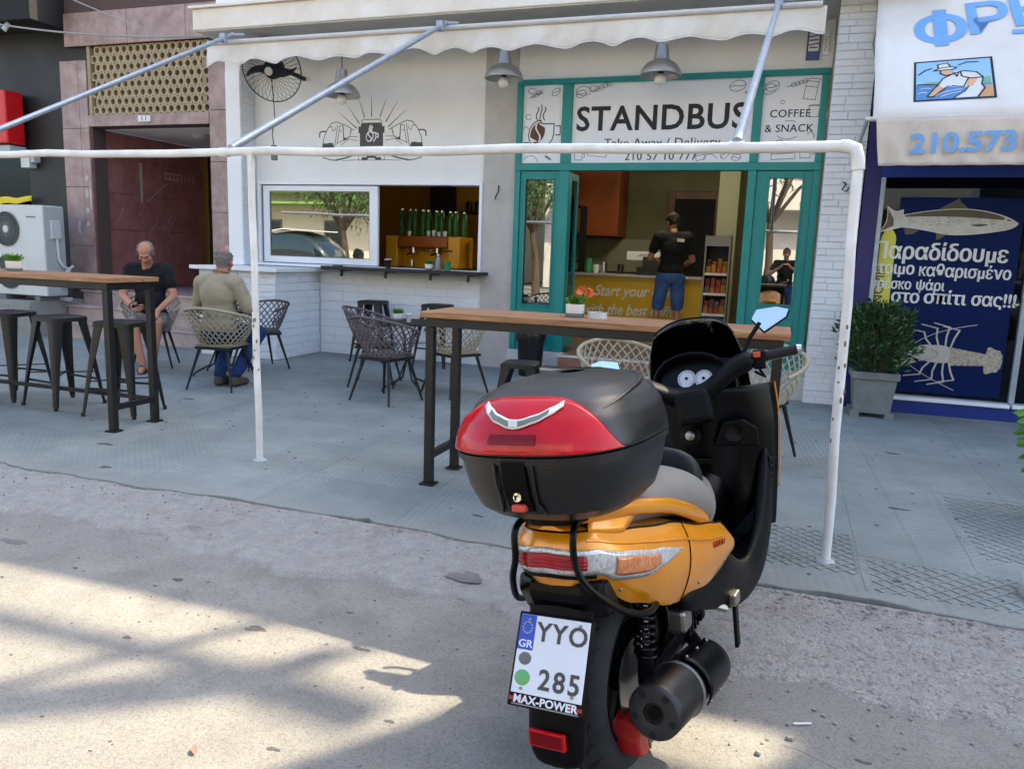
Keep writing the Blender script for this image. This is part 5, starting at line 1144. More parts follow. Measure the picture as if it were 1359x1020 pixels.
bar_table('bar_table', 'long wooden bar table on black steel legs behind the scooter', -1.96, 0.03, 4.14, 4.58, 1.05)
bar_table('bar_table', 'wooden bar table with black steel legs on the left beside the black stools', -6.95, -4.56, 4.33, 4.78, 1.13)

# ------------------------------------------------------------------ steel stools
def stool(h, label, loc, rotz, group):
    t = thing('metal_stool', label, 'stool', loc, rotz, group); w = 0.155; fw = 0.155 + 0.075 * h / 0.76
    def rr(a, z, c=0.035):
        out = []
        for cx, cy, a0 in ((1, 1, 0), (-1, 1, 90), (-1, -1, 180), (1, -1, 270)):
            for i in range(4): an = R(a0 + 30 * i); out.append((cx * (a - c) + c * math.cos(an), cy * (a - c) + c * math.sin(an), z))
        return out
    MB().loft([rr(w - 0.012, h - 0.045), rr(w + 0.004, h - 0.045), rr(w + 0.002, h - 0.012), rr(w - 0.012, h - 0.002), rr(w - 0.03, h - 0.004), rr(w - 0.05, h - 0.008)], False, True).build('seat', 'stool_steel', t, smooth=True, angle=50)
    MB().box(-0.05, 0.05, -0.012, 0.012, h - 0.0095, h - 0.0075).build('seat_slot', 'void_black', t)
    for sx in (-1, 1):
        for sy in (-1, 1):
            rings = []
            for z, o_, wd in ((h - 0.045, w - 0.004, 0.085), (h * 0.45, w + (fw - w) * 0.55, 0.05), (0.02, fw, 0.030)):
                X, Y = sx * o_, sy * o_; rings.append([(X, Y - sy * wd, z), (X, Y - sy * 0.02, z), (X - sx * 0.008, Y - sy * 0.006, z), (X - sx * 0.02, Y, z), (X - sx * wd, Y, z), (X - sx * wd, Y - sy * 0.012, z), (X - sx * 0.026, Y - sy * 0.014, z), (X - sx * 0.014, Y - sy * 0.026, z), (X - sx * 0.012, Y - sy * wd, z)])
            lg = MB().loft(rings).build('leg', 'stool_steel', t, smooth=True, angle=50)
            MB().cyl((sx * (fw - 0.012), sy * (fw - 0.012), 0), (sx * (fw - 0.012), sy * (fw - 0.012), 0.03), 0.018, 0.015, 10).build('foot', 'black_plastic', lg)
    zb = h * 0.36; wb = w + (fw - w) * 0.62 - 0.025
    for a, b in (((-wb, -wb), (wb, wb)), ((-wb, wb), (wb, -wb))):
        MB().bar((a[0], a[1], zb + (0.006 if a[1] < 0 else -0.006)), (b[0], b[1], zb + (0.006 if a[1] < 0 else -0.006)), 0.02, 0.008).build('cross_brace', 'stool_steel', t)
    for y in (-1, 1): MB().bar((-wb, y * wb, zb * 0.8), (wb, y * wb, zb * 0.8), 0.008, 0.018).build('side_brace', 'stool_steel', t)
    return t
s0 = stool(0.76, 'black steel bar stool partly under the left table end, nearest the seated man', (-5.03, 4.90, 0), R(12), 'tall black steel bar stools')
dup(s0, (-5.72, 4.93, 0), R(-8), 'black steel bar stool in the middle of the three at the left table', 'tall black steel bar stools')
dup(s0, (-6.36, 4.98, 0), R(5), 'black steel bar stool cut by the left picture edge at the left table', 'tall black steel bar stools')
dup(s0, (-4.86, 8.72, 0), R(6), 'black steel bar stool under the window shelf, behind the grey woven chairs', 'tall black steel bar stools')
dup(s0, (-3.98, 8.74, 0), R(-4), 'black steel bar stool under the window shelf, nearest the grey pillar', 'tall black steel bar stools')
stool(0.45, 'low black steel stool between the long table and the rubbish bin', (-2.16, 6.55, 0), R(8), 'low stool')

# ------------------------------------------------------------------ woven bucket chairs
def chair_proto(mat, label, loc, rotz, group):
    t = thing('woven_chair', label, 'chair', loc, rotz, group)
    # front of the chair faces local +Y; the back is at -Y
    A = 128
    def surf(a, v):     # a in degrees from the middle of the back (0) to the arm tips (+-A); v 0 seat .. 1 rim
        k = abs(a) / A; top = 0.80 - 0.17 * k ** 1.6; z = 0.43 + (top - 0.43) * v
        flare = 0.60 + 0.40 * v ** 0.75
        rx, ry = 0.315 * flare, 0.285 * flare
        return Vector((rx * math.sin(R(a)), -ry * math.cos(R(a)) + 0.02 - 0.05 * v * (1 - k), z))
    rim = MB().tube([surf(-A + 2 * A * i / 40, 1.0) for i in range(41)], 0.014, 8).build('rim', mat, t, smooth=True)
    st = MB(); N = 19; spread = 60
    for i in range(N):
        a0 = -A - 10 + (2 * A + 20) * i / (N - 1)
        for sg in (1, -1):
            pts = []
            for j in range(11):
                v = j / 10; a = a0 * 0.86 + sg * spread * (v - 0.5)
                if abs(a) <= A: pts.append(surf(a, v) + surf(a, v).normalized() * 0.0)
            if len(pts) > 2: st.tube(pts, 0.0062, 5)
    for i in range(0): pass
    st.tube([surf(-A + 2 * A * i / 40, 0.0) for i in range(41)], 0.010, 6)
    # woven seat
    for i in range(9):
        x = -0.16 + 0.04 * i; hy = 0.16 * math.sqrt(max(0.05, 1 - (x / 0.2) ** 2)); st.tube([(x, -hy, 0.43), (x, 0.2, 0.425), (x * 0.95, 0.235, 0.41)], 0.006, 5)
        y = -0.14 + 0.042 * i; hx = 0.185; st.tube([(-hx, y, 0.424), (hx, y, 0.424)], 0.006, 5)
    st.build('woven_shell', mat, t, smooth=True)
    MB().box(-0.17, 0.17, -0.15, 0.2, 0.434, 0.448).build('seat_pad', mat, t, bevel=0.01)
    MB().box(-0.18, 0.18, -0.16, 0.2, 0.392, 0.416).build('seat_frame', 'black_steel', t, bevel=0.004)
    for sx in (-1, 1):
        for sy in (-1, 1):
            lg = MB().cyl((sx * 0.15, 0.02 + sy * 0.14, 0.40), (sx * 0.245, 0.02 + sy * 0.235, 0.0), 0.017, 0.010, 10).build('leg', 'black_steel', t, smooth=True)
    return t
cg0 = chair_proto('chair_grey', 'mauve grey woven chair seen from behind in front of the small round table', (-3.44, 6.40, 0), R(-14), 'mauve grey woven chairs')
dup(cg0, (-3.98, 7.15, 0), R(-72), 'mauve grey woven chair half hidden behind the other grey one', 'mauve grey woven chairs')
dup(cg0, (-5.60, 7.45, 0), R(60), 'mauve grey woven chair beside the low white wall, half behind the white post', 'mauve grey woven chairs')
cb0 = chair_proto('chair_beige', 'beige woven chair with a man in a khaki shirt sitting in it', (-5.13, 6.20, 0), R(6), 'beige woven chairs')
dup(cb0, (-2.98, 7.02, 0), R(62), 'beige woven chair at the small round table, left of the rubbish bin', 'beige woven chairs')
dup(cb0, (-6.71, 6.97, 0), R(213), 'beige woven chair under the man in the black shirt', 'beige woven chairs')
dup(cb0, (-1.03, 5.42, 0), R(212), 'beige woven chair seen under the long table, left of the scooter windscreen', 'beige woven chairs')
dup(cb0, (-0.10, 5.8, 0), R(165), 'beige woven chair behind the scooter handlebar and table leg', 'beige woven chairs')

# ------------------------------------------------------------------ small round tables with iron legs
def round_table(label, loc, rotz, group, h=0.70):
    t = thing('round_table', label, 'table', loc, rotz, group)
    MB().lathe([(0.0, h - 0.012), (0.29, h - 0.012), (0.295, h - 0.006), (0.29, h), (0.0, h)], 36).build('table_top', 'stool_steel', t, smooth=True)
    MB().tube([(0.285 * math.cos(2 * PI * i / 36), 0.285 * math.sin(2 * PI * i / 36), h - 0.02) for i in range(36)], 0.010, 6, closed=True).build('rim', 'black_steel', t, smooth=True)
    for k in range(4):
        a = PI / 4 + PI / 2 * k; c, s = math.cos(a), math.sin(a)
        MB().tube([(0.17 * c, 0.17 * s, h - 0.02), (0.05 * c, 0.05 * s, h * 0.72), (0.02 * c, 0.02 * s, h * 0.42), (0.10 * c, 0.10 * s, h * 0.16), (0.22 * c, 0.22 * s, 0.06), (0.275 * c, 0.275 * s, 0.03), (0.28 * c, 0.28 * s, 0.0)], 0.010, 8).build('leg', 'black_steel', t, smooth=True)
    MB().tube([(0.035 * math.cos(2 * PI * i / 16), 0.035 * math.sin(2 * PI * i / 16), h * 0.5) for i in range(16)], 0.008, 6, closed=True).build('leg_ring', 'black_steel', t, smooth=True)
    return t
rt = round_table('small black round iron table between the woven chairs', (-3.52, 7.02, 0), R(10), 'round iron tables')
dup(rt, (-5.70, 6.85, 0), R(20), 'small black round iron table between the two seated men', 'round iron tables')

# ------------------------------------------------------------------ little pots, ashtrays, cups
def pot(label, loc, s=1.0, flower=False, seed=1, saucer=True):
    t = thing('potted_plant', label, 'plant', loc, 0, 'small white pots with green plants')
    MB().lathe([(0.040 * s, 0.0), (0.052 * s, 0.02 * s), (0.055 * s, 0.075 * s), (0.050 * s, 0.075 * s), (0.046 * s, 0.06 * s)], 20).build('pot', 'pot_white', t, smooth=True)
    MB().lathe([(0.045 * s, -0.0), (0.056 * s, 0.004 * s), (0.056 * s, 0.022 * s), (0.0535 * s, 0.0225 * s)], 20).build('saucer', 'pot_dish', t, smooth=True)
    rnd = random.Random(seed); L = []
    for k in range(110):
        a = rnd.uniform(0, 2 * PI); r = rnd.uniform(0, 0.045) * s; L.append(((r * math.cos(a), r * math.sin(a), 0.065 * s + rnd.uniform(0, 0.03) * s), (math.cos(a) * 0.8, math.sin(a) * 0.8, rnd.uniform(0.3, 1.6))))
    foliage(L, 0.045 * s, 0.008 * s, 'foliage', 'leaf_bright', t, 2, seed)
    if flower:
        F = MB(); P = []
        for k in range(14): a = rnd.uniform(0, 2 * PI); P.append(((0.05 * s + 0.01 * math.cos(a), 0.01 * math.sin(a), 0.15 * s + rnd.uniform(-.02, .02)), (math.cos(a), math.sin(a), rnd.uniform(-.3, .6))))
        foliage(P, 0.045, 0.022, 'flower', 'flower_orange', t, 3, 3); MB().tube([(0.02, 0, 0.06), (0.05 * s, 0, 0.14 * s)], 0.003, 5).build('stem', 'leaf_green', t)
pot('white pot with an orange flower on the long table behind the scooter', (-1.13, 4.40, 1.05), 1.0, True, 1)
pot('small white pot with a green plant on the left bar table', (-5.72, 4.55, 1.13), 1.05, False, 2)
pot('tiny white pot with a green plant on the round table by the grey chairs', (-3.62, 7.0, 0.70), 0.95, False, 3)
pot('small white pot with a green plant on the window shelf', (-4.16, 8.86, 1.165), 0.95, False, 4)
def ashtray(label, loc):
    t = thing('ashtray', label, 'ashtray', loc, 0, 'glass ashtrays'); n = 24
    prof = [(0.0, 0.004), (0.045, 0.004), (0.048, 0.03), (0.056, 0.032), (0.060, 0.0), (0.0, 0.0)]
    MB().lathe(prof, n).build('bowl', 'ashtray', t, smooth=True)
    for k in range(4): a = PI / 2 * k; MB().box(-0.008, 0.008, -0.006, 0.006, 0.03, 0.036, Matrix.Translation((0.052 * math.cos(a), 0.052 * math.sin(a), 0))).build('rest', 'ashtray', t)
ashtray('round white glass ashtray on the long table beside the flower pot', (-1.0, 4.42, 1.05)); ashtray('round glass ashtray on the left bar table beside the plant', (-5.92, 4.52, 1.13))
def cup(label, loc, m, r=0.038, h=0.10, group=None, cat='cup'):
    t = thing('cup', label, cat, loc, 0, group)
    MB().lathe([(0.0, 0.0), (r * 0.72, 0.0), (r, h), (r * 1.06, h + 0.003), (r * 0.98, h + 0.004), (r * 0.93, h * 0.9), (0.0, h * 0.88)], 20, caps=False).build('body', m, t, smooth=True)
    MB().lathe([(r * 1.05, h + 0.004), (r * 1.08, h + 0.008), (r * 0.95, h + 0.014), (0.0, h + 0.014)], 20).build('lid' if m != 'cup_dark' else 'foam', 'pot_white' if m != 'cup_green' else 'cup_green', t, smooth=True)
cup('green paper cup on the round table between the two men', (-5.62, 6.72, 0.70), 'cup_green', 0.045, 0.12)
cup('green paper cup on the window shelf beside the bottle', (-3.92, 8.88, 1.165), 'cup_green', 0.045, 0.10)
cup('glass of dark coffee with pale foam on the window shelf', (-4.74, 8.88, 1.165), 'cup_dark', 0.045, 0.10, None, 'glass')
cup('small clear glass on the round table by the grey chairs', (-3.46, 6.92, 0.70), 'ashtray', 0.028, 0.07, None, 'glass')
b = thing('bottle', 'clear water bottle on the window shelf', 'bottle', (-4.04, 8.86, 1.165))
MB().lathe([(0.0, 0.0), (0.034, 0.0), (0.036, 0.01), (0.036, 0.11), (0.030, 0.14), (0.013, 0.165), (0.013, 0.18), (0.0, 0.18)], 18).build('body', 'bottle_clear', b, smooth=True); MB().cyl((0, 0, 0.18), (0, 0, 0.197), 0.015, n=14).build('cap', 'pot_white', b)
# window shelf
sh = wthing('window_shelf', 'dark wooden serving shelf on brackets under the open window', 'shelf', (-4.6, 8.88, 1.12))
MB().prism([(-5.80, 8.99), (-5.62, 8.72), (-3.44, 8.72), (-3.44, 9.045), (-5.62, 9.045)], lambda a, b_, d: (a, b_, 1.12 + d), 0.0, 0.042).build('board', 'dark_shelf', sh, bevel=0.004)
for x in (-5.35, -4.72, -4.1, -3.6): MB().box(x - 0.012, x + 0.012, 8.76, 9.045, 1.105, 1.119).box(x - 0.012, x + 0.012, 8.76, 8.79, 1.04, 1.105).build('bracket', 'black_steel', sh)
o = MB().box(-0.06, 0.06, -0.03, 0.03, 0, 0.02).build('sunglasses_case', 'ac_grille', None, bevel=0.008); o.location = (-5.42, 8.80, 1.162); tag(o, 'small grey object at the left end of the window shelf', 'case')
# rubbish bin
rb = thing('rubbish_bin', 'dark rubbish bin with a black bag beside the doorway steps', 'bin', (-2.72, 8.6, 0))
MB().lathe([(0.125, 0.0), (0.13, 0.01), (0.165, 0.50), (0.172, 0.505), (0.172, 0.53)], 24).build('barrel', 'bin_plastic', rb, smooth=True)
rnd = random.Random(12); MB().loft([[((r + rnd.uniform(-.006, .006)) * math.cos(2 * PI * i / 28), (r + rnd.uniform(-.006, .006)) * math.sin(2 * PI * i / 28), z + (rnd.uniform(-.03, .03) if z < 0.44 else rnd.uniform(-.004, .004))) for i in range(28)] for r, z in ((0.178, 0.40), (0.184, 0.46), (0.180, 0.525), (0.176, 0.54), (0.165, 0.538), (0.15, 0.44))], False, False).build('bag', 'bin_bag', rb, smooth=True, angle=70)

# ------------------------------------------------------------------ inside the cafe
ct = wthing('service_counter', 'yellow service counter with white script lettering inside the doorway', 'counter', (-2.6, 11.7, 0.27))
MB().box(-3.5, -1.05, 11.6, 12.2, 0.27, 1.11).build('front', 'counter_yellow', ct); MB().box(-3.52, -1.03, 11.57, 12.24, 1.112, 1.15).build('worktop', 'counter_top', ct, bevel=0.005); MB().box(-3.48, -1.07, 11.585, 11.599, 0.27, 0.35).build('plinth', 'counter_top', ct)
lettering('Start your day', 0.23, 'sticker_white', ct, facing_street(-2.13, 11.597, 0.90, R(1)), sx=0.86, shear=0.35, offset=0.012); lettering('with the best coffee', 0.23, 'sticker_white', ct, facing_street(-2.13, 11.597, 0.62, R(1)), sx=0.80, shear=0.35, offset=0.012)
def jar(name, label, cat, x, y, z, prof, m, group=None):
    o = MB().lathe(prof, 14).build(name, m, None, smooth=True); o.location = (x, y, z); tag(o, label, cat, group); return o
cy = [(0, 0), (0.045, 0), (0.05, 0.12), (0.047, 0.16), (0.0, 0.16)]
cups = [('stack of green paper cups on the yellow counter', 'cup_green', -2.86, 0.22), ('short white paper cup beside the green cups on the counter', 'pot_white', -2.74, 0.13), ('slim steel jug on the yellow counter', 'chrome', -2.62, 0.17), ('dark jar on the middle of the yellow counter', 'cup_dark', -2.36, 0.15)]
for lb, m, x, h in cups: jar('counter_jar', lb, 'jar', x, 11.85, 1.151, [(r, z * h / 0.16) for r, z in cy], m)
o = thing('cash_register', 'black cash register and card terminal on the yellow counter', 'till', (-1.85, 11.9, 1.151)); MB().box(-0.25, 0.2, -0.15, 0.2, 0, 0.12).build('base', 'black_plastic', o, bevel=0.01); MB().box(-0.2, 0.15, 0.0, 0.04, 0.12, 0.28, Matrix.Rotation(R(-15), 4, 'X')).build('screen', 'black_plastic', o, bevel=0.008); MB().box(0.22, 0.34, -0.1, 0.1, 0, 0.06).build('card_reader', 'phone_black', o, bevel=0.01)
o = MB().box(-0.27, 0.27, -0.01, 0.01, 0, 0.13).build('small_sign', 'sign_panel', None); o.location = (-2.05, 12.1, 1.37); tag(o, 'small white sign board standing behind the till', 'sign')
strokes([[(-0.1, 0.06), (0.1, 0.06)], [(-0.07, 0.085), (0.07, 0.085)]], 0.012, 'ink_pale', 'print', o, lambda a, b_, d: (a, -0.0105 - d, b_))
sv = wthing('shelf_unit', 'dark shelf unit with bottles left of the counter', 'shelf', (-3.45, 12.5, 0.27))
for x in (-3.86, -3.16): MB().box(x, x + 0.03, 12.35, 12.7, 0.27, 2.2).build('side', 'void_black', sv)
for z in (1.3, 1.75, 2.17):
    MB().box(-3.83, -3.16, 12.36, 12.69, z, z + 0.025).build('shelf', 'void_black', sv)
for k in range(6):
    jar('shelf_bottle', ORD[k % 3] + ' small bottle from the left on the ' + ('lower' if k < 3 else 'upper') + ' board of the dark shelf unit', 'bottle', -3.7 + 0.19 * (k % 3), 12.5, 1.326 if k < 3 else 1.776, [(0, 0), (0.035, 0), (0.035, 0.14), (0.012, 0.19), (0.012, 0.24), (0, 0.24)], ['pot_white', 'cup_green', 'bottle_clear'][k % 3], 'bottles on the shelf unit')
gk = wthing('glass_rack', 'dark hanging rack with glasses under the ceiling above the counter', 'rack', (-2.2, 11.75, 3.15))
MB().box(-2.75, -1.62, 11.68, 11.84, 3.02, 3.05).build('rail', 'void_black', gk)
for x_ in (-2.7, -1.67): MB().cyl((x_, 11.76, 3.05), (x_, 11.76, 3.15), 0.01, n=6).build('hanger', 'void_black', gk)
for k in range(9): MB().lathe([(0.03, 0.0), (0.006, -0.01), (0.006, -0.07), (0.04, -0.10), (0.036, -0.16)], 12, Matrix.Translation((-2.68 + 0.125 * k, 11.76, 3.018)), caps=False).build('glass', 'black_plastic', gk, smooth=True)
rk = wthing('snack_rack', 'narrow snack rack with red packets beside the counter', 'rack', (-0.93, 11.5, 0.27))
for x in (-1.08, -0.75): MB().box(x, x + 0.02, 11.35, 11.65, 0.27, 1.75).build('side_panel', 'rack_grey', rk)
MB().box(-1.06, -0.75, 11.63, 11.65, 0.27, 1.75).build('back_panel', 'ac_dark', rk); MB().box(-1.06, -0.75, 11.36, 11.63, 1.6, 1.74).build('header', 'rack_grey', rk)
rnd = random.Random(77)
for k, z in enumerate((0.35, 0.63, 0.92, 1.2)):
    s_ = MB().box(-1.06, -0.75, 11.36, 11.63, z, z + 0.015).build('shelf', 'rack_grey', rk); MB().box(-1.06, -0.75, 11.348, 11.358, z - 0.005, z + 0.03).build('price_strip', 'sticker_white', s_)
    for j in range(4):
        for q in range(2):
            MB().box(-0.033, 0.033, -0.02, 0.02, 0, rnd.uniform(0.09, 0.14), Matrix.Translation((-1.02 + 0.075 * j, 11.42 + 0.09 * q, z + 0.016 + 0.09 * q))).build('packet', rnd.choice(['snack_red', 'snack_mix', 'snack_red', 'room_yellow']), s_, bevel=0.006)
# espresso machine and green bottles behind the open window
em = wthing('espresso_machine', 'orange espresso machine behind the open serving window', 'coffee machine', (-4.55, 10.2, 1.1))
MB().box(-5.5, -3.7, 9.95, 10.7, 0.27, 1.06).build('worktop_base', 'void_black', em)
MB().box(-5.12, -4.02, 10.0, 10.5, 1.08, 1.16).build('drip_tray', 'black_plastic', em, bevel=0.01)
MB().box(-5.14, -4.95, 10.0, 10.5, 1.16, 1.60).build('side_panel', 'machine_orange', em, bevel=0.02); MB().box(-4.18, -4.0, 10.0, 10.5, 1.16, 1.60).build('side_panel', 'machine_orange', em, bevel=0.02)
MB().box(-4.95, -4.18, 10.2, 10.5, 1.16, 1.44).build('back_panel', 'machine_orange', em); MB().box(-4.95, -4.18, 9.98, 10.5, 1.44, 1.60).build('hood', 'machine_red', em, bevel=0.02)
for x in (-4.75, -4.38):
    MB().cyl((x, 10.1, 1.44), (x, 10.1, 1.36), 0.04, n=14).build('group_head', 'chrome', em, smooth=True); MB().cyl((x, 10.1, 1.37), (x, 9.9, 1.34), 0.014, n=8).build('portafilter', 'black_plastic', em)
    MB().cyl((x + 0.02, 10.02, 1.17), (x + 0.02, 10.02, 1.27), 0.03, n=12).build('milk_jug', 'chrome', em, smooth=True)
for x in (-4.9, -4.55, -4.22): MB().cyl((x, 9.985, 1.40), (x + 0.12, 9.985, 1.405), 0.012, n=8).build('steam_tap', 'chrome', em)
em.location.x -= 0.24
for k in range(10):
    x = -5.28 + 0.106 * k; o = thing('green_bottle', ORD[k] + ' tall green bottle from the left above the orange espresso machine', 'bottle', (x, 10.3 + 0.05 * (k % 2), 1.602), 0, 'row of tall green bottles')
    MB().lathe([(0, 0), (0.042, 0), (0.046, 0.01), (0.046, 0.32 - 0.004 * k), (0.030, 0.36 - 0.004 * k), (0, 0.36 - 0.004 * k)], 16).build('body', 'can_green', o, smooth=True); MB().cyl((0, 0, 0.36 - 0.004 * k), (0, 0, 0.385 - 0.004 * k), 0.03, n=14).build('cap', 'chrome', o)
for k, x in enumerate((-5.04, -4.74, -4.66, -4.58, -4.49)): jar('espresso_cup', ORD[k] + ' small white cup from the left on the espresso machine', 'cup', x, 10.06, 1.602, [(0, 0), (0.022, 0), (0.03, 0.06 + 0.01 * (k % 3)), (0.0, 0.05)], 'pot_white', 'white cups on the espresso machine')
o = MB().box(-0.16, 0.16, -0.05, 0.05, 0, 0.5).build('coffee_grinder', 'black_plastic', None, bevel=0.03); o.location = (-3.78, 10.4, 1.062); tag(o, 'dark coffee grinder at the right of the espresso machine', 'grinder')
MB().lathe([(0.05, 0.5), (0.11, 0.62), (0.11, 0.68), (0.0, 0.69)], 16).build('hopper', 'cup_dark', o, smooth=True)
o = MB().box(-0.22, 0.22, -0.02, 0.02, 0, 0.9).build('menu_board', 'void_black', None); o.location = (-5.2, 11.56, 1.95); tag(o, 'tall dark menu board on the orange back wall', 'board'); MB().box(-0.12, 0.12, -0.023, -0.021, 0.62, 0.72).build('print', 'ink_pale', o)
o = MB().box(-0.5, 0.5, -0.15, 0.15, 0, 0.03).build('wall_shelf', 'void_black', None); o.location = (-4.3, 11.42, 1.98); tag(o, 'dark wall shelf at the back of the serving window', 'shelf')
for k in range(6): jar('shelf_jar', ORD[k] + ' small dark jar from the left on the shelf behind the serving window', 'jar', -4.7 + 0.15 * k, 11.42, 2.011, [(0, 0), (0.05, 0), (0.055, 0.12), (0.03, 0.17), (0, 0.17)], 'black_plastic', 'dark jars on the back shelf')
# ------------------------------------------------------------------ people
from mathutils import noise as mnoise
CLOTH = {'tshirt', 'shirt', 'jeans', 'shorts', 'denim_shorts', 'trousers'}
def blob(prims, voxel, name, m, parent, it=4, fac=0.5):
    """closed shapes fused into one continuous skin"""
    mb = MB()
    for p in prims:
        if p[0] == 'c':
            _, a, b, r1, r2 = p; a, b = Vector(a), Vector(b)
            mb.tube([a, b], [r1, r2], 14); mb.ball(a, r1, 14, 9); mb.ball(b, r2, 14, 9)
        else:
            _, c, r, M = p; mb.ball(c, r, 18, 12, M)
    me = mb.mesh(name, m, True, 180); o = bpy.data.objects.new('tmp', me); COL.objects.link(o)
    rm_ = o.modifiers.new('r', 'REMESH'); rm_.mode = 'VOXEL'; rm_.voxel_size = voxel; rm_.use_smooth_shade = True
    sm = o.modifiers.new('s', 'SMOOTH'); sm.factor = fac; sm.iterations = it
    dg = bpy.context.evaluated_depsgraph_get(); dg.update()
    me2 = bpy.data.meshes.new_from_object(o.evaluated_get(dg)); bpy.data.objects.remove(o)
    me2.name = name; me2.materials.clear(); me2.materials.append(MATS[m]); me2.polygons.foreach_set('use_smooth', [True] * len(me2.polygons))
    if name in CLOTH:       # creases: mostly across the limb, some broad sags
        nv = [(v.co.copy(), v.normal.copy()) for v in me2.vertices]
        for v, (c, n) in zip(me2.vertices, nv):
            f1 = mnoise.noise(Vector((c.x * 5, c.y * 5, c.z * 16 + c.x * 6))); f2 = mnoise.noise(c * 7.0); f3 = 1 - abs(mnoise.noise(Vector((c.x * 9 + c.z * 9, c.y * 8, c.z * 11 - c.x * 5)))) * 2.2
            v.co = c + n * (0.0055 * f1 + 0.006 * f2 + 0.0035 * max(-0.5, f3))
    return obj(name, me2, parent)
I3 = Matrix.Identity(3)
def hand_prims(w, d, s, n, curl=0.35, thumb=0.6):
    w, d, s, n = Vector(w), Vector(d).normalized(), Vector(s), Vector(n)
    s = (s - d * s.dot(d)).normalized(); n = (n - d * n.dot(d) - s * n.dot(s)).normalized()
    M = Matrix((s, n, d)).transposed(); P = [('e', w + d * 0.048, (0.042, 0.016, 0.054), M), ('c', w - d * 0.02, w + d * 0.02, 0.026, 0.026)]
    for i, (L, off) in enumerate(((0.066, 0.030), (0.076, 0.010), (0.070, -0.010), (0.055, -0.029))):
        b = w + d * (0.088 - 0.004 * abs(i - 1)) + s * off; c1 = curl + 0.05 * i
        d1 = (d * math.cos(c1) + n * math.sin(c1)); d2 = (d * math.cos(2.1 * c1) + n * math.sin(2.1 * c1))
        P += [('c', b - d * 0.02, b, 0.010, 0.0095), ('c', b, b + d1 * L * 0.52, 0.0095, 0.0088), ('c', b + d1 * L * 0.52, b + d1 * L * 0.52 + d2 * L * 0.5, 0.0088, 0.0072)]
    b = w + d * 0.025 + s * 0.032; d1 = (d * 0.72 + s * 0.6 + n * 0.25 * thumb).normalized(); d2 = (d * 0.9 + s * 0.2 + n * 0.35 * thumb).normalized()
    P += [('c', b - s * 0.012, b + d1 * 0.032, 0.013, 0.0115), ('c', b + d1 * 0.032, b + d1 * 0.032 + d2 * 0.030, 0.0115, 0.0085)]
    return P
def head_prims(c, H):
    q = lambda x, y, z: Vector(c) + H @ Vector((x, y, z))
    P = [('e', q(0, -0.012, 0.030), (0.077, 0.096, 0.096), H), ('e', q(0, 0.030, -0.045), (0.058, 0.062, 0.066), H), ('e', q(0, 0.066, -0.088), (0.026, 0.020, 0.020), H),
         ('c', q(0, 0.086, 0.020), q(0, 0.108, -0.016), 0.009, 0.0135), ('e', q(0, 0.080, 0.036), (0.050, 0.016, 0.012), H), ('e', q(0, 0.086, -0.050), (0.024, 0.010, 0.007), H), ('e', q(0, 0.083, -0.062), (0.020, 0.010, 0.007), H)]
    for sx in (-1, 1): P += [('e', q(sx * 0.078, -0.004, -0.004), (0.009, 0.020, 0.033), H), ('e', q(sx * 0.040, 0.064, -0.012), (0.024, 0.022, 0.022), H), ('e', q(sx * 0.018, 0.098, -0.020), (0.009, 0.010, 0.008), H)]
    return P
def face_parts(c, H, parent, brow='hair_grey'):
    q = lambda x, y, z: Vector(c) + H @ Vector((x, y, z))
    for sx in (-1, 1):
        e = MB().ball(q(sx * 0.031, 0.079, 0.016), (0.010, 0.006, 0.0045), 10, 7, H).build('eye', 'eye_dark', parent, smooth=True)
        MB().tube([q(sx * 0.016, 0.0915, 0.036), q(sx * 0.032, 0.0905, 0.041), q(sx * 0.048, 0.079, 0.035)], 0.0028, 6).build('eyebrow', brow, parent, smooth=True)
    MB().tube([q(-0.022, 0.090, -0.056), q(0, 0.0965, -0.055), q(0.022, 0.090, -0.056)], 0.0018, 5).build('mouth_line', 'machine_red', parent, smooth=True)
def rotm(x=0, y=0, z=0): return (Matrix.Rotation(z, 3, 'Z') @ Matrix.Rotation(y, 3, 'Y') @ Matrix.Rotation(x, 3, 'X'))
def V(*a): return Vector(a)
def torso_prims(pel, chest, neck, sh, g=0.0, belly=0.0):
    up = (Vector(chest) - Vector(pel)).normalized(); x = (Vector(sh[0]) - Vector(sh[1])).normalized(); y = up.cross(x).normalized(); M = Matrix((x, y, up)).transposed()
    pel, chest = Vector(pel), Vector(chest); mid = (pel + chest) / 2
    return [('e', pel, (0.165 + g, 0.125 + g, 0.125 + g), M), ('e', mid + y * (0.015 + belly), (0.150 + g, 0.118 + g + belly, 0.19 + g), M), ('e', chest, (0.165 + g, 0.120 + g, 0.17 + g), M),
            ('c', Vector(sh[0]) - x * 0.02, Vector(sh[1]) + x * 0.02, 0.062 + g, 0.062 + g), ('c', chest + up * 0.09, Vector(neck), 0.085 + g * 0.7, 0.060 + g * 0.4), ('c', chest + up * 0.10 + x * 0.06, Vector(sh[0]), 0.075 + g, 0.062 + g), ('c', chest + up * 0.10 - x * 0.06, Vector(sh[1]), 0.075 + g, 0.062 + g)]
def limb(a, b, c, r): return [('c', a, b, r[0], r[1]), ('c', b, c, r[2], r[3])]
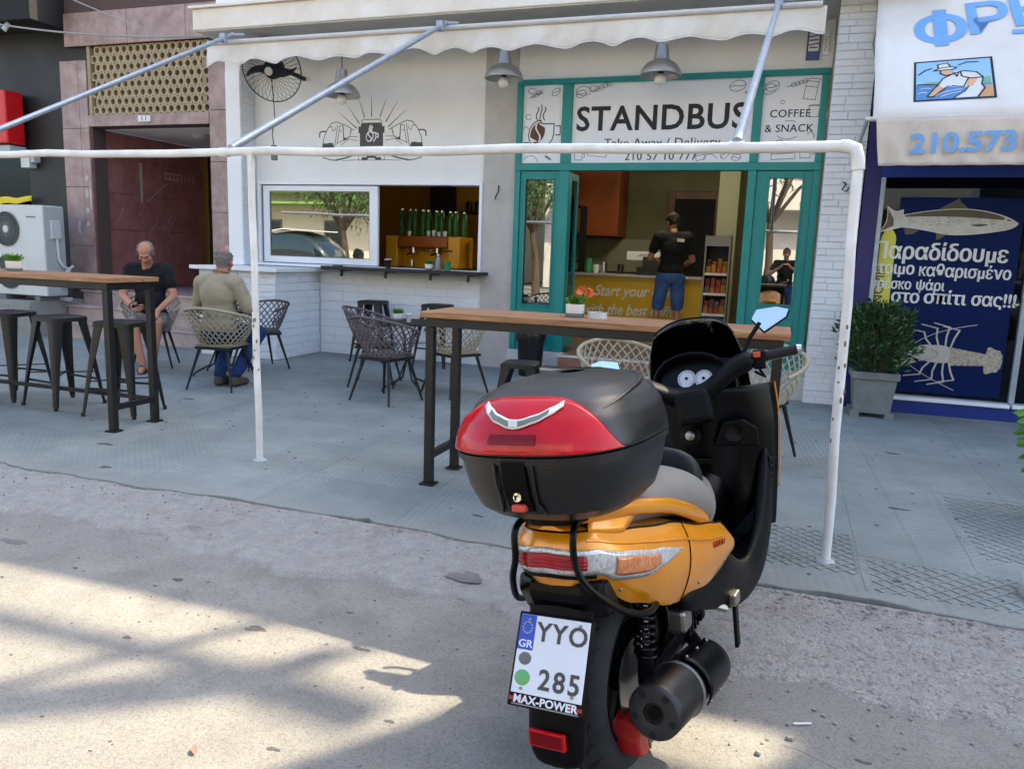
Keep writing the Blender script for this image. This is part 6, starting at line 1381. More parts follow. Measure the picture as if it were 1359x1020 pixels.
def hair_cap(c, H, name, m, parent, bald=0.0, long=0.0):
    q = lambda x, y, z: Vector(c) + H @ Vector((x, y, z)); P = []
    for a in range(-125, 126, 10):          # back and sides, from temple to temple
        for z, r in ((-0.045, 0.7), (-0.015, 0.85), (0.015, 1.0), (0.045, 0.99)):
            if abs(a) > 105 and z < 0: continue
            P.append(('e', q(0.079 * r * math.sin(R(a)) * 0.95, -0.012 - 0.093 * r * math.cos(R(a)) * 0.99, 0.008 + z), (0.010, 0.010, 0.019), H))
    for a in range(0, 360, 20):
        for t in ((30, 50, 68) if not bald else (68, 57)):
            P.append(('e', q(0.082 * math.sin(R(t)) * math.cos(R(a)), -0.012 + 0.100 * math.sin(R(t)) * math.sin(R(a)), 0.030 + 0.100 * math.cos(R(t))), (0.016, 0.016, 0.007 + long), H)) if not (bald and (math.sin(R(a)) > 0.5 - 0.5 * (t < 60) - 0.35 * (t < 45))) else None
    if not bald: P.append(('e', q(0, -0.012, 0.127), (0.04, 0.045, 0.010 + long), H))
    return blob(P, 0.0065, name, m, parent, 3)

# man in black, looking at the phone in his lap
p1 = thing('person', 'seated man in black shirt and camouflage shorts bowing over his phone', 'person', (-6.69, 6.95, 0), R(215))
pel, ch, nk = V(0, -0.06, 0.56), V(0, 0.035, 0.93), V(0, 0.10, 1.165); sh = (V(0.185, 0.05, 1.085), V(-0.185, 0.05, 1.085))
hc, H = V(0, 0.175, 1.265), rotm(x=R(-42), z=R(-6))
el = (V(0.265, 0.09, 0.80), V(-0.255, 0.13, 0.80)); wr = (V(0.115, 0.34, 0.690), V(-0.115, 0.36, 0.650))
hip = (V(0.09, -0.04, 0.52), V(-0.09, -0.04, 0.52)); kn = (V(0.125, 0.41, 0.515), V(-0.12, 0.42, 0.53)); an = (V(0.035, 0.46, 0.09), V(-0.075, 0.49, 0.09))
B = torso_prims(pel, ch, nk, sh) + head_prims(hc, H) + [('c', nk - V(0, 0, 0.04), hc - V(0, 0.03, 0.05), 0.058, 0.056)]
for i in (0, 1):
    B += limb(sh[i], el[i], wr[i], (0.055, 0.045, 0.043, 0.028)); B += limb(hip[i], kn[i], an[i], (0.085, 0.060, 0.056, 0.036)); B += [('c', kn[i] * 0.72 + an[i] * 0.28 + V(0, -0.02, 0), kn[i] * 0.45 + an[i] * 0.55, 0.056, 0.042), ('e', kn[i], (0.058, 0.058, 0.058), I3)]
    f = V(-0.05 + 0.0 * i, 1, 0).normalized(); B += [('c', an[i] - V(0, 0.02, 0.04), an[i] + f * 0.10 - V(0, 0, 0.052), 0.036, 0.034), ('c', an[i] + f * 0.10 - V(0, 0, 0.052), an[i] + f * 0.17 - V(0, 0, 0.062), 0.036, 0.024)]
B += hand_prims(wr[0], V(-0.45, 0.75, -0.05), V(0.1, 0.2, 1.0), V(-1, -0.4, 0.2), 0.75); B += hand_prims(wr[1], V(0.10, 0.95, -0.30), V(1, -0.1, 0.1), V(0, -0.3, -1), 0.22)
body = blob(B, 0.0065, 'body', 'skin', p1, 3)
face_parts(hc, H, p1)
SH = torso_prims(pel, ch, nk - V(0, 0.01, 0.035), sh, 0.016, 0.02)
for i in (0, 1): SH += [('c', sh[i], sh[i].lerp(el[i], 0.55), 0.074, 0.070)]
blob(SH, 0.009, 'tshirt', 'shirt_black', p1, 12)
ST = [('e', pel - V(0, 0, 0.02), (0.185, 0.15, 0.12), I3)]
for i in (0, 1): ST += [('c', hip[i], hip[i].lerp(kn[i], 0.82), 0.104, 0.090)]
blob(ST, 0.009, 'shorts', 'shorts_camo', p1, 4)
hair_cap(hc, H, 'hair', 'hair_grey', p1, bald=1.0)
ph = MB().box(-0.038, 0.038, -0.005, 0.005, -0.075, 0.075).build('phone', 'phone_black', None, bevel=0.005)
pm_ = Matrix.Translation((-6.69, 6.95, 0)) @ Matrix.Rotation(R(215), 4, 'Z') @ Matrix.Translation((0.052, 0.405, 0.70)) @ Matrix.Rotation(R(-62), 4, 'X') @ Matrix.Rotation(R(70), 4, 'Y'); ph.matrix_world = pm_
tag(ph, 'black phone held in the lap of the man in black', 'phone')
MB().prism([(-0.045, 0), (0.045, 0), (0.045, 0.035), (-0.045, 0.035)], lambda a, b, d: (a, 0.1775 + d, 0.995 + b * 0.8), 0, 0.003).build('shirt_print', 'ink_grey', p1) if False else None
o = MB().prism([(-0.032, 0), (0.032, 0), (0.036, 0.10), (-0.036, 0.10)], lambda a, b, d: (a - 0.01, 0.188 + d - 0.10 * (b - 0.02), 0.86 + b), 0, 0.003).build('shirt_print', 'sticker_white', p1)
for x in (-0.022, 0.006): MB().prism([(x, 0.03), (x + 0.012, 0.03), (x + 0.012, 0.085), (x, 0.085)], lambda a, b, d: (a - 0.01, 0.1915 + d - 0.10 * (b - 0.02), 0.86 + b), 0, 0.002).build('print_mark', 'shirt_black', o)
MB().tube([wr[0] + V(0.02, -0.03, 0.015) + V(0.028 * math.cos(t), 0.012 * math.cos(t), 0.03 * math.sin(t)) for t in [2 * PI * k / 16 for k in range(16)]], 0.008, 6, closed=True).build('watch', 'black_plastic', p1, smooth=True)
for i in (0, 1):
    f = V(-0.05, 1, 0).normalized(); c0 = an[i] + f * 0.05; MB().loft([[tuple(c0 + V(x * 0.046, y * 0.135, 0) + V(0, 0, -c0.z + z)) for x, y in [(math.cos(2 * PI * k / 16), math.sin(2 * PI * k / 16)) for k in range(16)]] for z in (0.0, 0.018)]).build('sandal', 'sandal', p1, bevel=0.004)
    MB().tube([an[i] + f * 0.07 + V(-0.043, 0, -0.065), an[i] + f * 0.08 + V(0, 0, -0.010), an[i] + f * 0.07 + V(0.043, 0, -0.065)], 0.016, 8).build('strap', 'sandal', p1, smooth=True)

# man in khaki seen from behind
p2 = thing('person', 'seated man in khaki shirt and blue jeans seen from behind', 'person', (-5.13, 6.22, 0), R(4))
pel, ch, nk = V(0, -0.05, 0.57), V(0, -0.035, 0.92), V(0, 0.01, 1.125); sh = (V(0.185, -0.02, 1.02), V(-0.185, -0.02, 1.02))
hc, H = V(0.005, 0.055, 1.225), rotm(x=R(-12), z=R(6))
el = (V(0.285, 0.04, 0.78), V(-0.285, 0.05, 0.78)); wr = (V(0.19, 0.28, 0.70), V(-0.17, 0.30, 0.70))
hip = (V(0.095, -0.02, 0.53), V(-0.095, -0.02, 0.53)); kn = (V(0.15, 0.40, 0.52), V(-0.17, 0.40, 0.52)); an = (V(0.075, 0.10, 0.12), V(-0.095, 0.08, 0.12))
B = torso_prims(pel, ch, nk, sh) + head_prims(hc, H) + [('c', nk - V(0, 0, 0.05), hc - V(0, 0.01, 0.05), 0.064, 0.062)]
for i in (0, 1): B += limb(sh[i], el[i], wr[i], (0.058, 0.047, 0.045, 0.029)) + limb(hip[i], kn[i], an[i], (0.085, 0.06, 0.055, 0.04)); B += [('c', an[i], an[i] + V(0, 0.12, -0.06), 0.035, 0.03)]
B += hand_prims(wr[0], V(-0.3, 0.8, -0.2), V(0.2, 0.2, 1), V(-1, -0.2, 0), 0.5) + hand_prims(wr[1], V(0.3, 0.8, -0.2), V(-0.2, 0.2, 1), V(1, -0.2, 0), 0.5)
blob(B, 0.0068, 'body', 'skin_tan', p2, 3); face_parts(hc, H, p2)
SH = torso_prims(pel + V(0, 0, 0.02), ch, nk - V(0, 0.0, 0.03), sh, 0.022, 0.02)
for i in (0, 1): SH += [('c', sh[i], sh[i].lerp(el[i], 0.95), 0.078, 0.068)]
blob(SH, 0.009, 'shirt', 'shirt_khaki', p2, 16)
MB().tube([nk + V(0.070 * math.cos(t), 0.062 * math.sin(t), 0.012 + 0.012 * math.sin(t + PI)) for t in [2 * PI * k / 24 for k in range(24)]], 0.011, 6, closed=True).build('collar', 'shirt_khaki', p2, smooth=True)
J = [('e', pel - V(0, 0, 0.03), (0.185, 0.15, 0.12), I3)]
for i in (0, 1): J += [('c', hip[i], kn[i], 0.10, 0.076), ('c', kn[i], an[i] + V(0, 0, 0.01), 0.074, 0.060)]
blob(J, 0.009, 'jeans', 'denim', p2, 4)
for i in (0, 1):
    a = an[i]; blob([('c', a + V(0, -0.035, -0.075), a + V(0, 0.16, -0.082), 0.040, 0.038), ('c', a + V(0, -0.025, -0.05), a + V(0, 0.0, -0.02), 0.042, 0.042), ('c', a + V(0, 0.0, -0.04), a + V(0, 0.11, -0.07), 0.044, 0.04)], 0.007, 'shoe', 'shoe_grey', p2, 3)
hair_cap(hc, H, 'hair', 'hair_grey', p2, bald=1.0)

# barista at the counter seen from behind
p3 = thing('person', 'standing man in black t-shirt and denim shorts at the counter inside', 'person', (-1.49, 11.05, 0.27), R(14))
pel, ch, nk = V(0, 0, 0.93), V(0.01, -0.01, 1.28), V(0, 0.01, 1.50); sh = (V(0.20, -0.01, 1.43), V(-0.20, -0.01, 1.43)); hc, H = V(-0.01, 0.05, 1.625), rotm(x=R(-24), z=R(18))
el = (V(0.285, 0.02, 1.13), V(-0.29, 0.06, 1.14)); wr = (V(0.20, 0.24, 1.05), V(-0.14, 0.28, 1.08)); hip = (V(0.095, 0, 0.90), V(-0.095, 0, 0.90)); kn = (V(0.12, 0.03, 0.49), V(-0.15, 0.02, 0.49)); an = (V(0.115, -0.03, 0.08), V(-0.20, -0.02, 0.08))
B = torso_prims(pel, ch, nk, sh) + head_prims(hc, H) + [('c', nk - V(0, 0, 0.05), hc - V(0, 0.01, 0.05), 0.058, 0.056)]
for i in (0, 1): B += limb(sh[i], el[i], wr[i], (0.052, 0.044, 0.042, 0.028)) + limb(hip[i], kn[i], an[i], (0.085, 0.058, 0.055, 0.036)); B += [('c', kn[i] * 0.7 + an[i] * 0.3 + V(0, -0.02, 0), kn[i] * 0.4 + an[i] * 0.6, 0.055, 0.04), ('c', an[i] + V(0, -0.02, -0.04), an[i] + V(0, 0.16, -0.055), 0.036, 0.026)]
B += hand_prims(wr[0], V(-0.5, 0.7, 0), V(0, 0.2, 1), V(-1, -0.3, 0), 0.5) + hand_prims(wr[1], V(0.5, 0.7, 0), V(0, 0.2, 1), V(1, -0.3, 0), 0.5)
blob(B, 0.008, 'body', 'skin', p3, 3)
SH = torso_prims(pel + V(0, 0, 0.06), ch, nk - V(0, 0, 0.03), sh, 0.018)
for i in (0, 1): SH += [('c', sh[i], sh[i].lerp(el[i], 0.6), 0.070, 0.068)]
blob(SH, 0.009, 'tshirt', 'shirt_black', p3, 4)
J = [('e', pel - V(0, 0, 0.04), (0.178, 0.145, 0.14), I3)]
for i in (0, 1): J += [('c', hip[i] - V(0, 0, 0.02), kn[i] + V(0, 0, 0.0), 0.105, 0.088)]
blob(J, 0.009, 'denim_shorts', 'denim_pale', p3, 4)
hair_cap(hc, H, 'hair', 'hair_dark', p3, long=0.01)
for i in (0, 1): blob([('c', an[i] + V(0, -0.04, -0.045), an[i] + V(0, 0.17, -0.05), 0.036, 0.034)], 0.008, 'shoe', 'black_plastic', p3, 3)
MB().prism([(0.04, 0), (0.14, -0.008), (0.14, 0.035), (0.04, 0.043)], lambda a, b, d: (a, -0.140 - d, 1.37 + b), 0, 0.003).build('shirt_print', 'sticker_white', p3)

# photographer, seen only in the door glass
p4 = thing('person', 'photographer in dark clothes holding a phone, reflected in the door glass', 'person', (0.02, -0.50, -0.062), 0)
pel, ch, nk = V(0, -0.02, 0.95), V(0, 0, 1.30), V(0, 0.02, 1.52); sh = (V(0.20, 0.01, 1.45), V(-0.20, 0.01, 1.45)); hc, H = V(0, 0.06, 1.66), rotm(x=R(-10))
el = (V(0.31, 0.16, 1.22), V(-0.31, 0.16, 1.22)); wr = (V(0.10, 0.36, 1.38), V(-0.10, 0.36, 1.38)); hip = (V(0.1, 0, 0.92), V(-0.1, 0, 0.92)); kn = (V(0.12, 0.02, 0.5), V(-0.12, 0.02, 0.5)); an = (V(0.13, -0.02, 0.08), V(-0.13, -0.02, 0.08))
B = torso_prims(pel, ch, nk, sh) + head_prims(hc, H) + [('c', nk - V(0, 0, 0.05), hc - V(0, 0.01, 0.05), 0.058, 0.056)]
for i in (0, 1): B += limb(sh[i], el[i], wr[i], (0.052, 0.044, 0.042, 0.028)) + limb(hip[i], kn[i], an[i], (0.085, 0.058, 0.055, 0.036)); B += [('c', an[i] + V(0, -0.02, -0.04), an[i] + V(0, 0.16, -0.055), 0.036, 0.026)]
B += hand_prims(wr[0], V(-0.45, 0.35, 0.6), V(-0.3, -0.5, 0.6), V(-1, 0, -0.3), 0.6) + hand_prims(wr[1], V(0.45, 0.35, 0.6), V(0.3, -0.5, 0.6), V(1, 0, -0.3), 0.6)
blob(B, 0.009, 'body', 'skin', p4, 3); face_parts(hc, H, p4, 'hair_dark')
SH = torso_prims(pel + V(0, 0, 0.06), ch, nk - V(0, 0, 0.03), sh, 0.018)
for i in (0, 1): SH += [('c', sh[i], sh[i].lerp(el[i], 0.6), 0.070, 0.068)]
blob(SH, 0.010, 'tshirt', 'shirt_black', p4, 4)
J = [('e', pel - V(0, 0, 0.04), (0.178, 0.145, 0.14), I3)]
for i in (0, 1): J += [('c', hip[i] - V(0, 0, 0.02), kn[i], 0.105, 0.075), ('c', kn[i], an[i], 0.074, 0.055)]
blob(J, 0.010, 'trousers', 'denim', p4, 4); hair_cap(hc, H, 'hair', 'hair_dark', p4)
ph = MB().box(-0.038, 0.038, -0.10, -0.09, 1.30, 1.46).build('phone', 'phone_black', None, bevel=0.004); tag(ph, 'black phone in the hands of the reflected photographer', 'phone')
# ------------------------------------------------------------------ scooter
pm('exhaust_cap', S(40, 40, 43), 0.4, var=0.3, vs=20)
sc = thing('motor_scooter', 'orange and black motor scooter with a large black top box, seen from behind', 'scooter', (-0.34, 2.08, -0.062), 0)
sc.rotation_euler = (0, R(-7.5), R(-10))
def cr(pts, n=6, closed=False):
    """Catmull-Rom through points"""
    P = [Vector(p) for p in pts]; out = []; k = len(P)
    for i in range(k - 1):
        a, b, c, d = P[max(i - 1, 0)], P[i], P[i + 1], P[min(i + 2, k - 1)]
        for j in range(n):
            t = j / n; out.append(0.5 * ((2 * b) + (c - a) * t + (2 * a - 5 * b + 4 * c - d) * t * t + (3 * b - a - 3 * c + d) * t ** 3))
    out.append(P[-1]); return out
def interp(tab, x):
    for (x0, y0), (x1, y1) in zip(tab, tab[1:]):
        if x <= x1:
            t = max(0, (x - x0) / (x1 - x0)); t = t * t * (3 - 2 * t) * 0.5 + t * 0.5; return y0 + (y1 - y0) * t
    return tab[-1][1]
XA = Matrix.Rotation(PI / 2, 4, 'Y')     # lathe axis along X
def wheel(name, y, r, w):
    root = Matrix.Translation((0, y, r)) @ XA
    prof = [(r - 0.085, -w * 0.42), (r - 0.06, -w * 0.49), (r - 0.03, -w * 0.47), (r - 0.010, -w * 0.32), (r, -w * 0.10), (r, w * 0.10), (r - 0.010, w * 0.32), (r - 0.03, w * 0.47), (r - 0.06, w * 0.49), (r - 0.085, w * 0.42)]
    wh = MB().lathe(prof + [(r - 0.095, 0.0)], 64, root, caps=False).build(name, 'tyre', sc, smooth=True, angle=60)
    gr = MB()
    for k in range(26):
        for sg in (-1, 1):
            a = 2 * PI * (k + (0.5 if sg > 0 else 0)) / 26
            pts = []
            for t in (0.10, 0.32, 0.55, 0.78):
                rr = r + 0.0012 - (0.0 if t < 0.2 else 0.012 * (t / 0.64) ** 2.2 if t < 0.66 else 0.024)
                pts.append(Vector((sg * w * 0.5 * t, y + rr * math.sin(a + 0.35 * t), r + rr * math.cos(a + 0.35 * t))))
            for p, q in zip(pts, pts[1:]): gr.bar(p, q, 0.009, 0.004, up=(p + q) / 2 - Vector((0, y, r)))
    gr.build('tread_grooves', 'tyre_groove', wh)
    rim = MB().lathe([(r - 0.088, -w * 0.42), (r - 0.098, -w * 0.40), (r - 0.11, -w * 0.2), (r - 0.11, w * 0.2), (r - 0.098, w * 0.40), (r - 0.088, w * 0.42)], 48, root, caps=False).build('rim', 'satin_black', wh, smooth=True, solid=0.004)
    sp = MB()
    for k in range(5):
        a = 2 * PI * k / 5; sp.bar((0.0, y + 0.03 * math.sin(a), r + 0.03 * math.cos(a)), (0.0, y + (r - 0.1) * math.sin(a), r + (r - 0.1) * math.cos(a)), 0.05, 0.04, up=(1, 0, 0), w2=0.03)
    sp.cyl((-0.05, y, r), (0.05, y, r), 0.045, n=20).build('spokes', 'satin_black', wh)
    MB().lathe([(0.065, -0.002), (0.115, -0.002), (0.115, 0.002), (0.065, 0.002)], 40, Matrix.Translation((w * 0.5 - 0.005, y, r)) @ XA).build('brake_disc', 'steel', wh)
    return wh
wheel('rear_wheel', 0.0, 0.27, 0.15); wheel('front_wheel', 1.53, 0.28, 0.12)

# tail bodywork: wall around the tail, right and left mirrored
PL = cr([(0, -0.325), (0.050, -0.318), (0.095, -0.285), (0.130, -0.215), (0.165, -0.09), (0.202, 0.075), (0.234, 0.25), (0.248, 0.44)], 8)
def plan(s):
    sg = 1 if s >= 0 else -1; t = min(abs(s), 1.0) * (len(PL) - 1); i = min(int(t), len(PL) - 2); p = PL[i].lerp(PL[i + 1], t - i); q = PL[min(i + 1, len(PL) - 1)] - PL[i]
    n = Vector((q.y, -q.x)).normalized(); return Vector((sg * p.x, p.y)), Vector((sg * n.x, n.y))
ZT = [(0, 0.790), (0.3, 0.788), (0.5, 0.760), (0.68, 0.725), (0.85, 0.665), (0.95, 0.63), (1.0, 0.585)]
ZB = [(0, 0.655), (0.25, 0.650), (0.40, 0.612), (0.55, 0.540), (0.70, 0.476), (0.86, 0.442), (0.95, 0.455), (1.0, 0.485)]
def tail(s, v, off=0.0):
    p, n = plan(s); a = abs(s); zt, zb = interp(ZT, a), interp(ZB, a); b = 0.022 * math.sin(PI * min(1, v * 0.9 + 0.05)) - 0.030 * (1 - v) ** 2 * min(1, a * 2.5) - 0.012 * max(0, v - 0.8) / 0.2
    q = p + n * (b + off); return Vector((q.x, q.y, zb + (zt - zb) * v))
tb = MB(); tb.grid(lambda u, v: tail(-1 + 2 * u, v), 72, 12)
tp = tb.build('tail_panel', 'orange_paint', sc, smooth=True, angle=70)
tt = MB(); tt.grid(lambda u, v: tail(u, 1.0).lerp(tail(-u, 1.0), v) + Vector((0, 0, 0.018 * math.sin(PI * v))), 30, 10); tt.build('tail_top', 'orange_paint', sc, smooth=True, angle=70)
MB().grid(lambda u, v: tail(-0.6 + 1.2 * u, 0.0).lerp(Vector((0, 0.05, 0.60)), v), 24, 4).build('tail_underside', 'satin_black', sc, smooth=True)
# crease line along the flank
MB().tube([tail(s, 0.86 - 0.1 * (s - 0.2), 0.001) for s in [0.25 + 0.06 * k for k in range(12)]], 0.004, 6).build('crease', 'orange_paint', tp, smooth=True)
MB().tube([tail(-0.98 + 1.96 * k / 60, 1.0, 0.0015) for k in range(61)], 0.0028, 6).build('panel_gap', 'gloss_black', tp, smooth=True)
for sg in (-1, 1):
    MB().tube([tail(sg * 0.74, v_ / 12, 0.0012) for v_ in range(13)], 0.0018, 5).build('panel_gap', 'gloss_black', tp, smooth=True)
    for s_, v_ in ((0.80, 0.22), (0.93, 0.35), (0.46, 0.12)): MB().ball(tail(sg * s_, v_, 0.001), (0.005, 0.005, 0.005), 10, 6).build('screw', 'steel', tp, smooth=True)
# model lettering on the flank: small raised dark-red marks
fm = MB()
for k in range(8):
    s0 = 0.86 + 0.008 * k; p, q = tail(s0, 0.66, 0.002), tail(s0 + (0.004 if k % 2 else 0.0), 0.74, 0.002); fm.bar(p, q, 0.0028, 0.002)
    if k % 3 != 1: fm.bar(q, tail(s0 + 0.006, 0.735, 0.002), 0.0024, 0.002)
fm.build('flank_badge', 'caliper_red', tp)
# rear lamp cluster
def lamp_patch(name, m, s0, s1, lo, hi, off, n=20, parent=None, k=6):
    mb = MB(); f = lambda s, t: (lo(s) + (hi(s) - lo(s)) * t)
    def fn(u, v):
        s = s0 + (s1 - s0) * u; z = f(s, v); zt, zb = interp(ZT, abs(s)), interp(ZB, abs(s)); return tail(s, (z - zb) / (zt - zb), off)
    mb.grid(fn, n, k); return mb.build(name, m, parent or sc, smooth=True, solid=0.004)
zhi = lambda s: interp([(0, 0.760), (0.3, 0.746), (0.45, 0.718), (0.60, 0.684), (0.70, 0.652)], abs(s)); zlo = lambda s: interp([(0, 0.694), (0.3, 0.680), (0.45, 0.640), (0.56, 0.622), (0.63, 0.632), (0.70, 0.648)], abs(s))
tl = lamp_patch('tail_lamp', 'lens_clear', -0.70, 0.70, zlo, zhi, 0.004, 64)
lamp_patch('red_lens', 'lens_red', -0.24, 0.24, lambda s: zlo(s) + 0.016, lambda s: zhi(s) - 0.014, 0.0085, 24, tl)
for k in range(4):
    lamp_patch('lens_rib', 'lens_stripe', -0.235, 0.235, lambda s: zlo(s) + 0.022 + 0.0098 * k, lambda s: zlo(s) + 0.025 + 0.0098 * k, 0.0115, 24, tl, 1)
for sg in (-1, 1):
    lamp_patch('indicator', 'lens_amber', sg * 0.40, sg * 0.60, lambda s: zlo(s) + 0.014, lambda s: zhi(s) - 0.014, 0.0085, 14, tl)
lamp_patch('lamp_surround', 'satin_black', -0.30, 0.30, lambda s: zlo(s) - 0.012, lambda s: zlo(s) - 0.004, 0.004, 24)
# grab rails
for sg in (-1, 1):
    pts = cr([(sg * 0.05, -0.30, 0.825), (sg * 0.105, -0.26, 0.830), (sg * 0.150, -0.14, 0.815), (sg * 0.188, 0.06, 0.765), (sg * 0.205, 0.24, 0.692), (sg * 0.205, 0.34, 0.640)], 5)
    rings = []
    for i, p in enumerate(pts):
        d = (pts[min(i + 1, len(pts) - 1)] - pts[max(i - 1, 0)]).normalized(); x = d.cross(Vector((0, 0, 1))).normalized(); y = x.cross(d); w = 0.020 if 0 < i < len(pts) - 1 else 0.013
        rings.append([p + x * w * math.cos(t) * 0.8 + y * w * 1.15 * math.sin(t) for t in [2 * PI * j / 10 for j in range(10)]])
    MB().loft(rings).build('grab_rail', 'orange_paint', sc, smooth=True, angle=60)
    MB().grid(lambda u, v: Vector((sg * (0.085 + 0.07 * u), -0.27 + 0.20 * u, 0.822 - 0.02 * u)).lerp(tail(sg * (0.28 + 0.2 * u), 0.97), v), 8, 4).build('rail_web', 'orange_paint', sc, smooth=True, solid=0.006)

# seat
def seat_loft(name, m, secs):
    rings = []
    for y, w, zt, zb in secs: rings.append([(w * c, y, (zb + (zt - zb) * h)) for c, h in ((-0.80, 0), (-1, 0.25), (-1.02, 0.55), (-0.92, 0.82), (-0.6, 0.97), (0, 1.02), (0.6, 0.97), (0.92, 0.82), (1.02, 0.55), (1, 0.25), (0.80, 0))])
    return MB().loft(rings).build(name, m, sc, sub=2)
seat_loft('pillion_seat', 'seat_vinyl', [(-0.14, 0.10, 0.80, 0.74), (-0.10, 0.13, 0.845, 0.74), (0.05, 0.18, 0.855, 0.72), (0.22, 0.20, 0.845, 0.68), (0.37, 0.205, 0.815, 0.61), (0.47, 0.200, 0.755, 0.58), (0.49, 0.19, 0.70, 0.58)])
seat_loft('rider_seat', 'seat_vinyl', [(0.36, 0.17, 0.70, 0.56), (0.40, 0.185, 0.715, 0.555), (0.55, 0.18, 0.700, 0.545), (0.70, 0.14, 0.690, 0.55), (0.82, 0.09, 0.685, 0.56), (0.86, 0.07, 0.66, 0.57)])
seat_loft('rider_backrest', 'seat_dark', [(0.40, 0.14, 0.85, 0.72), (0.42, 0.165, 0.865, 0.70), (0.48, 0.165, 0.84, 0.66), (0.53, 0.14, 0.76, 0.66)])
# black lower bodywork: side skirts, tunnel, floorboards
for sg in (-1, 1):
    sk = [(0.10, 0.20, 0.50, 0.42), (0.30, 0.225, 0.50, 0.36), (0.45, 0.24, 0.545, 0.30), (0.60, 0.255, 0.40, 0.255), (0.80, 0.262, 0.42, 0.25), (0.92, 0.262, 0.53, 0.27), (1.02, 0.264, 0.70, 0.33), (1.10, 0.255, 0.78, 0.42)]
    rings = [[(sg * (w - 0.05), y, zt), (sg * (w - 0.012), y, zt + 0.006), (sg * w, y, zt - 0.012), (sg * (w + 0.012), y, (zt + zb) / 2), (sg * (w - 0.010), y, zb + 0.012), (sg * (w - 0.05), y, zb)] for y, w, zt, zb in sk]
    s_ = MB().loft(rings).build('side_fairing', 'satin_black', sc, sub=2)
    MB().tube([(sg * 0.115, 0.56, 0.366), (sg * 0.225, 0.56, 0.366), (sg * 0.232, 0.86, 0.356), (sg * 0.232, 0.97, 0.414), (sg * 0.20, 0.985, 0.43), (sg * 0.125, 0.86, 0.356)], 0.004, 6, closed=True).build('mat_edge', 'satin_black', sc, smooth=True)
    MB().loft([[(sg * 0.085, y, z + 0.02), (sg * 0.24, y, z + 0.02), (sg * 0.255, y, z), (sg * 0.235, y, z - 0.03), (sg * 0.09, y, z - 0.03)] for y, z in ((0.50, 0.355), (0.60, 0.335), (0.85, 0.330), (0.97, 0.39), (1.06, 0.52))]).build('footboard', 'satin_black', sc, bevel=0.004)
    gp = MB()
    for k in range(9): gp.bar((sg * 0.10, 0.58 + 0.035 * k, 0.357), (sg * 0.225, 0.58 + 0.035 * k, 0.356), 0.012, 0.006)
    gp.build('grip_ribs', 'tyre_groove', sc)
MB().loft([[(w * c, y, zb + (zt - zb) * h) for c, h in ((-1, 0), (-0.95, 0.5), (-0.7, 0.9), (0, 1.0), (0.7, 0.9), (0.95, 0.5), (1, 0))] for y, w, zt, zb in ((0.40, 0.14, 0.60, 0.30), (0.60, 0.12, 0.57, 0.30), (0.80, 0.105, 0.585, 0.30), (0.95, 0.13, 0.68, 0.32), (1.05, 0.17, 0.75, 0.35))]).build('centre_tunnel', 'gloss_black', sc, sub=2)
# leg shield facing the rider
def leg(u, v):
    x = -0.285 + 0.57 * u; z = 0.42 + 0.56 * v; k = abs(x) / 0.285
    y = 0.915 + 0.20 * k ** 2.4 + 0.06 * (1 - v) * (1 - k) + 0.05 * math.sin(PI * v) * math.exp(-((k - 0.55) / 0.2) ** 2)
    return (x * (1 - 0.10 * (1 - v) ** 2 - 0.22 * max(0, v - 0.75)), y, z)
lsd = MB(); lsd.grid(leg, 32, 24); lsd = lsd.build('leg_shield', 'gloss_black', sc, smooth=True, solid=0.012)
MB().tube([Vector(leg(1.0, 0.25 + 0.75 * k / 14)) + Vector((0.008, 0.012, 0)) for k in range(15)], 0.003, 6).build('edge_trim', 'orange_paint', lsd, smooth=True)
MB().tube([Vector(leg(0.0, 0.25 + 0.75 * k / 14)) + Vector((-0.008, 0.012, 0)) for k in range(15)], 0.003, 6).build('edge_trim', 'orange_paint', lsd, smooth=True)
# ignition, pocket with round cap, knee pockets
FY = lambda M, y: Matrix.Translation(M) @ Matrix.Rotation(R(72), 4, 'X')
MB().lathe([(0.040, -0.004), (0.042, 0.006), (0.036, 0.010), (0.0, 0.010)], 20, Matrix.Translation((0, 0.908, 0.80)) @ Matrix.Rotation(R(75), 4, 'X')).build('ignition_surround', 'satin_black', sc, smooth=True)
MB().lathe([(0.017, 0.008), (0.018, 0.014), (0.014, 0.016), (0.0, 0.016)], 18, Matrix.Translation((0, 0.908, 0.80)) @ Matrix.Rotation(R(75), 4, 'X')).build('ignition_lock', 'steel', sc, smooth=True)
MB().prism([(-0.075, -0.045), (0.085, -0.05), (0.08, 0.02), (0.03, 0.055), (-0.04, 0.045)], lambda a, b, d: (0.158 + a, 0.955 - d + 0.25 * (a), 0.805 + b), 0, 0.012).build('glovebox_lid', 'satin_black', sc, bevel=0.006)
MB().lathe([(0.036, 0.0), (0.034, 0.006), (0.030, 0.003), (0.0, 0.004)], 24, Matrix.Translation((0.158, 0.942, 0.808)) @ Matrix.Rotation(R(82), 4, 'X') @ Matrix.Rotation(R(14), 4, 'Y')).build('round_cap', 'gloss_black', sc, smooth=True)
MB().box(-0.05, 0.05, -0.008, 0.0, -0.012, 0.012, Matrix.Translation((0.02, 0.92, 0.70))).build('bag_hook', 'satin_black', sc, bevel=0.004)
for k in range(4): MB().box(-0.012, 0.012, -0.01, 0.0, -0.009, 0.009, Matrix.Translation((0.262, 1.045, 0.60 + 0.03 * k)) @ Matrix.Rotation(R(60), 4, 'Z')).build('vent_slot', 'gloss_black', sc, bevel=0.003)
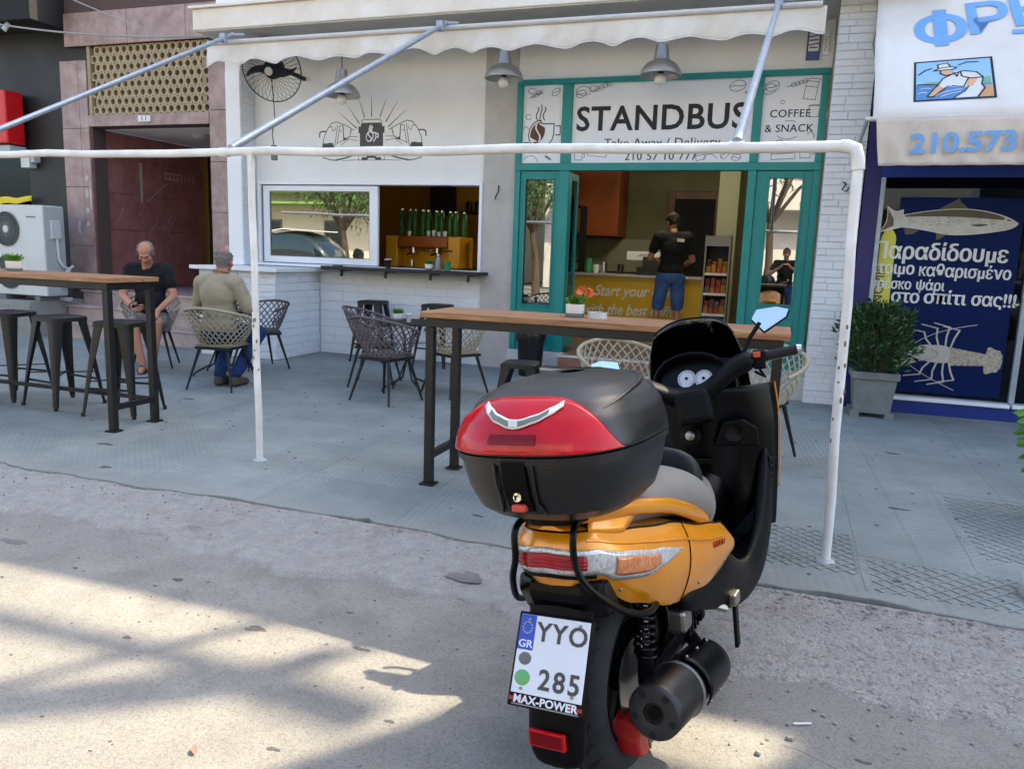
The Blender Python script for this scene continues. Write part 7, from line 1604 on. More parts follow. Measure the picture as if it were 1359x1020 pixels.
# dash, hood and instruments
def hood(u, v):
    a = PI * u; x = 0.165 * math.cos(PI - a); z = 0.955 + 0.155 * math.sin(a) ** 0.75; y = 0.985 + 0.02 * math.sin(a)
    return Vector((x, y, z)).lerp(Vector((x * 0.92, 1.18, 0.94 + 0.10 * math.sin(a))), v)
MB().grid(hood, 28, 6).build('dash_hood', 'satin_black', sc, smooth=True, solid=0.010)
MB().tube([hood(k / 28, 0) for k in range(29)], 0.007, 8).build('hood_lip', 'gloss_black', sc, smooth=True)
IM = Matrix.Translation((0, 1.015, 1.02)) @ Matrix.Rotation(R(62), 4, 'X')
MB().box(-0.14, 0.14, -0.075, 0.075, -0.012, 0.0, IM).build('instrument_panel', 'gloss_black', sc, bevel=0.004)
ip = sc.children[-1]
for x, r in ((-0.034, 0.036), (0.034, 0.036)):
    g_ = MB().lathe([(r * 0.45, 0.001), (r, 0.001), (r, 0.004), (r * 0.45, 0.004)], 28, IM @ Matrix.Translation((x, -0.012, 0))).build('gauge', 'gauge_white', ip)
    MB().lathe([(0.0, 0.002), (r * 0.36, 0.002), (r * 0.36, 0.005), (0.0, 0.005)], 20, IM @ Matrix.Translation((x, -0.012, 0))).build('gauge_centre', 'gauge_white', ip); MB().lathe([(0.0, 0.004), (0.006, 0.004), (0.006, 0.009), (0.0, 0.009)], 12, IM @ Matrix.Translation((x, -0.012, 0))).build('gauge_pin', 'gloss_black', ip)
    tk = MB()
    for k in range(18): a = R(-50 + 280 * k / 17); tk.box(-0.0012, 0.0012, r * 0.72, r * 0.95, 0.0042, 0.0052, IM @ Matrix.Translation((x, -0.012, 0)) @ Matrix.Rotation(a - PI / 2, 4, 'Z'))
    tk.build('gauge_ticks', 'plate_ink', ip)
# windscreen
def scr_(u, v):
    a = -1 + 2 * u; hw = 0.205 - 0.018 * v - 0.075 * max(0, v - 0.55) ** 1.2; top = 1.245 - 0.06 * abs(a) ** 3.2
    z = 0.90 + (top - 0.90) * v; return Vector((hw * a, 1.25 - 0.42 * (z - 0.90) - 0.17 * a * a * (1 - 0.25 * v), z))
MB().grid(scr_, 28, 14).build('windscreen', 'smoke_screen', sc, smooth=True, solid=0.004)
MB().tube([scr_(k / 28, 1.0) for k in range(29)], 0.004, 6).build('screen_edge', 'gloss_black', sc, smooth=True)
MB().grid(lambda u, v: scr_(0.5 + (u - 0.5) * 0.96, 0.72 * v) + Vector((0, 0.018, -0.004)), 20, 8).build('screen_backing', 'gloss_black', sc, smooth=True)
# nose, mostly hidden from behind
rings = []
for y, w, zt, zb in ((1.06, 0.215, 0.95, 0.44), (1.15, 0.235, 0.98, 0.50), (1.30, 0.25, 0.98, 0.55), (1.45, 0.20, 0.92, 0.62), (1.58, 0.13, 0.86, 0.68), (1.64, 0.06, 0.82, 0.74)):
    rings.append([(w * math.copysign(abs(math.cos(t)) ** 0.7, math.cos(t)), y, (zt + zb) / 2 + (zt - zb) / 2 * math.copysign(abs(math.sin(t)) ** 0.8, math.sin(t))) for t in [2 * PI * k / 20 for k in range(20)]])
MB().loft(rings, False, True).build('nose_fairing', 'orange_paint', sc, sub=1)
for sg in (-1, 1): MB().ball((sg * 0.10, 1.52, 0.82), (0.055, 0.06, 0.035), 16, 10).build('headlamp', 'lens_clear', sc, smooth=True)
rings = [[(0.07 * math.cos(t) , 1.53 + 0.315 * math.sin(b), 0.28 + 0.315 * math.cos(b) + 0.02 * math.sin(t)) for t in [PI * k / 8 for k in range(9)]] for b in [R(-60 + 10 * k) for k in range(14)]]
MB().loft(rings, False, False, close=False).build('front_mudguard', 'orange_paint', sc, smooth=True, solid=0.006)
for sg in (-1, 1): MB().cyl((sg * 0.085, 1.53, 0.28), (sg * 0.085, 1.32, 0.72), 0.022, n=14).build('fork_leg', 'steel', sc, smooth=True)

# handlebar assembly, steered to the left about the raked steering axis
SA, SP = Vector((0, -0.45, 0.893)), Vector((0, 0.96, 0.92)); SM = Matrix.Translation(SP) @ Matrix.Rotation(R(20), 4, SA) @ Matrix.Translation(-SP)
hb = MB().loft([[SM @ Vector((x, y + dy, z + dz)) for dy, dz in ((-0.05, -0.03), (-0.065, 0.0), (-0.05, 0.03), (0.0, 0.045), (0.05, 0.03), (0.05, -0.03), (0.0, -0.045))] for x, y, z in ((-0.26, 0.90, 1.045), (-0.18, 0.90, 1.035), (-0.11, 0.905, 0.99), (-0.06, 0.91, 0.955), (0, 0.91, 0.945), (0.06, 0.91, 0.955), (0.11, 0.905, 0.99), (0.18, 0.90, 1.035), (0.26, 0.90, 1.045))]).build('handlebar_cover', 'satin_black', sc, sub=2)
MB().box(-0.065, 0.065, -0.10, 0.0, -0.09, 0.035, SM @ Matrix.Translation((0, 0.90, 0.93)) @ Matrix.Rotation(R(-14), 4, 'X')).build('steering_cover', 'satin_black', sc, bevel=0.02)
for sg in (-1, 1):
    f = lambda x, y, z: SM @ Vector((sg * x, y, z))
    MB().cyl(f(0.24, 0.90, 1.045), f(0.28, 0.895, 1.047), 0.020, n=14).build('bar_end_collar', 'steel', sc)
    MB().box(-0.022, 0.022, -0.03, 0.03, -0.04, 0.03, Matrix.Translation(f(0.27, 0.893, 1.045)) @ Matrix.Rotation(R(15), 4, 'Z')).build('switch_pod', 'satin_black', sc, bevel=0.008)
    MB().box(-0.012, 0.012, -0.01, 0.004, -0.010, 0.010, Matrix.Translation(f(0.262, 0.858, 1.062))).build('switch_button', 'switch_red' if sg > 0 else 'ac_grey', sc, bevel=0.002)
    gp = MB().cyl(f(0.29, 0.893, 1.047), f(0.405, 0.868, 1.050), 0.0175, n=16).build('grip', 'tyre', sc, smooth=True)
    MB().cyl(f(0.406, 0.868, 1.050), f(0.422, 0.865, 1.050), 0.018, 0.014, 16).build('bar_weight', 'chrome', sc, smooth=True)
    MB().tube([f(0.25, 0.92, 1.03), f(0.28, 0.955, 1.028), f(0.36, 0.945, 1.030), f(0.41, 0.925, 1.032)], [0.010, 0.009, 0.007, 0.008], 8).build('brake_lever', 'steel', sc, smooth=True)
    MB().tube([f(0.265, 0.90, 1.0), f(0.275, 0.86, 0.975), f(0.262, 0.845, 0.985), f(0.245, 0.87, 1.0)], 0.005, 6).build('cable', 'gloss_black', sc, smooth=True)
    MB().tube([f(0.215, 0.925, 1.06), f(0.255, 0.945, 1.12 if sg > 0 else 1.085), f(0.305, 0.955, 1.17 if sg > 0 else 1.115)], 0.0085, 8).build('mirror_stem', 'gloss_black', sc, smooth=True)
    MM = Matrix.Translation(f(0.345, 0.955, 1.175) + (Vector((0.06, -0.02, -0.055)) if sg < 0 else Vector((0, 0, 0)))) @ Matrix.Rotation(R(sg * 6), 4, 'Z') @ Matrix.Rotation(R(-24), 4, 'X')
    poly = [(sg * a, b) for a, b in ((-0.068, 0.004), (-0.050, 0.040), (0.022, 0.048), (0.066, 0.034), (0.056, 0.006), (-0.022, -0.048))]
    ms_ = MB().prism([(a * 1.07, b * 1.09) for a, b in poly], lambda a, b, d: MM @ Vector((a, d, b)), 0.0, 0.022).build('mirror_shell', 'gloss_black', sc, bevel=0.006)
    MB().prism(poly, lambda a, b, d: MM @ Vector((a, -d, b)), 0.0005, 0.003).build('mirror_glass', 'mirror_glass', ms_)

# rear mudguard, number plate and reflector
mg = [( -0.24, 0.100, 0.66), (-0.29, 0.100, 0.60), (-0.315, 0.085, 0.50), (-0.35, 0.082, 0.38), (-0.375, 0.082, 0.28), (-0.375, 0.078, 0.22), (-0.368, 0.062, 0.195)]
MB().loft([[(-w, y + 0.035, z + 0.02), (-w, y, z), (-w * 0.6, y - 0.012, z), (0, y - 0.016, z), (w * 0.6, y - 0.012, z), (w, y, z), (w, y + 0.035, z + 0.02), (0, y + 0.028, z + 0.02)] for y, w, z in mg]).build('rear_mudguard', 'satin_black', sc, sub=1)
MB().loft([[(-0.12, y, z), (-0.07, y - 0.03, z), (0.07, y - 0.03, z), (0.12, y, z), (0.10, y + 0.25, z), (-0.10, y + 0.25, z)] for y, z in ((-0.28, 0.66), (-0.29, 0.62), (-0.25, 0.555))]).build('lamp_underpanel', 'gloss_black', sc, bevel=0.012)
PMt = Matrix.Translation((0.0, -0.366, 0.472)) @ Matrix.Rotation(R(62), 4, 'X') @ Matrix.Diagonal((1, 0.86, 1, 1))
np_ = MB().box(-0.105, 0.105, -0.135, 0.130, -0.010, 0.0, PMt).build('plate_holder', 'gloss_black', sc, bevel=0.004)
MB().box(-0.097, 0.097, -0.098, 0.122, 0.0005, 0.003, PMt).build('number_plate', 'plate_white', sc, bevel=0.0015); npl = sc.children[-1]
MB().box(-0.096, -0.052, 0.022, 0.121, 0.0032, 0.0038, PMt).build('blue_band', 'plate_blue', npl)
for k in range(12): MB().lathe([(0.0, 0), (0.0022, 0), (0.0022, 0.0004), (0, 0.0004)], 5, PMt @ Matrix.Translation((-0.074 + 0.013 * math.cos(2 * PI * k / 12), 0.085 + 0.016 * math.sin(2 * PI * k / 12), 0.0039))).build('star', 'sticker_yellow', npl)
lettering('GR', 0.030, 'plate_white', npl, PMt @ Matrix.Translation((-0.074, 0.038, 0.0042)), offset=0.02)
lettering('YYO', 0.075, 'plate_ink', npl, PMt @ Matrix.Translation((0.024, 0.075, 0.0036)), sx=0.86, offset=0.02, space=1.15)
lettering('285', 0.078, 'plate_ink', npl, PMt @ Matrix.Translation((0.032, -0.055, 0.0036)), sx=0.86, offset=0.02, space=1.2)
for yy, m_, r in ((-0.002, 'ac_grille', 0.018), (-0.055, 'plate_green', 0.022)): MB().lathe([(0.0, 0.0031), (r, 0.0031), (r * 0.9, 0.0042), (0, 0.0046)], 20, PMt @ Matrix.Translation((-0.070, yy, 0))).build('inspection_seal', m_, npl, smooth=True)
lettering('MAX-POWER', 0.030, 'plate_white', np_, PMt @ Matrix.Translation((0.0, -0.114, 0.001)), sx=0.95, offset=0.03, space=1.05)
for sg in (-1, 1): MB().box(sg * 0.08 - 0.020, sg * 0.08 + 0.020, -0.119, -0.109, 0.0003, 0.0009, PMt).build('frame_mark', 'caliper_red', np_)
strokes([[(-0.09, -0.128), (0.09, -0.128)]], 0.004, 'ink_pale', 'frame_small_print', np_, lambda a, b, d: tuple(PMt @ Vector((a, b, 0.0003 + d))))
rf = MB().box(-0.058, 0.042, -0.404, -0.392, 0.262, 0.305).build('rear_reflector', 'lens_red', sc, bevel=0.003)
MB().box(-0.050, 0.034, -0.4055, -0.404, 0.268, 0.299).build('reflector_face', 'lens_red_dark', rf)
# shock absorbers with springs
for sg in (-1, 1):
    a, b = Vector((sg * 0.125, -0.02, 0.565)), Vector((sg * 0.125, -0.05, 0.27)); d = (b - a); sh_ = MB().tube([a, a + d * 0.12, a + d * 0.13, a + d * 0.62, a + d * 0.63, b], [0.022, 0.022, 0.012, 0.012, 0.024, 0.020], 14).build('shock_absorber', 'satin_black', sc, smooth=True)
    coil = []
    for k in range(97): t = k / 96; p = a + d * (0.10 + 0.58 * t); coil.append(p + Vector((0.029 * math.cos(2 * PI * 8 * t), 0.029 * math.sin(2 * PI * 8 * t), 0)))
    MB().tube(coil, 0.0052, 6).build('spring', 'gloss_black', sh_, smooth=True); MB().cyl(a + d * 0.16, a + d * 0.60, 0.0135, n=12).build('damper_rod', 'chrome', sh_, smooth=True); MB().ball(a, 0.016, 10, 7).build('mount_bolt', 'chrome', sh_, smooth=True)
# engine, transmission, caliper, exhaust
MB().loft([[(x, y + dy, z + dz) for dy, dz in ((-0.10, -0.05), (-0.11, 0.03), (-0.03, 0.08), (0.40, 0.07), (0.45, 0.0), (0.38, -0.08), (0.0, -0.085))] for x, y, z in ((-0.19, 0.02, 0.28), (-0.17, 0.02, 0.28), (-0.10, 0.02, 0.28))]).build('transmission_case', 'satin_black', sc, bevel=0.01)
MB().box(-0.10, 0.12, 0.22, 0.50, 0.22, 0.44).box(0.05, 0.15, 0.28, 0.42, 0.30, 0.48).build('engine_block', 'exhaust_black', sc, bevel=0.02)
MB().box(0.085, 0.125, -0.02, 0.32, 0.25, 0.31).build('swing_arm', 'satin_black', sc, bevel=0.012)
for k in range(4): MB().cyl((0.12 + 0.02 * k, 0.30 + 0.05 * (k % 2), 0.46 - 0.03 * k), (0.17 + 0.02 * k, 0.42, 0.42 - 0.03 * k), 0.012, n=8).build('engine_fitting', 'steel', sc, smooth=True)
MB().tube(cr([(0.10, 0.10, 0.55), (0.16, 0.06, 0.45), (0.15, 0.04, 0.36), (0.11, 0.02, 0.30)], 5), 0.005, 6).build('brake_hose', 'gloss_black', sc, smooth=True)
cal = MB().prism([(-0.115, 0.20), (-0.135, 0.155), (-0.125, 0.11), (-0.07, 0.085), (-0.02, 0.115), (-0.015, 0.175), (-0.06, 0.21)], lambda a, b, d: (0.045 + d, a, b), 0.0, 0.080).build('brake_caliper', 'caliper_red', sc, bevel=0.008)
MB().cyl((0.136, -0.06, 0.155), (0.140, -0.06, 0.155), 0.020, n=14).build('caliper_piston', 'steel', cal)
MB().tube(cr([(0.14, -0.09, 0.20), (0.15, -0.115, 0.17), (0.145, -0.10, 0.13)], 4), 0.004, 6).build('caliper_hose', 'steel', cal, smooth=True)
e0, e1 = Vector((0.198, -0.190, 0.288)), Vector((0.212, 0.22, 0.236)); ed = (e1 - e0).normalized()
ex = MB().tube([e0, e0 + ed * 0.012, e0 + ed * 0.16, e0 + ed * 0.17, e0 + ed * 0.18, e0 + ed * 0.40, e0 + ed * 0.44, e1, e1 + Vector((-0.05, 0.10, 0.0)), e1 + Vector((-0.10, 0.18, 0.0))], [0.068, 0.073, 0.075, 0.077, 0.073, 0.068, 0.062, 0.043, 0.024, 0.022], 36).build('exhaust', 'exhaust_black', sc, smooth=True, angle=30)
q = (-ed).to_track_quat('Z', 'Y').to_matrix().to_4x4(); EM = Matrix.Translation(e0) @ q
ec = MB().lathe([(0.028, 0.0), (0.028, 0.010), (0.042, 0.012), (0.065, 0.010), (0.072, 0.002)], 36, EM, caps=False).build('end_cap', 'exhaust_cap', ex, smooth=True)
MB().lathe([(0.0, 0.001), (0.030, 0.001), (0.030, 0.002), (0.0, 0.002)], 24, EM).build('outlet', 'void_black', ex); MB().lathe([(0.012, 0.0), (0.018, 0.0), (0.018, 0.006), (0.012, 0.006)], 20, EM).build('outlet_pipe', 'satin_black', ex)
for k in range(5): a = 2 * PI * k / 5 + 0.9; MB().lathe([(0.0, 0.0095), (0.010, 0.0095), (0.010, 0.0125), (0.0, 0.0125)], 14, EM @ Matrix.Translation((0.054 * math.cos(a), 0.054 * math.sin(a), 0))).build('cap_hole', 'void_black', ec)
MB().grid(lambda u, v: (e0 + ed * (0.20 + 0.22 * u)) + Vector((math.cos(R(-30 + 120 * v)), 0, math.sin(R(-30 + 120 * v)))) * (0.083 - 0.008 * u), 8, 10).build('heat_shield', 'gloss_black', ex, smooth=True, solid=0.004)
MB().box(0.235, 0.26, 0.44, 0.50, 0.33, 0.37).build('footpeg_bracket', 'steel', sc, bevel=0.006); MB().bar((0.24, 0.50, 0.33), (0.235, 0.53, 0.16), 0.012, 0.03).build('footpeg_plate', 'satin_black', sc)
sd = MB().tube([(-0.16, 0.45, 0.24), (-0.26, 0.40, 0.08), (-0.31, 0.36, 0.045)], 0.013, 8).build('side_stand', 'satin_black', sc, smooth=True)
for k in range(3):
    for v_ in (-25, 80): p_ = (e0 + ed * (0.22 + 0.09 * k)) + Vector((math.cos(R(v_)), 0, math.sin(R(v_)))) * (0.0845 - 0.003 * k); MB().ball(p_, 0.005, 8, 6).build('shield_bolt', 'steel', ex, smooth=True)
MB().tube([(e0 + ed * 0.17) + (q @ Vector((0.076 * math.cos(2 * PI * k / 32), 0.076 * math.sin(2 * PI * k / 32), 0))) for k in range(32)], 0.005, 6, closed=True).build('clamp_band', 'steel', ex, smooth=True)
MB().tube(cr([(0.06, -0.10, 0.60), (0.13, 0.0, 0.55), (0.17, 0.10, 0.47), (0.15, 0.22, 0.42)], 5), 0.006, 6).build('wiring_loom', 'gloss_black', sc, smooth=True)
MB().tube(cr([(0.09, 0.06, 0.58), (0.18, 0.16, 0.48), (0.20, 0.26, 0.38), (0.17, 0.32, 0.33)], 5), 0.009, 8).build('fuel_hose', 'satin_black', sc, smooth=True)
MB().box(0.13, 0.19, 0.12, 0.20, 0.36, 0.43).build('starter_housing', 'steel', sc, bevel=0.012)
for k in range(5): MB().box(0.122, 0.158, 0.27 + 0.03 * k, 0.276 + 0.03 * k, 0.29, 0.47).build('cooling_fin', 'exhaust_black', sc)
for x_, y_ in ((-0.07, 0.108), (0.07, 0.108), (-0.07, -0.085), (0.07, -0.085)): MB().lathe([(0.0, 0.003), (0.005, 0.003), (0.004, 0.006), (0, 0.0065)], 10, PMt @ Matrix.Translation((x_, y_, 0))).build('plate_screw', 'steel', npl, smooth=True)
# rack bars under the box
for sg in (-1, 1):
    MB().tube(cr([(sg * 0.072, -0.20, 0.820), (sg * 0.075, -0.30, 0.818), (sg * 0.080, -0.350, 0.795), (sg * 0.083, -0.354, 0.725), (sg * 0.105, -0.338, 0.665), (sg * 0.150, -0.250, 0.580), (sg * 0.178, -0.15, 0.535), (sg * 0.17, -0.05, 0.52)], 5), 0.009, 8).build('rack_bar', 'gloss_black', sc, smooth=True)
MB().loft([[(0.12 * math.cos(t), -0.19 + 0.17 * math.sin(t), z) for t in [2 * PI * k / 24 for k in range(24)]] for z in (0.815, 0.835)]).build('rack_plate', 'satin_black', sc, bevel=0.004)

# top box
BC = Vector((0.0, -0.175))
def ring(w, l, z, dy=0.0, e=2.7, n=56):
    out = []
    for k in range(n):
        t = 2 * PI * k / n - PI / 2; c, s = math.cos(t), math.sin(t)
        ll = l * (1.0 if s < 0 else 0.92); out.append(Vector((w * math.copysign(abs(c) ** (2 / e), c), BC.y + dy + ll * math.copysign(abs(s) ** (2 / e), s), z)))
    return out
bx = MB().loft([ring(0.130, 0.17, 0.838, 0.01), ring(0.175, 0.225, 0.842, 0.008), ring(0.202, 0.262, 0.868, 0.004), ring(0.222, 0.283, 0.92), ring(0.232, 0.292, 0.965), ring(0.236, 0.295, 0.985), ring(0.236, 0.295, 0.990), ring(0.243, 0.301, 0.992), ring(0.244, 0.302, 1.008), ring(0.238, 0.297, 1.010)], True, True).build('top_box', 'box_black', sc, smooth=True, angle=28)
LID = [(0.242, 0.300, 1.012, 0.0), (0.243, 0.301, 1.018, 0.0), (0.240, 0.294, 1.045, 0.003), (0.228, 0.274, 1.085, 0.012), (0.205, 0.240, 1.122, 0.026), (0.165, 0.190, 1.150, 0.042), (0.10, 0.12, 1.166, 0.052), (0.03, 0.04, 1.170, 0.055)]
def lid(t, h, off=0.0):
    """t angle in degrees from the rear, h 0..1 up the lid"""
    x = h * (len(LID) - 1); i = min(int(x), len(LID) - 2); f = x - i; w, l, z, dy = [a + (b - a) * f for a, b in zip(LID[i], LID[i + 1])]
    a = R(t) - PI / 2; c, s = math.cos(a), math.sin(a); p = Vector((w * math.copysign(abs(c) ** (2 / 2.7), c), BC.y + dy + l * (1.0 if s < 0 else 0.92) * math.copysign(abs(s) ** (2 / 2.7), s), z))
    n = Vector((p.x / 0.06, (p.y - BC.y) / 0.09, (0.4 + 3.5 * h))).normalized(); return p + n * off
ld_ = MB(); ld_.grid(lambda u, v: lid(360 * u, v), 96, 28); ld_ = ld_.build('lid', 'box_lid', bx, smooth=True, angle=60)
def rtop(t): return 0.10 + 0.52 * max(0.0, 1 - (abs(t) / 62) ** 2.8)
rr_ = MB(); rr_.grid(lambda u, v: lid(-62 + 124 * u, 0.10 + (rtop(-62 + 124 * u) - 0.10) * v, 0.006), 48, 12)
rr_ = rr_.build('red_reflector', 'lens_red', bx, smooth=True, solid=0.005)
MB().tube([lid(-62 + 124 * k / 48, rtop(-62 + 124 * k / 48), 0.005) for k in range(49)], 0.003, 6).build('reflector_gasket', 'gloss_black', bx, smooth=True)
wing = lambda sg: [(sg * 0, 0.30), (sg * 16, 0.42), (sg * 34, 0.495), (sg * 27, 0.555), (sg * 14, 0.505), (sg * 0, 0.41)]
for sg in (-1, 1):
    em = MB(); lo = [(0, 0.365), (7, 0.41), (14, 0.465), (21, 0.525)]; hi = [(0, 0.43), (7, 0.47), (14, 0.52), (21, 0.565)]
    em.grid(lambda u, v: lid(sg * 21 * u, interp(lo, 21 * u) + (interp(hi, 21 * u) - interp(lo, 21 * u)) * v, 0.0125), 12, 3); em.build('wing_emblem', 'chrome' if False else 'fish_line', bx, smooth=True, solid=0.003)
    e2 = MB(); e2.grid(lambda u, v: lid(sg * 13 * u, interp(lo, 13 * u) + 0.012 + (interp(hi, 13 * u) - interp(lo, 13 * u) - 0.024) * v, 0.0155), 12, 3); e2.build('emblem_inlay', 'pot_dish', bx, smooth=True)
MB().box(-0.012, 0.012, -0.002, 0.002, -0.010, 0.010, Matrix.Translation(lid(0, 0.40, 0.018))).build('emblem_mark', 'plate_white', bx, bevel=0.002)
rp = MB(); rp.grid(lambda u, v: lid(-8.5 + 17 * u, 0.245 + 0.085 * v, 0.0120), 10, 3); rp.build('reflector_inset', 'lens_red_dark', bx, smooth=True)
# two raised ribs over the lid
for sg in (-1, 1):
    MB().tube([lid(sg * (150 - 100 * k / 12), 0.78 - 0.28 * (k / 12) ** 1.3, -0.001) for k in range(13)], [0.002 + 0.006 * math.sin(PI * k / 12) for k in range(13)], 8).build('lid_rib', 'box_lid', bx, smooth=True)
MB().grid(lambda u, v: lid(165 + 30 * u, 0.80 + 0.06 * v, 0.003), 6, 2).build('lid_badge', 'gloss_black', bx, smooth=True)
# latch, lock and red button
la = MB().loft([[(-0.034 * k, y, z), (0.034 * k, y, z), (0.034 * k, y + 0.04, z), (-0.034 * k, y + 0.04, z)] for k, y, z in ((0.95, -0.446, 0.875), (1.0, -0.464, 0.91), (1.0, -0.476, 0.96), (0.95, -0.479, 1.004))]).build('latch', 'gloss_black', bx, bevel=0.004)
MB().lathe([(0.0, 0.0), (0.011, 0.0), (0.0105, 0.004), (0.0, 0.005)], 18, Matrix.Translation((0.004, -0.468, 0.916)) @ Matrix.Rotation(R(78), 4, 'X')).build('lock', 'chrome', la, smooth=True); MB().box(-0.0015, 0.0015, -0.4755, -0.472, 0.910, 0.922).build('key_slot', 'void_black', la)
MB().box(-0.016, 0.020, -0.470, -0.445, 0.880, 0.898).build('release_button', 'switch_red', la, bevel=0.005)
for sg in (-1, 1): MB().tube([(sg * 0.050, -0.474, 0.995), (sg * 0.050, -0.470, 0.95), (sg * 0.047, -0.455, 0.90), (sg * 0.060, -0.43, 0.868)], 0.004, 6).build('latch_edge', 'box_lid', bx, smooth=True)
# ------------------------------------------------------------------ the rest of the street (reflected in the glass, shading the road)
nb = wthing('apartment_block', 'tall cream apartment block right of the fish shop', 'building', (9.0, 10, 0))  # unseen block added so that its edge shades the scooter's side of the road
MB().box(8.0, 16, 8.62, 14, 0, 14).build('wall', 'facade_cream', nb); MB().box(4.08, 4.40, 8.62, 8.78, 8.28, 14).box(4.40, 5.0, 8.62, 8.78, 8.85, 14).box(5.0, 8.0, 8.62, 8.78, 8.28, 14).build('shade_wall', 'facade_cream', nb)  # thin wall added to shade the scooter, its slit lets small sun patches through
rf_ = wthing('roof_shadow_pipes', 'pipe pergola on the roof above the cafe', 'pergola', (3.5, 9.4, 7.46))  # pipes added out of view, laid out by the shadow bands they cast
def roof_at(x, y, z): return (x + 0.6 * (z + 0.06) / math.tan(SUN_EL), y + 0.8 * (z + 0.06) / math.tan(SUN_EL), z)
for a_, b_, z_, r_ in (((-2.55, 1.40), (-1.60, 2.03), 13.0, 0.105), ((-1.60, 2.03), (-1.13, 1.99), 13.0, 0.085), ((-2.95, 2.02), (-1.62, 2.06), 13.2, 0.055), ((-1.60, 2.03), (-1.45, 2.28), 13.1, 0.07)): MB().cyl(roof_at(*a_, z_), roof_at(*b_, z_), r_, n=10).build('pipe', 'galvanised', rf_, smooth=True)
for g_ in ((-2.55, 1.40), (-1.60, 2.03)): q_ = roof_at(*g_, 13.0); MB().cyl((q_[0], q_[1] , 4.2), q_, 0.03, n=8).build('pole', 'galvanised', rf_, smooth=True)
bk = wthing('rear_roof_block', 'pale rooftop block set back behind the cafe', 'building', (-4, 16, 0))
MB().box(-20, 3.5, 15.2, 17, 0, 5.2).build('wall', 'facade_white', bk)
def facade(name, label, x0, x1, y, h, m, cols, rows_, sh):
    b = wthing(name, label, 'building', ((x0 + x1) / 2, y, 0)); MB().box(x0, x1, y - 8, y, 0, h).build('wall', m, b)
    dx = (x1 - x0) / cols; dz = (h - 1) / rows_
    for i in range(cols):
        for j in range(rows_):
            cx, cz = x0 + dx * (i + 0.5), 1.0 + dz * j
            w = MB().box(cx - 0.6, cx + 0.6, y + 0.001, y + 0.05, cz, cz + 1.7).build('window', sh, b); MB().box(cx - 0.5, cx + 0.5, y + 0.051, y + 0.06, cz + 0.1, cz + 1.6).build('pane', 'car_glass', w)
    for j in range(1, rows_): MB().box(x0 + 0.3, x1 - 0.3, y, y + 1.1, 1.0 + dz * j - 0.35, 1.0 + dz * j - 0.2).box(x0 + 0.3, x1 - 0.3, y + 1.05, y + 1.1, 1.0 + dz * j - 0.2, 1.0 + dz * j + 0.65).build('balcony', m, b)
    return b
fa_ = facade('apartment_block', 'cream apartment block across the street, mirrored in the serving window', -34, -12, -16, 11, 'facade_cream', 6, 3, 'shutter')
MB().box(-32, -14, -15.9, -14.4, 3.4, 3.5).build('shop_awning', 'awning_green', fa_)
facade('apartment_block', 'white apartment block across the street, mirrored in the door glass', -10, 6, -15, 12, 'facade_white', 5, 4, 'shutter')
facade('apartment_block', 'grey apartment block across the street, mirrored in the fish shop window', 8, 28, -16, 10, 'facade_grey', 6, 3, 'shutter')
def tree(label, loc, h, rad, seed, leaves=2600, bare=0.0, trunk=0.16, group='street trees'):
    rnd = random.Random(seed); t = thing('street_tree', label, 'tree', loc, 0, group); tr = MB()
    top = Vector((rnd.uniform(-.3, .3), rnd.uniform(-.3, .3), h * 0.45)); tr.tube([(0, 0, 0), top * 0.5 + Vector((0.08, 0, 0)), top], [trunk, trunk * 0.8, trunk * 0.65], 10); ends = []
    for k in range(7):
        a = 2 * PI * k / 7 + rnd.uniform(-.3, .3); e = top + Vector((math.cos(a) * rad * 0.6, math.sin(a) * rad * 0.6, h * rnd.uniform(0.22, 0.5))); m_ = (top + e) / 2 + Vector((0, 0, 0.2)); tr.tube([top, m_, e], [trunk * 0.5, trunk * 0.32, trunk * 0.12], 7); ends.append(e)
        for j in range(4): e2 = m_.lerp(e, rnd.random()) + Vector((rnd.uniform(-1, 1), rnd.uniform(-1, 1), rnd.uniform(0, 1))) * rad * 0.4; tr.tube([m_.lerp(e, 0.4), e2], [trunk * 0.2, trunk * 0.05], 5); ends.append(e2)
    tr.build('trunk', 'bark', t, smooth=True)
    L = []
    for k in range(leaves):
        c = rnd.choice(ends); d = Vector((rnd.gauss(0, 1), rnd.gauss(0, 1), rnd.gauss(0, 1))); L.append((c + d * rad * 0.19, d + Vector((0, 0, -0.3))))
    if leaves: foliage(L, 0.22, 0.09, 'crown', 'tree_leaf', t, 1, seed + 1)
tree('leafy street tree mirrored in the right part of the serving window', (-15.7, -8.0, -0.06), 4.6, 2.2, 31, 3400)
tree('leafy street tree mirrored in the left door glass', (-8.6, -9.5, -0.06), 5.0, 2.4, 32, 3600)
tree('sparse street tree mirrored in the right door glass', (-0.6, -9.0, -0.06), 6.0, 2.6, 33, 420)
tree('leafy street tree mirrored in the fish shop window', (7.8, -9.0, -0.06), 6.5, 2.4, 34)
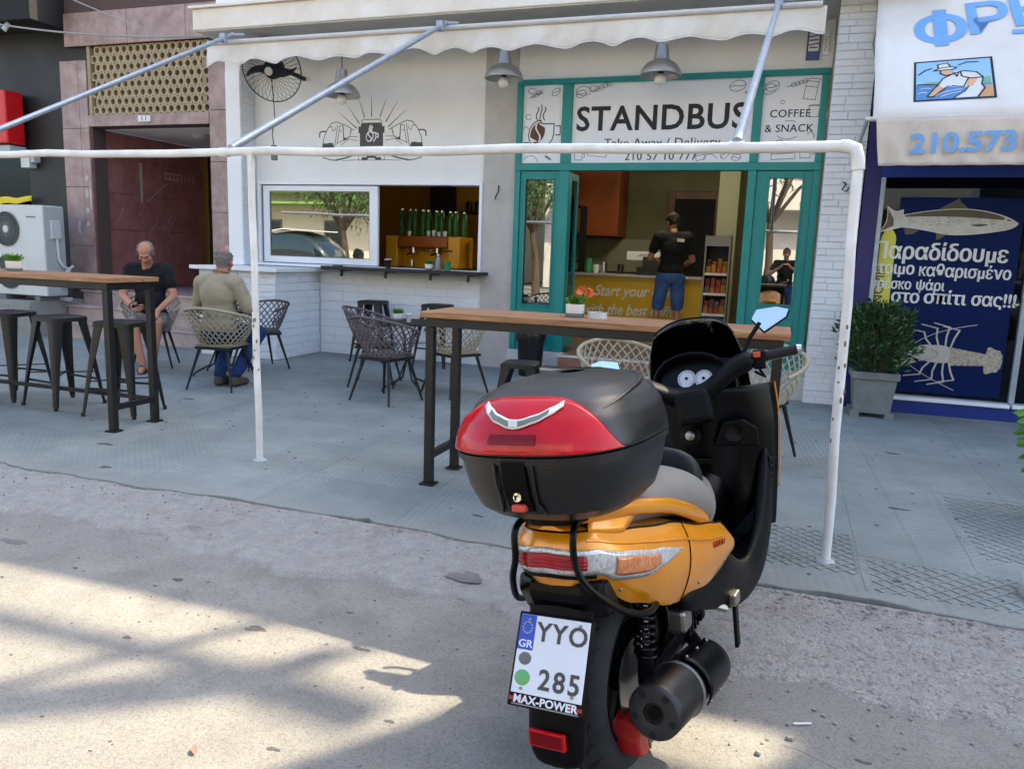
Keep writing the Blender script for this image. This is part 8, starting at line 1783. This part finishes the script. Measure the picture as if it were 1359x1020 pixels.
def car(label, loc, rotz, paint, van=False, group='parked cars'):
    c = thing('parked_car', label, 'car', loc, rotz, group); H = 1.95 if van else 1.46
    low = [(-2.1, 0.78, 0.35, 0.62), (-2.05, 0.82, 0.28, 0.86), (-1.2, 0.86, 0.25, 0.94), (0.2, 0.87, 0.25, 0.95), (1.2, 0.86, 0.25, 0.96), (2.0, 0.82, 0.28, 0.92), (2.08, 0.76, 0.36, 0.70)]
    sec = lambda x, w, zb, zt: [(x, w * math.copysign(abs(math.cos(t)) ** 0.45, math.cos(t)), (zb + zt) / 2 + (zt - zb) / 2 * math.copysign(abs(math.sin(t)) ** 0.55, math.sin(t))) for t in [2 * PI * k / 20 for k in range(20)]]
    MB().loft([sec(*l) for l in low]).build('body', paint, c, sub=1)
    cab = [(-1.25, 0.72, 0.90, 0.97), (-0.75, 0.70, 0.90, H * 0.94), (0.1, 0.70, 0.90, H), (1.2, 0.69, 0.90, H * 0.98), (1.85, 0.70, 0.90, 1.05)]
    MB().loft([[(x, w * a * (1 if z == 0 else 0.86), zb + (zt - zb) * z) for a, z in ((-1, 0), (-1, 0.5), (-0.95, 0.92), (-0.6, 1), (0.6, 1), (0.95, 0.92), (1, 0.5), (1, 0))] for x, w, zb, zt in cab]).build('cabin', 'car_glass', c, sub=1)
    MB().loft([[(x, w * a, z) for a in (-1, -0.5, 0.5, 1)] + [(x, w * a, z + 0.03) for a in (1, 0.5, -0.5, -1)] for x, w, z in ((-0.72, 0.55, H * 0.945), (0.1, 0.58, H * 1.0), (1.25, 0.56, H * 0.975))]).build('roof', paint, c, bevel=0.01)
    for x in (-1.35, 1.3):
        for s in (-1, 1):
            w = MB().lathe([(0.16, -0.09), (0.28, -0.10), (0.31, -0.07), (0.31, 0.07), (0.28, 0.10), (0.16, 0.09)], 28, Matrix.Translation((x, s * 0.78, 0.31)) @ Matrix.Rotation(PI / 2, 4, 'X')).build('wheel', 'tyre', c, smooth=True); MB().lathe([(0.0, 0.0), (0.18, 0.0), (0.18, 0.2), (0, 0.2)], 20, Matrix.Translation((x, s * 0.78 + 0.1, 0.31)) @ Matrix.Rotation(PI / 2, 4, 'X')).build('rim', 'steel', w)
    for s in (-1, 1): MB().ball((-2.02, s * 0.6, 0.70), (0.08, 0.16, 0.08), 12, 8).build('headlamp', 'lens_clear', c, smooth=True); MB().ball((2.02, s * 0.66, 0.80), (0.06, 0.1, 0.1), 12, 8).build('rear_lamp', 'lens_red', c, smooth=True)
car('white van parked across the road, mirrored in the serving window', (-14.3, -2.6, -0.062), R(8), 'car_white', True)
car('white hatchback parked across the road, mirrored in the serving window', (-9.8, -3.6, -0.062), R(4), 'car_white')
car('silver hatchback parked across the road, mirrored in the fish shop window', (5.6, -2.8, -0.062), R(-6), 'car_silver')
